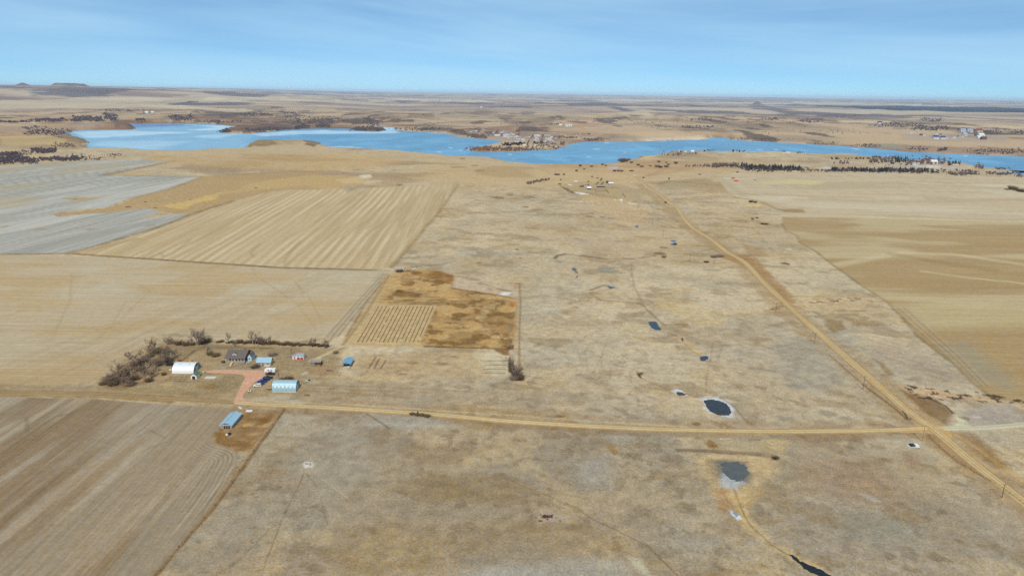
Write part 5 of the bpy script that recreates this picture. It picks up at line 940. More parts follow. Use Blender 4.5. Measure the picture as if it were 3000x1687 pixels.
t = thing('wooden_crate', 'tan wooden crate behind the white quonset building', 'crate', gpt(559, 1059)); MB().box(-.75, .75, -.6, .6, 0, 1.3).build('body', M['tan_wood'], t)
for x in (-.77, .65): MB().box(x, x + .12, -.63, -.602, 0, 1.3).build('batten', M['pale_wood'], t)
t = thing('wood_box', 'dark red-brown box beside the trees behind the white quonset', 'box', gpt(525, 1059)); MB().box(-.9, .9, -.6, .6, 0, 1.4).build('body', M['brown_wood'], t); MB().box(-1.0, 1.0, -.7, .7, 1.403, 1.5).build('lid', M['rust'], t)
t = thing('tarped_stack', 'black tarp-covered stack at the back corner of the white quonset', 'stack', gpt(498, 1070.5)); MB().extrude([(-2.2, 0), (2.2, 0), (1.9, 1.5), (.2, 1.9), (-1.9, 1.4)], 1, -1.4, 1.4).build('tarp', M['black_tarp'], t); MB().tube((-1.9, -1.42, .3), (1.9, -1.42, .3), .05).build('rope', M['weathered'], t)
t = thing('gas_tank', 'small white gas tank at the west end of the white quonset', 'tank', gpt(500, 1086)); MB().tube((-.8, 0, .75), (.8, 0, .75), .4, .4, 12).build('vessel', M['white_paint'], t, True)
for x in (-.5, .5): MB().box(x - .08, x + .08, -.3, .3, 0, .45).build('leg', M['grey_steel'], t)
t = thing('lumber_pile', 'heap of old boards east of the derelict shed', 'lumber', gpt(965, 1086))
for k in range(10):
    q = random.Random(k); a = q.uniform(-.5, .6); x, y = q.uniform(-1.2, 1.2), q.uniform(-.9, .9); dx_, dy_ = math.cos(a) * 1.6, math.sin(a) * 1.6; MB().tube((x - dx_, y - dy_, .12 + k * .06), (x + dx_, y + dy_, .12 + k * .06), .12, .12, 4).build('board', M['brown_wood'] if k % 2 else M['grey_wood'], t)
t = thing('rubble_heap', 'pale rubble heap in the yard below the garden rows', 'rubble', gpt(1156, 1042))
for k in range(12):
    q = random.Random(k + 40); x, y, s_ = q.uniform(-3, 3), q.uniform(-1.6, 1.6), q.uniform(.25, .6); MB().box(x - s_, x + s_, y - s_ * .7, y + s_ * .7, -.05, s_ * .8).build('chunk', M['pale_rock'] if k % 3 else M['grey_steel'], t)
t = thing('rubble_heap', 'pale rubble heap between the camper and the lumber pile', 'rubble', gpt(893, 1094))
for k in range(8):
    q = random.Random(k + 80); x, y, s_ = q.uniform(-1.6, 1.6), q.uniform(-1.2, 1.2), q.uniform(.2, .4); MB().box(x - s_, x + s_, y - s_ * .7, y + s_ * .7, -.05, s_ * .8).build('chunk', M['pale_rock'], t)
def trough(p, L, w, label, rz, mat):
    t = thing('livestock_trough', label, 'trough', p, None, rz); n = 16; o = []; 
    for k in range(n): a = 2 * math.pi * k / n; o.append((math.copysign(abs(math.cos(a)) ** .6, math.cos(a)) * L / 2, math.sin(a) * w / 2))
    vs = [(x, y, 0) for x, y in o] + [(x * 1.05, y * 1.08, .6) for x, y in o] + [(x * .95, y * .9, .6) for x, y in o] + [(x * .9, y * .85, .1) for x, y in o]
    MB().add(vs, [(k, (k+1) % n, n + (k+1) % n, n + k) for k in range(n)] + [(n+k, n+(k+1) % n, 2*n+(k+1) % n, 2*n+k) for k in range(n)] + [(2*n+k, 2*n+(k+1) % n, 3*n+(k+1) % n, 3*n+k) for k in range(n)] + [tuple(range(3*n, 4*n))]).build('shell', mat, t); MB().add([(x * .93, y * .88, .42) for x, y in o], [tuple(range(n))]).build('lining', M['white_paint'], t); return t
trough(gpt(730, 1205), 3.8, 1.3, 'long white trough north-east of the long shed', .05, M['white_paint']); trough(gpt(704, 1196), 3.0, .9, 'tilted grey-white trough behind the long shed', -.55, M['concrete'])
t = thing('hand_cart', 'small cart with a white front below the long shed', 'cart', gpt(668, 1275), None, .9); MB().box(-.2, 1.5, -.55, .55, .5, 1.05).build('box', M['dark_void'], t); MB().box(-1.0, -.21, -.6, .6, .3, 1.0).build('white_panel', M['white_paint'], t); MB().box(1.5, 2.6, -.05, .05, .6, .7).build('handle', M['dark_pole'], t); wheels(t, (.6,), .65, .35)
# stock tank ring in the south pasture
t = thing('stock_tank', 'round stock tank ring on a pale gravel patch', 'stock tank', gpt(900, 1361)); n = 24; c = [(math.cos(2*math.pi*k/n), math.sin(2*math.pi*k/n)) for k in range(n)]
MB().add([(x*1.45, y*1.45, -.05) for x, y in c] + [(x*1.4, y*1.4, .75) for x, y in c] + [(x*1.02, y*1.02, .75) for x, y in c] + [(x*1.02, y*1.02, .05) for x, y in c], [(k, (k+1) % n, n+(k+1) % n, n+k) for k in range(n)] + [(n+k, n+(k+1) % n, 2*n+(k+1) % n, 2*n+k) for k in range(n)] + [(2*n+k, 2*n+(k+1) % n, 3*n+(k+1) % n, 3*n+k) for k in range(n)]).build('ring', M['concrete'], t); MB().add([(x*1.0, y*1.0, .45) for x, y in c], [tuple(range(n))]).build('water', M['grey_wood'], t)
MB().tube((1.5, -.2, 0), (1.5, -.2, 1.0), .06).build('pipe', M['dark_pole'], t)
# rock pile
def boulder(s_, seed):
    bm = bmesh.new(); bmesh.ops.create_icosphere(bm, subdivisions=2, radius=1.0); q = random.Random(seed)
    ax = [Vector((q.gauss(0, 1), q.gauss(0, 1), q.gauss(0, 1))).normalized() for _ in range(7)]
    for v in bm.verts:
        for a_ in ax:
            d_ = v.co.dot(a_)
            if d_ > .62: v.co -= a_ * (d_ - .62)
    me = bpy.data.meshes.new('rock'); bm.to_mesh(me); bm.free(); me.materials.append(M['rock']); return me
BO = [boulder(1, k) for k in range(4)]
t = thing('rock_pile', 'dark red-brown rock pile in the south pasture', 'rock pile', gpt(1602, 1514)); q = random.Random(5)
for k in range(34):
    g_ = abs(q.gauss(0, 1)); x = q.gauss(0, 1.3); y = q.gauss(0, .8); s_ = q.uniform(.2, .5); o = link(bpy.data.objects.new('rock', BO[k % 4]), t); o.location = (x, y, max(.1, .75 - .28 * math.hypot(x, y * 1.4)) * q.uniform(.4, 1.1)); o.scale = (s_ * q.uniform(.8, 1.4), s_, s_ * q.uniform(.7, 1.2)); o.rotation_euler = (q.uniform(0, 6), q.uniform(0, 6), q.uniform(0, 6))
for x, y, s_ in ((-4.6, -.6, .25), (-3.0, -2.9, .4), (-2.3, -2.9, .3), (5.6, -2.6, .3), (-2.0, -5.0, .2)):
    o = link(bpy.data.objects.new('rock', BO[0]), t); o.location = (x, y, .05); o.scale = (s_ * 1.5, s_, s_)
t = thing('utility_pad', 'white concrete pad with a dark green equipment box by the crossroads', 'utility pad', at(206.6, 317.2)); MB().box(0, 5.8, 0, 3.0, -.1, .15).build('pad', M['concrete'], t); MB().box(1.2, 3.4, .6, 2.4, .152, 1.1).build('equipment_box', M['green_box'], t); MB().box(1.3, 2.0, .3, .6, .152, 1.5).build('meter_post', M['green_box'], t)
MB().box(3.7, 5.6, .3, 2.7, .155, .9).build('white_cabinet', M['white_paint'], t)
for q in ((2148,523.5,9,2.6),(2157,531.5,12,2.4),(2212,528.5,7,1.6)):
    p = gpt(q[0], q[1]); r_ = random.Random(int(q[0])); bm = bmesh.new(); bmesh.ops.create_icosphere(bm, subdivisions=3, radius=1)
    for v in bm.verts:
        v.co *= 1 + .25 * math.sin(v.co.x * 5 + q[0]) * math.cos(v.co.y * 4); v.co.x *= q[2] * .45; v.co.y *= q[2] * .3; v.co.z = max(-.2, v.co.z) * q[3]
    me = bpy.data.meshes.new('scoria_heap'); bm.to_mesh(me); bm.free(); me.materials.append(M['rust']); o = link(bpy.data.objects.new('scoria_heap', me)); o.location = p
    tag(o, {2148: 'upper rust-red heap at the field corner before the tree belt', 2157: 'wider rust-red heap below the upper one at the field corner', 2212: 'lone small rust-red heap out in the pale field'}[int(q[0])], 'heap')

# ---------------------------------------------------------------- vegetation
def arr_mesh(name, V, Fc, mat):
    me = bpy.data.meshes.new(name); V = np.asarray(V, np.float32); Fc = np.asarray(Fc, np.int32); k = Fc.shape[1]
    me.vertices.add(len(V)); me.vertices.foreach_set('co', V.ravel()); me.loops.add(Fc.size); me.loops.foreach_set('vertex_index', Fc.ravel())
    me.polygons.add(len(Fc)); me.polygons.foreach_set('loop_start', np.arange(0, Fc.size, k, dtype=np.int32)); me.polygons.foreach_set('loop_total', np.full(len(Fc), k, np.int32)); me.update(calc_edges=True); me.materials.append(mat); return me
def twig_tris(P0, P1, w, seed):
    """each twig is a thin three-sided spike"""
    r = np.random.default_rng(seed); d = P1 - P0; u = np.cross(d, r.normal(size=d.shape)); u /= np.linalg.norm(u, axis=1)[:, None] + 1e-9; v = np.cross(d, u); v /= np.linalg.norm(v, axis=1)[:, None] + 1e-9
    w = np.broadcast_to(np.asarray(w), (len(P0),))[:, None]; a = P0 + u * w; b = P0 - u * w * .5 + v * w * .87; c = P0 - u * w * .5 - v * w * .87
    V = np.stack([a, b, c, P1], 1).reshape(-1, 3); i = np.arange(len(P0))[:, None] * 4; F_ = np.concatenate([i + [0, 1, 3], i + [1, 2, 3], i + [2, 0, 3]], 0); return V, F_
def bare_tree(seed, wide=0.32, stems=1, twigs=7, lean=0.0):
    """unit height; returns (trunk verts/faces, crown verts/faces)"""
    q = random.Random(seed); seg = []
    def grow(p, d, L, r, lev):
        n = 3; pts = [p]
        for k in range(n):
            d = (d + Vector((q.gauss(0, .13), q.gauss(0, .13), q.gauss(.05, .08)))).normalized(); p2 = pts[-1] + d * L / n; seg.append((pts[-1], p2, r * (1 - .25 * k / n), r * (1 - .25 * (k + 1) / n), lev)); pts.append(p2)
        if lev >= 3: return
        nb = {0: 8, 1: 6, 2: twigs + 1}[lev]
        for k in range(nb):
            t = q.uniform(.3 if lev else .28, 1.0); i = min(int(t * n), n - 1); b = pts[i].lerp(pts[i + 1], t * n - i); a = q.uniform(0, 2 * math.pi); o = d.orthogonal().normalized(); o.rotate(Matrix.Rotation(a, 3, d)); sp = q.uniform(.5, 1.1) * (1.25 if lev == 0 else 1)
            nd = (d + o * sp + Vector((0, 0, .25))).normalized(); grow(b, nd, L * q.uniform(.42, .62) * (wide / .32 if lev == 0 else 1), r * .5, lev + 1)
    for s_ in range(stems):
        a = 2 * math.pi * s_ / stems + q.uniform(-.4, .4); d0 = Vector((math.cos(a) * .35 * (stems > 1) + lean, math.sin(a) * .35 * (stems > 1), 1)).normalized(); grow(Vector((math.cos(a) * .02 * (stems > 1), math.sin(a) * .02 * (stems > 1), -.02)), d0, q.uniform(.52, .66), .022 / (1 if stems == 1 else 1.4), 0)
    top = max(s_[1].z for s_ in seg); sc_ = 1.0 / top
    def tub(ls, n):
        m = MB()
        for a, b, r0, r1, lv in ls: m.tube(a * sc_, b * sc_, r0 * sc_, r1 * sc_, n, False)
        return m
    trunk = tub([s_ for s_ in seg if s_[4] == 0], 6); limbs = [s_ for s_ in seg if s_[4] in (1, 2)]; tw = [s_ for s_ in seg if s_[4] == 3]
    cm_ = tub(limbs, 3); V = np.array(cm_.v); Fq = np.array(cm_.f); Ft = np.concatenate([Fq[:, [0, 1, 2]], Fq[:, [0, 2, 3]]], 0)
    A = np.array([tuple(s_[0] * sc_) for s_ in tw]); B = np.array([tuple(s_[1] * sc_) for s_ in tw]); Vt, Fw = twig_tris(A, B, .0048, seed)
    return trunk, np.vstack([V, Vt]), np.vstack([Ft, Fw + len(V)])
def shrub(seed, n=260, wide=.8, w=.02):
    r = np.random.default_rng(seed); a = r.uniform(0, 2 * np.pi, n); rad = wide * .5 * np.sqrt(r.uniform(0, 1, n)); P0 = np.stack([np.cos(a) * rad * .55, np.sin(a) * rad * .55, r.uniform(-.03, .45, n)], 1)
    P1 = P0 + np.stack([np.cos(a) * rad * .8 + r.normal(0, .08, n), np.sin(a) * rad * .8 + r.normal(0, .08, n), r.uniform(.15, .55, n)], 1); P1[:, 2] = np.minimum(P1[:, 2], 1.0 - .55 * (np.hypot(P1[:, 0], P1[:, 1]) / wide) ** 2)
    return twig_tris(P0, P1, w, seed)
def far_bare(seed, n=70, w=.022):
    r = np.random.default_rng(seed); th = r.uniform(0, 2 * np.pi, n); ph = r.uniform(.05, 1, n); rad = .46 * np.sin(np.pi * (.12 + .8 * ph)) * r.uniform(.3, 1, n); P1 = np.stack([np.cos(th) * rad, np.sin(th) * rad, .25 + .75 * ph], 1); P0 = P1 * [.35, .35, .62] + r.normal(0, .02, (n, 3))
    P0 = np.vstack([P0, [[0, 0, -.03]]]); P1 = np.vstack([P1, [[.01, 0, .8]]]); ww = np.append(np.full(n, w), .03); return twig_tris(P0, P1, ww, seed)
def conifer(seed, n=150, wide=.3, w=.03):
    r = np.random.default_rng(seed); h = r.uniform(0, 1, n) ** .8; th = r.uniform(0, 2 * np.pi, n); rad = wide * (1 - h) * r.uniform(.65, 1.05, n) + .015; P0 = np.stack([np.cos(th) * rad * .1, np.sin(th) * rad * .1, .06 + h * .92], 1); P1 = np.stack([np.cos(th) * rad, np.sin(th) * rad, .02 + h * .93 - rad * .2], 1)
    P0 = np.vstack([P0, [[0, 0, -.02]]]); P1 = np.vstack([P1, [[0, 0, 1.0]]]); return twig_tris(P0, P1, np.append(w * (1.25 - h), .03), seed)
TREES = []
for k, (wd, st, tw, ln) in enumerate(((.36, 1, 7, 0), (.30, 1, 8, .05), (.42, 3, 6, 0), (.34, 2, 7, -.05), (.46, 4, 5, 0), (.28, 1, 6, .1))):
    trk, V, F_ = bare_tree(11 + k, wd, st, tw, ln); me = bpy.data.meshes.new('trunk'); me.from_pydata(trk.v, [], trk.f); me.update(); me.materials.append(M['bark_pale' if k in (1, 5) else 'bark']); TREES.append((me, arr_mesh('crown', V, F_, M['twig'])))
SHRUBS = {m: [arr_mesh('shrub', *shrub(30 + k, 300, 1.1, .018), M[m]) for k in range(3)] for m in ('twig', 'twig_dark', 'twig_olive')}
FARB = {m: [arr_mesh('bare_tree', *far_bare(50 + k, 120, .026), M[m]) for k in range(4)] for m in ('far_twig', 'far_purple', 'far_red')}
CONI = [arr_mesh('conifer', *conifer(70 + k, 190, .36, .036), M['needle']) for k in range(4)]
def mpp(px, py):
    g = W([(px, py)])[0]; return float((np.array([g[0], g[1], 0]) - np.array([0, 0, HCAM])) @ CFn / FPX)
def put_tree(px, py, hpx, label, group=None, kind=None, wide=1.0, seed=0):
    q = random.Random(int(px * 7 + py * 3) + seed); p = gpt(px, py); s_ = hpx * mpp(px, py) / .9; tr, crn = TREES[kind if kind is not None else q.randrange(6)]
    t = thing('bare_tree', label, 'tree', up(p, -.05), group, q.uniform(0, 6.28)); t.scale = (s_ * wide, s_ * wide, s_)
    link(bpy.data.objects.new('trunk', tr), t); link(bpy.data.objects.new('crown', crn), t); return t
def put_mesh(me, name, px, py, h, w, label, cat, group, seed=0):
    q = random.Random(int(px * 13 + py * 5) + seed); o = link(bpy.data.objects.new(name, me)); o.location = up(gpt(px, py), -.03); o.rotation_euler = (0, 0, q.uniform(0, 6.28)); o.scale = (w, w, h); return tag(o, label, cat, group)
G1 = 'bare trees of the farm shelterbelt'; L1 = 'bare grey-brown tree in the curved shelterbelt west of the farmyard'
put_tree(580.6, 1011, 54, 'tallest bare tree, many-stemmed, behind the white quonset building', None, 4, 1.15)
put_tree(453, 1030, 43, 'tall slender bare tree at the outer edge of the shelterbelt', None, 3, .95); put_tree(668, 1008, 33, 'lone pale-trunked bare tree behind the dark-roofed farmhouse', None, 1, 1.0)
put_tree(742, 1010, 46, 'tall pale-trunked bare tree in the hedge behind the blue-roofed outbuilding', None, 5, 1.0)
for k, (x, y, h, w) in enumerate(((492,1009,26,1.1),(508,1009,16,1.2),(536,1012,20,1.1),(522,1010,17,1.2),(379,1055,27,1.1),(414,1049,27,1.2),(346,1099,42,1.35),(431,1080,38,1.25),(469,1071,32,1.25),(503,1055,37,1.15),(428,1116,43,.8),(374,1127,26,1.5),(357,1131,18,1.3),(398,1075,26,1.2),(445,1062,26,1.2),(415,1095,30,1.2),(385,1100,28,1.3),(360,1112,26,1.3),(330,1112,24,1.4),(486,1040,24,1.2),(455,1090,24,1.2),(330,1098,22,1.2),(470,1050,22,1.2),(440,1036,26,1.2),(426,1066,26,1.2),(400,1056,20,1.2),(458,1076,30,1.2),(484,1056,26,1.2),(444,1104,26,1.2),(404,1114,24,1.2),(372,1088,28,1.2),(348,1082,16,1.1),(316,1112,14,1.4),(390,1086,30,1.2),(498,1036,26,1.2),(560,1010,20,1.1),(550,1011,16,1.2),(514,1046,26,1.2))):
    put_tree(x, y, h, 'bare tree in the northern arm of the shelterbelt near the tallest tree' if y < 1020 else 'bare grey-brown tree at the southern tip of the shelterbelt by the dirt track' if x < 392 and y > 1080 else 'bare tree on the inner side of the shelterbelt facing the white quonset' if x > 452 else 'bare grey-brown tree in the thick middle of the curved shelterbelt', G1, None, w)
G2 = 'bare trees of the hedge north of the house'
for x, y, h, w in ((756,1011,37,1.0),(769,1012,31,1.0),(789,1006,22,1.0),(749,1010,28,1.0)): put_tree(x, y, h, 'bare tree in the clump of the hedge north of the outbuilding', G2, None, w)
put_tree(916, 1017, 29, 'spreading bare tree with pale twigs at the hedge behind the garage', None, 2, 1.1); put_tree(953, 1021, 32, 'bare tree at the east end of the hedge', None, 3, 1.1)
put_tree(607, 1037, 29, 'bare tree standing west of the dark-roofed farmhouse', None, 0, 1.1); put_tree(852, 1036, 16, 'thin bare tree behind the white garage', None, 1, 1.2); put_tree(690, 1016, 14, 'small bare tree right behind the farmhouse', None, 0, 1.2)
GS = 'dark bushes under the shelterbelt'
for x, y, h, w, m in ((476,1033,18,34,'twig_olive'),(399,1071,20,32,'twig_dark'),(525,1009,12,28,'twig_dark'),(604,1003,14,34,'twig_olive'),(592,1008,16,24,'twig_dark'),(315,1117,20,34,'twig'),(480,1099,12,16,'twig_olive'),(436,1118,14,26,'twig_dark'),(350,1120,14,34,'twig_dark'),(380,1128,12,36,'twig'),(460,1036,16,26,'twig_dark'),(330,1128,14,36,'twig_dark'),(303,1126,10,26,'twig_olive'),(420,1060,16,28,'twig_dark'),(545,1012,10,24,'twig_dark'),(440,1046,14,24,'twig_olive'),(494,1060,12,30,'twig_dark'),(410,1084,16,30,'twig_olive'),(362,1100,18,34,'twig_dark'),(392,1112,16,30,'twig_dark'),(562,1011,9,20,'twig_olive')):
    s_ = mpp(x, y); put_mesh(SHRUBS[m][int(x) % 3], 'bush', x, y, h * s_ / .9, w * s_ / 1.1, {'twig': 'grey twiggy bush at the shelterbelt foot', 'twig_dark': 'dark brown bush at the shelterbelt foot', 'twig_olive': 'olive-brown bush at the shelterbelt foot'}[m], 'bush', GS)
for x, y, h, w in ((632,1043,10,28),(615,1040,12,20)): s_ = mpp(x, y); put_mesh(SHRUBS['twig_olive'][0], 'bush', x, y, h * s_ / .9, w * s_ / 1.1, 'low olive bush west of the dark-roofed farmhouse', 'bush', 'bushes west of the house')
for k in range(34):
    x = 640 + k * 9.6; y = 1003 + (x - 640) * .034 + rng.uniform(-1.5, 2.5)
    if 655 < x < 664: continue
    s_ = mpp(x, y); h = rng.uniform(6, 13) * (1.15 if 690 < x < 860 else .8); put_mesh(SHRUBS['twig_dark' if k % 3 else 'twig_olive'][k % 3], 'hedge_bush', x, y, h * s_ / .9, rng.uniform(13, 20) * s_ / 1.1, 'dark brown bush in the hedge line north of the farmyard' if k % 3 else 'olive-brown bush in the hedge line north of the farmyard', 'bush', 'bushes of the north hedge')
for x, y, h, w, lb in ((984,1035,10,16,'grey bush beside the track north of the carport'),(655,1062,8,14,'scrubby bush at the corner of the farmhouse porch'),(754,1070,12,14,'twiggy bush at the west wall of the blue-roofed outbuilding'),(748,1076,7,30,'low brush in front of the blue-roofed outbuilding'),(1496,1022,16,20,'mauve bush at the corner of the garden block'),(2272,1345,11,14,'dark bush below the pond dam'),(1170,796,7,26,'brush around the abandoned cars'),(800,1040,6,30,'low grey brush behind the outbuilding'),(840,1113,6,40,'rusty brush behind the blue quonset'),(2108,752,7,26,'grey hedge clump beside the north road'),(2092,754,7,24,'grey hedge clump at the tail of the road hedge'),(2070,769,6,16,'dark brush below the road hedge')):
    s_ = mpp(x, y); put_mesh(SHRUBS['twig' if 'grey' in lb or 'mauve' in lb or 'twiggy' in lb else 'twig_dark'][int(x) % 3], 'bush', x, y, h * s_ / .9, w * s_ / 1.1, lb, 'bush', None)
# big leafless thicket right of the garden
for k, (x, y, h, w) in enumerate(((1500,1090,30,22),(1510,1102,30,26),(1522,1112,22,30),(1505,1113,22,26),(1496,1074,26,16),(1526,1106,18,22))): s_ = mpp(x, y); put_mesh(SHRUBS['twig' if k % 2 else 'twig_dark'][k % 3], 'thicket_bush', x, y, h * s_ / .9 * .75, w * s_ / 1.1, 'tall mauve-brown thicket bush on the garden fence line' if k % 2 else 'dark brown thicket bush on the garden fence line', 'bush', 'thicket on the garden fence line')
put_tree(1499, 1082, 44, 'tall thin bare tree rising from the thicket on the garden fence line', None, 3, .9); put_tree(1512, 1102, 42, 'broad bare tree in the thicket on the garden fence line', None, 4, 1.0)
s_ = mpp(1224, 1213); put_mesh(CONI[0], 'conifer', 1224, 1213, 13 * s_ / .9, 9 * s_ / .68, 'small dark conifer alone on the roadside', 'tree', None)
for x, y, w in ((1208,1214,18),(1236,1217,20),(1252,1220,22),(1222,1216,20)): s_ = mpp(x, y); put_mesh(SHRUBS['twig_olive' if w > 19 else 'twig_dark'][int(x) % 3], 'bush', x, y, 7 * s_, w * s_ / 1.1, 'low scrub bush beside the roadside conifer', 'bush', 'scrub by the roadside conifer')

# garden rows, one low hedge of plants each
ROW_L = 'low dark brown row of planted shrubs in the garden plot'
for k in range(15):
    a, b = W([(1111 + k * 11.4, 895), (1046 + k * 12.6, 1005)]); L = float(np.hypot(*(b - a))); n = int(L * 4.5); r = np.random.default_rng(500 + k); gap = vnoise(np.arange(n) * (.045 + .009 * (k * 7 % 5)) + k * 17.31, np.full(n, k * 3.7), 77 + k)
    tt = np.linspace(.02, .98, n)[gap > ((.06, 0, .08, .1, .2, .14, .05, .02, 0, .12, .14, .18, .08, .05, .08)[k])]; c = a + (b - a) * tt[:, None] + r.normal(0, .09, (len(tt), 2)); P = np.repeat(c, 4, 0); P0 = np.column_stack([P + r.normal(0, .13, P.shape), np.zeros(len(P))]); P1 = P0 + np.column_stack([r.normal(0, .22, P.shape), r.uniform(.2, .55, len(P))])
    z0 = height(P0[:, 0], P0[:, 1]); P0[:, 2] += z0 - .03; P1[:, 2] += z0; o0 = np.array([a[0], a[1], hz(*a)]); V, F_ = twig_tris(P0 - o0, P1 - o0, .06, k); o = link(bpy.data.objects.new('shrub_row', arr_mesh('shrub_row', V, F_, M['row_plant']))); o.location = o0; tag(o, ROW_L, 'hedge', 'shrub rows of the garden plot')

# trees farther away: individuals copied from a few shapes
def inside(poly, n, seed):
    q = np.random.default_rng(seed); P = np.array(poly, float); out = []
    while len(out) < n:
        c = q.uniform(P.min(0), P.max(0), (n * 3, 2)); c = c[sdf(c[:, 0], c[:, 1], P) < 0]; out += c.tolist()
    return np.array(out[:n])
def belt(poly, n, hm, meshes, label, group, name='tree', wr=(.9, 1.3), seed=1):
    pts = inside(poly, n, seed); pts = pts[np.argsort(pts[:, 1])]; g = W(pts); z = height(g[:, 0], g[:, 1]); q = random.Random(seed)
    for (x, y), zz_ in zip(g, z):
        o = link(bpy.data.objects.new(name, meshes[q.randrange(len(meshes))])); h = q.uniform(*hm); w = h * q.uniform(*wr); o.location = (x, y, zz_ - .1); o.scale = (w, w, h); o.rotation_euler = (0, 0, q.uniform(0, 6.28)); tag(o, label, 'tree', group)
def woodland(name, polys, hm, meshes, label, seed=1, wr=(.9, 1.5), cat='woodland'):
    q = np.random.default_rng(seed); Vs, Fs, off = [], [], 0; src = []
    for me in meshes:
        v = np.empty(len(me.vertices) * 3, np.float32); me.vertices.foreach_get('co', v); f = np.empty(len(me.loops), np.int32); me.loops.foreach_get('vertex_index', f); src.append((v.reshape(-1, 3), f.reshape(-1, 3)))
    for k, (poly, n) in enumerate(polys):
        n = int(n * (1.0 if cat == 'hedge' else 1.7)); pp = inside(poly, n, seed + k); ext = np.ptp(np.array(poly), axis=0); pp = pp + (q.normal(0, .10, pp.shape) * ext + np.column_stack([np.zeros(n), np.sin(pp[:, 0] * .09 + k) * ext[1] * .22])) * (cat != 'hedge'); g = W(pp); z = height(g[:, 0], g[:, 1])
        for (x, y), zz_ in zip(g, z):
            v, f = src[q.integers(len(src))]; h = q.uniform(*hm) * (.55 + .6 * q.uniform() ** 2); w = h * q.uniform(*wr) * 1.35; a = q.uniform(0, 6.28); c_, s_ = math.cos(a), math.sin(a)
            Vs.append(np.stack([(v[:, 0] * c_ - v[:, 1] * s_) * w + x, (v[:, 0] * s_ + v[:, 1] * c_) * w + y, v[:, 2] * h + zz_ - .1], 1)); Fs.append(f + off); off += len(v)
    V = np.vstack(Vs); c0 = V.mean(0); o = link(bpy.data.objects.new(name, arr_mesh(name, V - c0, np.vstack(Fs), meshes[0].materials[0]))); o.location = c0; return tag(o, label, cat, None, 'stuff')
def bx(x0, y0, x1, y1): return [(x0, y0), (x1, y0), (x1, y1), (x0, y1)]
B1 = [(2163,484),(2190,499),(2348,500),(2348,494),(2195,490),(2175,482)]; B2 = [(2425,502),(2733,507),(2733,500),(2440,497)]
belt(B1, 104, (8, 11.5), CONI, 'dark conifer in the belt at the foot of the pale field', 'western dark conifer belt', 'conifer', (1.0, 1.4), 3); belt(B1, 26, (7, 9.5), FARB['far_twig'], 'bare grey tree among the conifers of the western belt', 'grey trees in the western belt', 'bare_tree', (.9, 1.2), 4)
belt(B2, 104, (8, 11.5), CONI, 'dark conifer in the belt below the lakeside hamlet', 'eastern dark conifer belt', 'conifer', (1.0, 1.4), 5); belt(B2, 34, (7, 9.5), FARB['far_twig'], 'bare grey tree among the conifers of the eastern belt', 'grey trees in the eastern belt', 'bare_tree', (.9, 1.2), 6)
belt([(2350,497),(2425,502),(2425,506),(2350,503)], 22, (4, 7), FARB['far_twig'], 'low bare tree in the gap between the conifer belts', 'trees between the belts', 'bare_tree', (1, 1.5), 7)
belt([(2080,484),(2164,482),(2164,490),(2080,491)], 34, (6, 9), FARB['far_twig'], 'bare grey tree in the belt leading to the conifers', 'grey belt before the conifers', 'bare_tree', (1, 1.4), 8); belt([(2010,486),(2080,484),(2080,490),(2010,490)], 22, (4, 6.5), FARB['far_twig'], 'low bare tree in the thin row towards the corrals', 'thin tree row', 'bare_tree', (1, 1.6), 9)
belt(bx(2617,465,2659,476), 22, (10, 16), CONI, 'tall dark conifer among the lakeside hamlet houses', 'tall hamlet conifers', 'conifer', (.6, .8), 10); belt(bx(2775,478,2813,486), 18, (8, 12), CONI, 'dark conifer at the east end of the hamlet', 'east hamlet conifers', 'conifer', (.7, .9), 11)
belt(bx(2549,462,2619,476), 34, (7, 11), FARB['far_twig'], 'bare grey tree west of the hamlet conifers', 'grey hamlet trees', 'bare_tree', (1, 1.4), 12); belt(bx(2659,470,2770,482), 44, (8, 11), FARB['far_red'], 'reddish bare tree among the hamlet houses', 'reddish hamlet trees', 'bare_tree', (1, 1.3), 13)
belt(bx(2430,464,2549,468), 36, (5, 7), CONI, 'dark low conifer in the shore hedge west of the hamlet', 'shore hedge conifers', 'conifer', (1, 1.5), 14); belt(bx(2442,474,2498,482), 12, (6, 9), FARB['far_twig'], 'sparse bare tree south of the shore hedge', 'sparse trees by the shore hedge', 'bare_tree', (.9, 1.2), 15)
belt(bx(2145,443,2168,446), 8, (6, 11), CONI, 'dark spruce on the shore crest behind the grass bank', 'shore crest spruces', 'conifer', (.7, 1), 16); belt(bx(2172,444,2184,446), 5, (4, 7), CONI, 'dark round conifer on the shore crest', 'round shore conifers', 'conifer', (1, 1.3), 17); belt(bx(2330,448,2352,450), 6, (5, 8), CONI, 'dark conifer beside the white shore cottage', 'cottage conifers', 'conifer', (.9, 1.2), 18)
belt(bx(1940,446,2045,458), 34, (4, 8), FARB['far_twig'], 'bare tree around the promontory cottages', 'promontory trees', 'bare_tree', (1, 1.4), 19); belt(bx(2060,442,2100,445), 12, (5, 8), FARB['far_purple'], 'dark bare tree on the shore bank', 'shore bank trees', 'bare_tree', (1, 1.4), 20)
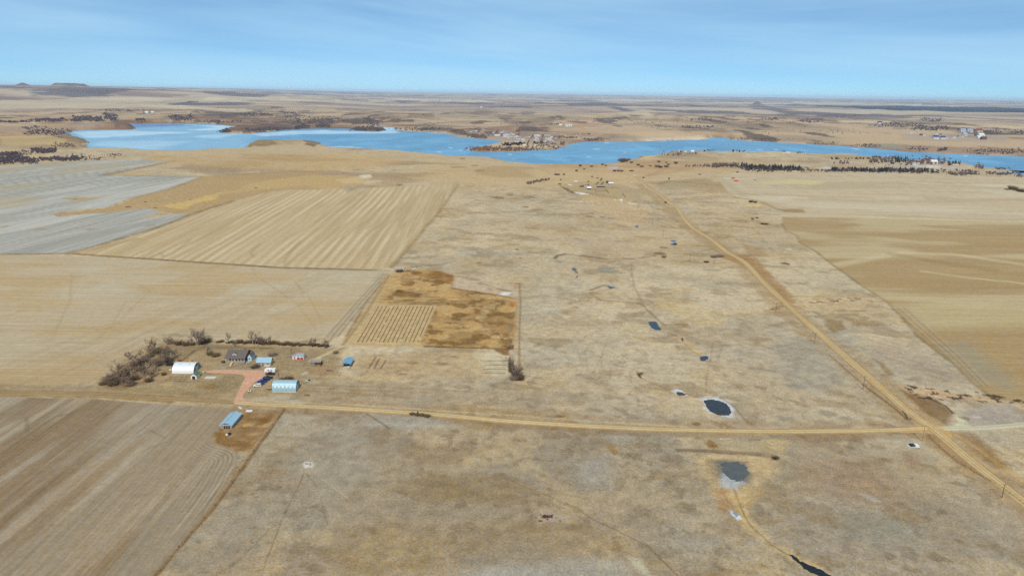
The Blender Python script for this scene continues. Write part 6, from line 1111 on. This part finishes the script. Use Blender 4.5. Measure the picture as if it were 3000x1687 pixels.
for k, (x, y, h, w) in enumerate(((1816,474,12,14),(1824,476,16,18),(1834,474,11,14),(1843,470,8,12),(1850,478,6,10),(1870,485,6,10),(1880,490,7,12),(1700,486,5,8),(1689,502,6,9),(1712,497,5,8),(1733,489,5,10),(1800,503,7,10),(1812,503,7,12),(1822,503,6,10),(1850,502,4,14),(1925,490,9,16),(1935,492,8,14),(1952,490,7,14),(1958,484,6,10),(1905,487,4,8),(1930,476,6,10),(1952,478,5,8),(1980,480,8,12),(1765,484,6,8),(1775,487,5,9),(1632,513,5,18),(1652,513,6,7),(1643,528,5,6),(1950,595,6,8),(2160,506,5,6),(2050,512,4,8),(2200,593,8,14),(2212,594,6,12),(2205,644,8,8),(2218,639,4,10),(2240,657,4,24),(1945,755,9,14),(1978,717,6,12),(1960,526,7,5),(1885,523,6,6),(1700,488,4,9),(1640,541,4,10))):
    s_ = mpp(x, y); put_mesh(SHRUBS['twig_dark' if k % 3 else 'twig'][k % 3], 'bush', x, y, h * s_ / .9, w * s_ / 1.1, 'scattered dark bush on the grassland before the lake', 'bush', 'bushes on the grassland before the lake')
for k in range(26):
    t_ = k / 25; x = 1546 + 62 * t_ + rng.uniform(-2, 2); y = 541 - 14 * t_ + rng.uniform(-1.5, 1.5); put_mesh(FARB['far_twig'][k % 4], 'bare_tree', x, y, rng.uniform(5, 7) * (1.2 - .5 * t_), 7, 'small bare tree in the curved row west of the corrals', 'tree', 'curved row west of the corrals')
for x, y, h, w in ((2962,556,15,20),(2972,557,13,18),(2985,561,11,18),(2996,563,11,20),(2950,556,4,14)): s_ = mpp(x, y); put_mesh(SHRUBS['twig_olive'][int(x) % 3], 'bush', x, y, h * s_ / .9, w * s_ / 1.1, 'olive willow clump in the far pale field', 'bush', 'willow clumps in the pale field')
woodland('undergrowth', [(B1, 200), (B2, 210), ([(2080,486),(2164,484),(2164,490),(2080,491)], 40), (bx(2560,464,2770,482), 110)], (4, 7.5), FARB['far_purple'], 'dark undergrowth filling the lakeside tree belts', 30)
woodland('woodland', [(bx(0,462,100,478), 150), (bx(0,450,60,458), 60), (bx(101,438,163,449), 110), (bx(124,464,233,472), 90)], (5, 9), FARB['far_purple'], 'dark leafless woods in the draw south of the lake', 31)
woodland('brushland', [(bx(240,462,300,470), 26), (bx(60,440,110,452), 40), (bx(160,420,220,432), 60), (bx(200,455,350,462), 26), (bx(320,452,352,456), 12)], (3, 5.5), FARB['far_twig'], 'scattered brush on the slopes south of the western lake arm', 32)
woodland('woodland', [(bx(81,382,201,395), 190), (bx(60,372,140,378), 40)], (4, 8), FARB['far_purple'], 'grey brush on the western lake bank', 33)
woodland('woodland', [(bx(92,350,187,357), 120), (bx(217,343,299,356), 190), (bx(304,336,342,354), 110), (bx(397,349,424,356), 40), (bx(503,340,565,353), 80), (bx(0,357,92,360), 60), (bx(480,355,720,361), 50)], (7, 13), FARB['far_purple'], 'dark purple leafless woods on the far western shore', 34)
woodland('woodland', [(bx(866,368,902,379), 90), (bx(927,368,967,374), 80), (bx(1036,374,1119,383), 130), (bx(1065,348,1111,368), 80), (bx(847,345,986,362), 160), (bx(709,332,806,341), 120), (bx(817,328,861,333), 60), (bx(795,315,834,319), 40), (bx(640,384,678,389), 30), (bx(730,378,860,384), 40), (bx(1155,376,1290,384), 40)], (6, 11), FARB['far_purple'], 'dark leafless thickets along the middle far shore', 35)
woodland('shelterbelt', [(bx(1027,294,1081,298), 60), (bx(1233,292,1374,298), 160), (bx(1477,300,1517,303), 60), (bx(1546,299,1594,302), 70), (bx(300,323,420,327), 60), (bx(550,298,580,302), 20)], (7, 11), FARB['far_purple'], 'far-off planted tree belts on the plain', 36)
woodland('woodland', [(bx(1377,395,1425,405), 120), (bx(1425,388,1460,396), 40), (bx(1635,401,1690,406), 60), (bx(1711,406,1760,413), 70), (bx(1642,418,1652,424), 20), (bx(1560,420,1650,436), 60), (bx(1300,384,1380,390), 30), (bx(1600,362,1640,366), 40), (bx(1680,393,1740,396), 16)], (4, 8), FARB['far_twig'], 'leafless trees around the trailer village', 37)
woodland('woodland', [(bx(1477,420,1537,427), 70), (bx(1560,418,1600,422), 16)], (6, 10), CONI, 'dark conifers inside the trailer village', 38)
woodland('woodland', [(bx(1382,436,1561,442), 170), (bx(1384,432,1470,438), 60)], (4, 9), FARB['far_red'], 'reddish bare trees along the village spit', 39)
woodland('woodland', [(bx(2696,347,2763,356), 110), (bx(2673,372,2770,382), 150), (bx(2807,379,2850,385), 60), (bx(2560,362,2700,372), 110), (bx(2880,382,3000,392), 60), (bx(2400,338,2520,345), 50), (bx(2240,345,2300,352), 40), (bx(2335,350,2410,360), 70), (bx(2020,348,2080,354), 40), (bx(2000,370,2100,375), 36)], (6, 11), FARB['far_purple'], 'purple leafless tree rows on the far eastern plain', 40)
woodland('brushland', [(bx(2747,435,2775,444), 60), (bx(2843,439,3000,452), 160), (bx(2500,424,2570,432), 60), (bx(2660,432,2720,442), 50), (bx(2130,406,2300,414), 80), (bx(2380,420,2450,426), 40)], (3, 6), FARB['far_purple'], 'dark brush along the eastern far bank', 41)
woodland('brushland', [(bx(2780,506,2860,514), 90), (bx(2890,507,2960,513), 50), (bx(2975,508,3020,518), 40), (bx(2800,500,2850,503), 20), (bx(2920,494,2960,499), 30), (bx(2855,484,2880,494), 40)], (3, 6), FARB['far_twig'], 'leafless brush around the small inlet', 42)
woodland('brushland', [(bx(2120,352,2330,364), 60), (bx(1800,350,2000,362), 40), (bx(1230,360,1330,374), 36), (bx(1440,355,1560,366), 20), (bx(2250,375,2500,390), 26), (bx(560,300,1000,330), 60), (bx(1900,372,2080,378), 30)], (4, 8), FARB['far_twig'], 'scattered dark brush in the draws beyond the lake', 43)
for k, (a, b) in enumerate((((1564.5,393),(1546,420)), ((1592,394),(1584,423)), ((1459,382),(1450,392)), ((1406,380),(1401,389)), ((1470,393),(1464,400)), ((1521,392),(1517,398)), ((1545,420),(1548,432)))):
    q = np.linspace(0, 1, 26); pts = np.array(a) + (np.array(b) - np.array(a)) * q[:, None]
    woodland('hedgerow', [([(a[0] - 1.6, a[1]), (a[0] + 1.6, a[1]), (b[0] + 1.8, b[1]), (b[0] - 1.8, b[1])], 44)], (4, 6), FARB['far_red'], ('long windbreak hedge between the village trailer rows', 'second long windbreak hedge between the village trailer rows', 'short windbreak hedge at the north-west of the village', 'westernmost short windbreak hedge of the village', 'short hedge beside the first trailers', 'short hedge among the middle trailers', 'hedge stub running to the village shore')[k], 60 + k, cat='hedge')

# weeds along the fence line of the south pasture
def weeds(pts, n, label, w=1.1, h=(.3, .75)):
    C = catmull(W(pts), 2.0); q = np.random.default_rng(n); i = q.integers(0, len(C), n); keep = vnoise(i * .11, i * 0 + .5, 9) > .33; i = i[keep]; P0 = np.column_stack([C[i] + q.normal(0, w * .4, (len(i), 2)), np.zeros(len(i))]); z = height(P0[:, 0], P0[:, 1]); P0[:, 2] = z - .03; P1 = P0 + np.column_stack([q.normal(0, .2, (len(i), 2)), q.uniform(*h, len(i))]); c0 = P0.mean(0); V, F_ = twig_tris(P0 - c0, P1 - c0, .05, n)
    o = link(bpy.data.objects.new('weeds', arr_mesh('weeds', V, F_, M['weed']))); o.location = c0; tag(o, label, 'weeds', None, 'stuff')
weeds([(831,1198),(800,1240),(765,1290),(735,1330),(690,1395),(630,1480),(560,1560),(500,1630),(440,1700)], 4500, 'tall dry weeds along the fence by the tilled field'); weeds([(1140,806),(1095,880),(1050,950),(1005,1010)], 5000, 'dry weeds along the garden track', 1.8); weeds([(2530,1128),(2560,1150),(2620,1195),(2660,1230)], 2500, 'dry weeds along the road fence'); weeds([(2720,1276),(2755,1310),(2800,1348),(2870,1390),(2940,1430),(3020,1490)], 3500, 'dry weeds along the fence below the crossroads')

# grass tussocks of the nearer pasture and loose weeds of the farmyard
def tussocks(n, r0, r1, a0, a1, h, w, mat, label, seed, cond):
    q = np.random.default_rng(seed); r = np.sqrt(q.uniform(r0 * r0, r1 * r1, n)); a = np.radians(q.uniform(a0, a1, n)); x, y = r * np.sin(a), r * np.cos(a); ok = cond(x, y) & (fbm(x, y, 14, 3, seed) > q.uniform(.36, .6, n)); x, y = x[ok], y[ok]; z = height(x, y); P0 = np.column_stack([x, y, z - .03]); P1 = P0 + np.column_stack([q.normal(0, .16, (len(x), 2)), q.uniform(*h, len(x))]); c0 = P0.mean(0); V, F_ = twig_tris(P0 - c0, P1 - c0, q.uniform(w * .6, w * 1.3, len(x)), seed); o = link(bpy.data.objects.new('tussocks', arr_mesh('tussocks', V, F_, mat))); o.location = c0; tag(o, label, 'grass', None, 'stuff')
_noland = [W(F_SOUTH), W(F_WEST)]
_roads = [catmull(W([(690,1179),(1000,1196),(1500,1234),(2000,1259),(2500,1262),(2760,1252)]), 4.0), catmull(W([(2232,822),(2420,995),(2660,1205),(2830,1338),(3010,1480),(3220,1650)]), 4.0)]
def open_grass(x, y):
    m = np.ones(len(x), bool)
    for P in _noland: m &= sdf(x, y, P) > 1
    for C in _roads:
        for k in range(0, len(C) - 1, 1):
            m &= (np.abs(x - C[k, 0]) > 5.5) | (np.abs(y - C[k, 1]) > 5.5)
    for P in ([(2060,1165),(2145,1165),(2150,1225),(2060,1225)], [(2105,1350),(2200,1350),(2200,1415),(2105,1415)], [(2300,1615),(2460,1700),(2300,1700)], [(600,1080),(800,1080),(800,1180),(600,1180)], [(880,1348),(925,1348),(925,1372),(880,1372)]): m &= sdf(x, y, W(P)) > 0
    return m
tussocks(60000, 185, 430, -42, 42, (.18, .45), .09, M['tuft_brown'], 'brown grass tussocks of the southern pasture', 901, open_grass); tussocks(45000, 185, 430, -42, 42, (.2, .5), .08, M['tuft_straw'], 'straw-coloured grass tussocks of the southern pasture', 903, open_grass)
_yard = W([(450,1060),(520,1015),(640,1008),(960,1020),(1005,1020),(1000,1110),(890,1130),(885,1160),(730,1168),(720,1150),(780,1105),(800,1095),(790,1080),(640,1076),(600,1085),(620,1100),(700,1105),(690,1150),(560,1160),(420,1140)])
tussocks(26000, 360, 460, -36, -10, (.2, .6), .11, M['tuft_brown'], 'brown weeds scattered over the farmyard', 905, lambda x, y: sdf(x, y, _yard) < 0)

# ---------------------------------------------------------------- fences
post_me = None
def fence(pts, spacing, label, h=1.25, rails=False):
    global post_me
    C = catmull(W(pts), 1.0); s_ = np.concatenate([[0], np.cumsum(np.hypot(*np.diff(C, axis=0).T))]); n = max(2, int(s_[-1] / spacing)); ts = np.linspace(0, s_[-1], n + 1); P = np.stack([np.interp(ts, s_, C[:, 0]), np.interp(ts, s_, C[:, 1])], 1); Z = height(P[:, 0], P[:, 1]); o0 = (P[0, 0], P[0, 1], float(Z[0])); t = thing('board_fence' if rails else 'wire_fence', label, 'fence', o0)
    if post_me is None: o = MB().tube((0, 0, -.2), (0, 0, 1.0), .085, .075, 6).build('post', M['dark_pole']); post_me = o.data; bpy.data.objects.remove(o)
    L_ = [Vector((P[k, 0] - o0[0], P[k, 1] - o0[1], float(Z[k]) - o0[2])) for k in range(n + 1)]
    for v in L_: o = link(bpy.data.objects.new('post', post_me), t); o.location = v; o.scale = (1.6 if rails else 1, 1.6 if rails else 1, h)
    for zz_ in ((.35, .7, 1.05) if rails else (.45, .8, 1.1)):
        m = MB()
        for a, b in zip(L_[:-1], L_[1:]): m.tube(a + Vector((0, 0, zz_)), b + Vector((0, 0, zz_)), .09 if rails else .012, None, 4, False)
        m.build('rail' if rails else 'wire', M['brown_wood'] if rails else M['grey_steel'], t)
    return t
fence([(831,1199),(765,1291),(690,1396),(630,1481),(560,1561),(440,1700)], 9, 'wire fence between the tilled field and the south pasture'); fence([(2430,1040),(2530,1128),(2620,1195),(2652,1226)], 10, 'wire fence on the west side of the north road'); fence([(2722,1277),(2755,1310),(2870,1390),(3020,1490)], 10, 'wire fence below the crossroads'); fence([(1522,835),(1525,900),(1522,960),(1521,1040),(1523,1090)], 10, 'wire fence east of the garden block')
fence([(893,1159),(907,1159.5)], 1.6, 'short rail gate by the roadside east of the blue quonset', 1.3, True)
fence([(2644,1208),(2652,1216),(2660,1231),(2668,1230)], 2.5, 'stout corner brace of the road fence', 1.6, True)
for a, lb in (([(1744,556.5),(1745,567)], 'west cross fence of the corrals'), ([(1774,554.5),(1778,560),(1783,566)], 'middle cross fence of the corrals'), ([(1736,556),(1774,555)], 'long board fence behind the corrals'), ([(1747,561.5),(1781,559.5)], 'long board fence in front of the corrals'), ([(1778,551),(1820,553)], 'board fence east of the machine shed'), ([(1823,567.5),(1833,579)], 'lone sloping board fence south-east of the corrals')): fence(a, 5, lb, 1.5, True)

# ---------------------------------------------------------------- corrals farmstead
def small_building(name, px, py, L, D, hw, hr, wall, roof, label, cat, group=None, rz=0.0, door=True, wins=2):
    p = gpt(px, py); t = thing(name, label, cat, p, group, rz); gable(t, L, D, hw, hr, M[wall], M[roof], 'x', .35, parent_off=(-L / 2, 0))
    if door: MB().box(-.5, .5, -.06, .03, .02, 2.0).build('door', M['dark_void'], t)
    for k in range(wins):
        x0 = -L / 2 + L * (.15 + .6 * k); MB().box(x0, x0 + 1.2, -.06, .03, hw * .4, hw * .78).build('window', M['glass'], t)
    return t
small_building('barn', 1779.5, 537, 5, 5, 3.2, 4.4, 'dark_pole', 'brown_roof', 'small dark barn in the corral yard', 'barn'); small_building('shed', 1790, 541, 10, 6, 2.4, 4.2, 'grey_wood', 'white_metal', 'grey shed with a white roof beside the dark barn', 'shed', None, .1, False, 0)
small_building('cottage', 1726, 555, 7.5, 6, 2.4, 4.6, 'dark_void', 'white_paint', 'old cottage with a white gabled roof west of the corrals', 'cottage'); small_building('shed', 1705, 548.5, 8, 5, 1.8, 2.6, 'dark_pole', 'brown_roof', 'low dark shed at the west of the corral yard', 'shed', None, 0, False, 0)
small_building('shed', 1714, 543, 9, 6, 1.5, 2.4, 'grey_wood', 'grey_roof', 'low grey shed behind the white-roofed cottage', 'shed', None, 0, False, 0)
p = gpt(1749, 549.5); t = thing('machine_shed', 'open-fronted grey machine shed with bays above the corrals', 'shed', p); MB().box(0, 16, 5.8, 6, 0, 3).build('back_wall', M['grey_wood'], t); MB().extrude([(-.3, 2.7), (6.3, 3.3), (6.3, 3.45), (-.3, 2.85)], 0, -.3, 16.3).build('roof', M['grey_roof'], t)
for k in range(7): MB().box(k * 2.6, k * 2.6 + .3, 0, .3, 0, 2.7).build('post', M['weathered'], t)
for k in (0, 2, 5): MB().box(k * 2.6 + .3, k * 2.6 + 2.6, .1, .2, 0, 2.0).build('door', M['dark_void'], t)
for k, (x, y) in enumerate(((1735,519),(1750,523),(1762,525),(1760,529.5),(1724,533),(1752,536),(1766,536),(1748,541),(1763,541),(1723,542))): s_ = mpp(x, y); put_mesh(SHRUBS['twig_dark'][k % 3], 'bush', x, y, 4 * s_, 6 * s_, 'small dark bush in the corral yard', 'bush', 'bushes in the corral yard')

# ---------------------------------------------------------------- far houses
HP = {}
def house(px, py, wpx, wall, roof, label, cat, group, mobile=True, rz=None):
    """copies share the meshes of one prototype per colour pair"""
    key = (wall, roof, mobile)
    if key not in HP:
        m1 = MB(); L, D, hw, hr = (1.0, .42, .24, .30) if mobile else (1.0, .75, .34, .62); m1.extrude([(0, 0), (D, 0), (D, hw), (D / 2, hr), (0, hw)], 0, -.5, .5); o1 = m1.build('wall', M[wall]); e = .03; s_ = (hr - hw) / (D / 2)
        o2 = MB().extrude([(-e, hw - s_ * e + .005), (D / 2, hr + .005), (D + e, hw - s_ * e + .005), (D + e, hw - s_ * e + .025), (D / 2, hr + .025), (-e, hw - s_ * e + .025)], 0, -.53, .53).build('roof', M[roof]); o3 = MB()
        for x0 in (-.38, -.1, .24): o3.box(x0, x0 + .1, -.008, .01, hw * .4, hw * .75)
        o3 = MB().box(-.36, -.22, -.008, .01, hw * .4, hw * .75).build('window', M['glass']); HP[key] = (o1.data, o2.data, o3.data)
        for o in (o1, o2, o3): bpy.data.objects.remove(o)
    q = random.Random(int(px * 11 + py * 7)); s_ = 1.3 * wpx * mpp(px, py); t = thing('mobile_home' if mobile else 'house', label, cat, up(gpt(px, py), -.1), group, q.uniform(-.25, .25) if rz is None else rz); t.scale = (s_, s_, s_ * (1.0 if not mobile or s_ > 12 else 1.3))
    a, b, c = HP[key]; link(bpy.data.objects.new('wall', a), t); link(bpy.data.objects.new('roof', b), t); link(bpy.data.objects.new('window', c), t)
    for x0 in (.26, .54): w = link(bpy.data.objects.new('window', c), t); w.location = (x0, 0, 0)
    return t
VA = 'trailers of the lakeside village'
vill = [(790,226,40,0),(875,200,42,3),(930,196,40,0),(1090,164,46,0),(1325,246,70,0),(1520,240,60,0),(1560,226,46,0),(1430,318,105,1),(1600,292,60,0),(1640,270,64,0),(1620,312,64,1),(1680,284,60,0),(1660,332,64,0),(1590,334,44,1),(1700,312,60,0),(1740,332,52,0),(1750,264,44,0),(1800,288,56,1),(1800,330,56,0),(1850,346,50,0),(1890,332,50,1),(1680,356,50,0),(1540,344,40,2),(1920,388,60,0),(1920,448,70,0),(2030,448,64,0),(2030,408,66,1),(1850,448,44,0),(1960,342,44,2),(2080,346,44,2),(2130,342,44,2),(2180,342,44,0),(2350,320,84,1),(2400,322,64,1),(2340,354,62,0),(2360,388,74,0),(2370,414,66,2),(2320,418,50,0)]
for zx, zy, w, c in vill:
    house(1280 + zx / 8.05, 360 + zy / 8.05, w / 8.05, ('white_paint', 'white_paint', 'tan_wall', 'white_paint')[c], ('grey_roof', 'white_metal', 'brown_roof', 'brown_roof')[c], ('white trailer home with a grey roof in the lakeside village', 'white-roofed trailer home in the lakeside village', 'tan trailer home with a brown roof in the lakeside village', 'brown-roofed trailer on the village edge')[c], 'trailer', VA)
for zx, zy, w, c in ((470,300,40,0),(545,300,52,0),(500,384,58,1),(570,386,50,0),(590,356,46,0),(610,344,44,1),(490,424,64,0),(590,410,46,0),(455,470,74,1),(640,430,40,0),(710,370,30,0),(560,420,40,1)):
    house(1540 + zx / 8.05, 360 + zy / 8.05, w / 8.05, 'white_paint', ('grey_roof', 'white_metal')[c], ('white trailer home with a grey roof in the eastern block of the village', 'white-roofed trailer home in the eastern block of the village')[c], 'trailer', 'trailers of the eastern village block')
for px, py, w, wl_, rf, lb, mo in ((1536,427.5,5.5,'tan_wall','tan_wall','cream shed on the village shore',False),(1496,424.5,6,'white_paint','grey_roof','white cottage between the village conifers',False),(1518.5,387,9.5,'brown_wood','brown_roof','brown house on the north edge of the village',False),(1569.5,429,5,'white_paint','white_metal','white cottage near the village shore',False),(1641.5,369,6.5,'tan_wall','tan_wall','square cream barn on the slope above the village',False),(1666,371,14.5,'white_paint','white_metal','long white barn on the slope above the village',True),
    (429,332.5,7,'white_paint','white_metal','white farmhouse on the far western shore',False),(446,331.5,6,'white_paint','white_metal','white barn beside the far western farmhouse',False),(2579,363,9,'white_paint','navy_roof','lone navy-roofed house on the eastern plain',False),(2029,446.5,7,'white_paint','white_metal','white house on the promontory',False),(1950,454,11,'tan_wall','weathered','tan cabin on the promontory slope',True),(1992,445,7,'white_paint','grey_roof','grey-roofed cottage on the promontory crest',False),(2008,446,7,'white_paint','grey_roof','small cottage next to the white promontory house',False),(2309,449,9,'white_paint','white_metal','white cottage on the shore crest',True),(2297,448,7,'white_paint','brown_roof','brown-roofed cottage on the shore crest',False),
    (2738,480.5,14,'tan_wall','white_metal','white-gabled house in the lakeside hamlet',False),(2679,483,8,'white_paint','grey_roof','small white house in the lakeside hamlet',False),(2691,481,6,'white_paint','grey_roof','white shed in the lakeside hamlet',False),(2800,484,13,'tan_wall','brown_roof','long house before the east hamlet conifers',True),(2663,478,11,'grey_wood','grey_roof','grey house under the tall hamlet conifers',True),(2610,474,6,'white_paint','grey_roof','white cottage west of the hamlet conifers',False),(1410,316,3.5,'white_paint','white_metal','tiny white farm on the plain beyond the lake',False)):
    house(px, py, w, wl_, rf, lb, 'house' if 'barn' not in lb and 'shed' not in lb else 'outbuilding', None, mo, 0.0)
for zx, zy, w, wl_, rf, lb in ((1025,268,120,'white_paint','navy_roof','white house with a bright blue roof in the eastern settlement'),(1225,272,100,'white_paint','navy_roof','smaller house with a navy roof in the eastern settlement'),(2290,72,120,'tan_wall','red_roof','house with a dark red roof in the eastern settlement'),(2340,208,120,'white_paint','white_metal','large white barn in the eastern settlement'),(2290,262,100,'white_paint','white_metal','low white shed below the large barn')):
    house(2640 + zx / 9.9, 380 + zy / 9.9, w / 9.9, wl_, rf, lb, 'house', None, False, 0.05)
for zx, zy, w, c in ((280,104,60,0),(345,104,30,0),(600,172,60,1),(655,182,40,0),(690,182,40,0),(1030,144,50,0),(1110,150,30,0),(1150,150,44,1),(1330,270,40,0),(1540,252,70,0),(1680,206,40,1),(1725,218,50,0),(1790,220,50,0),(1860,138,80,0),(1880,184,60,0),(1810,60,110,0),(2010,66,110,0),(2420,292,110,1),(2520,70,60,1),(2200,188,70,1),(2040,86,70,0)):
    house(2640 + zx / 9.9, 380 + zy / 9.9, w / 9.9, 'white_paint' if c == 0 else 'brown_wood', 'grey_roof' if c == 0 else 'brown_roof', 'small white house with a grey roof in the eastern settlement' if c == 0 else 'small dark brown house in the eastern settlement', 'house', 'houses of the eastern settlement', False)
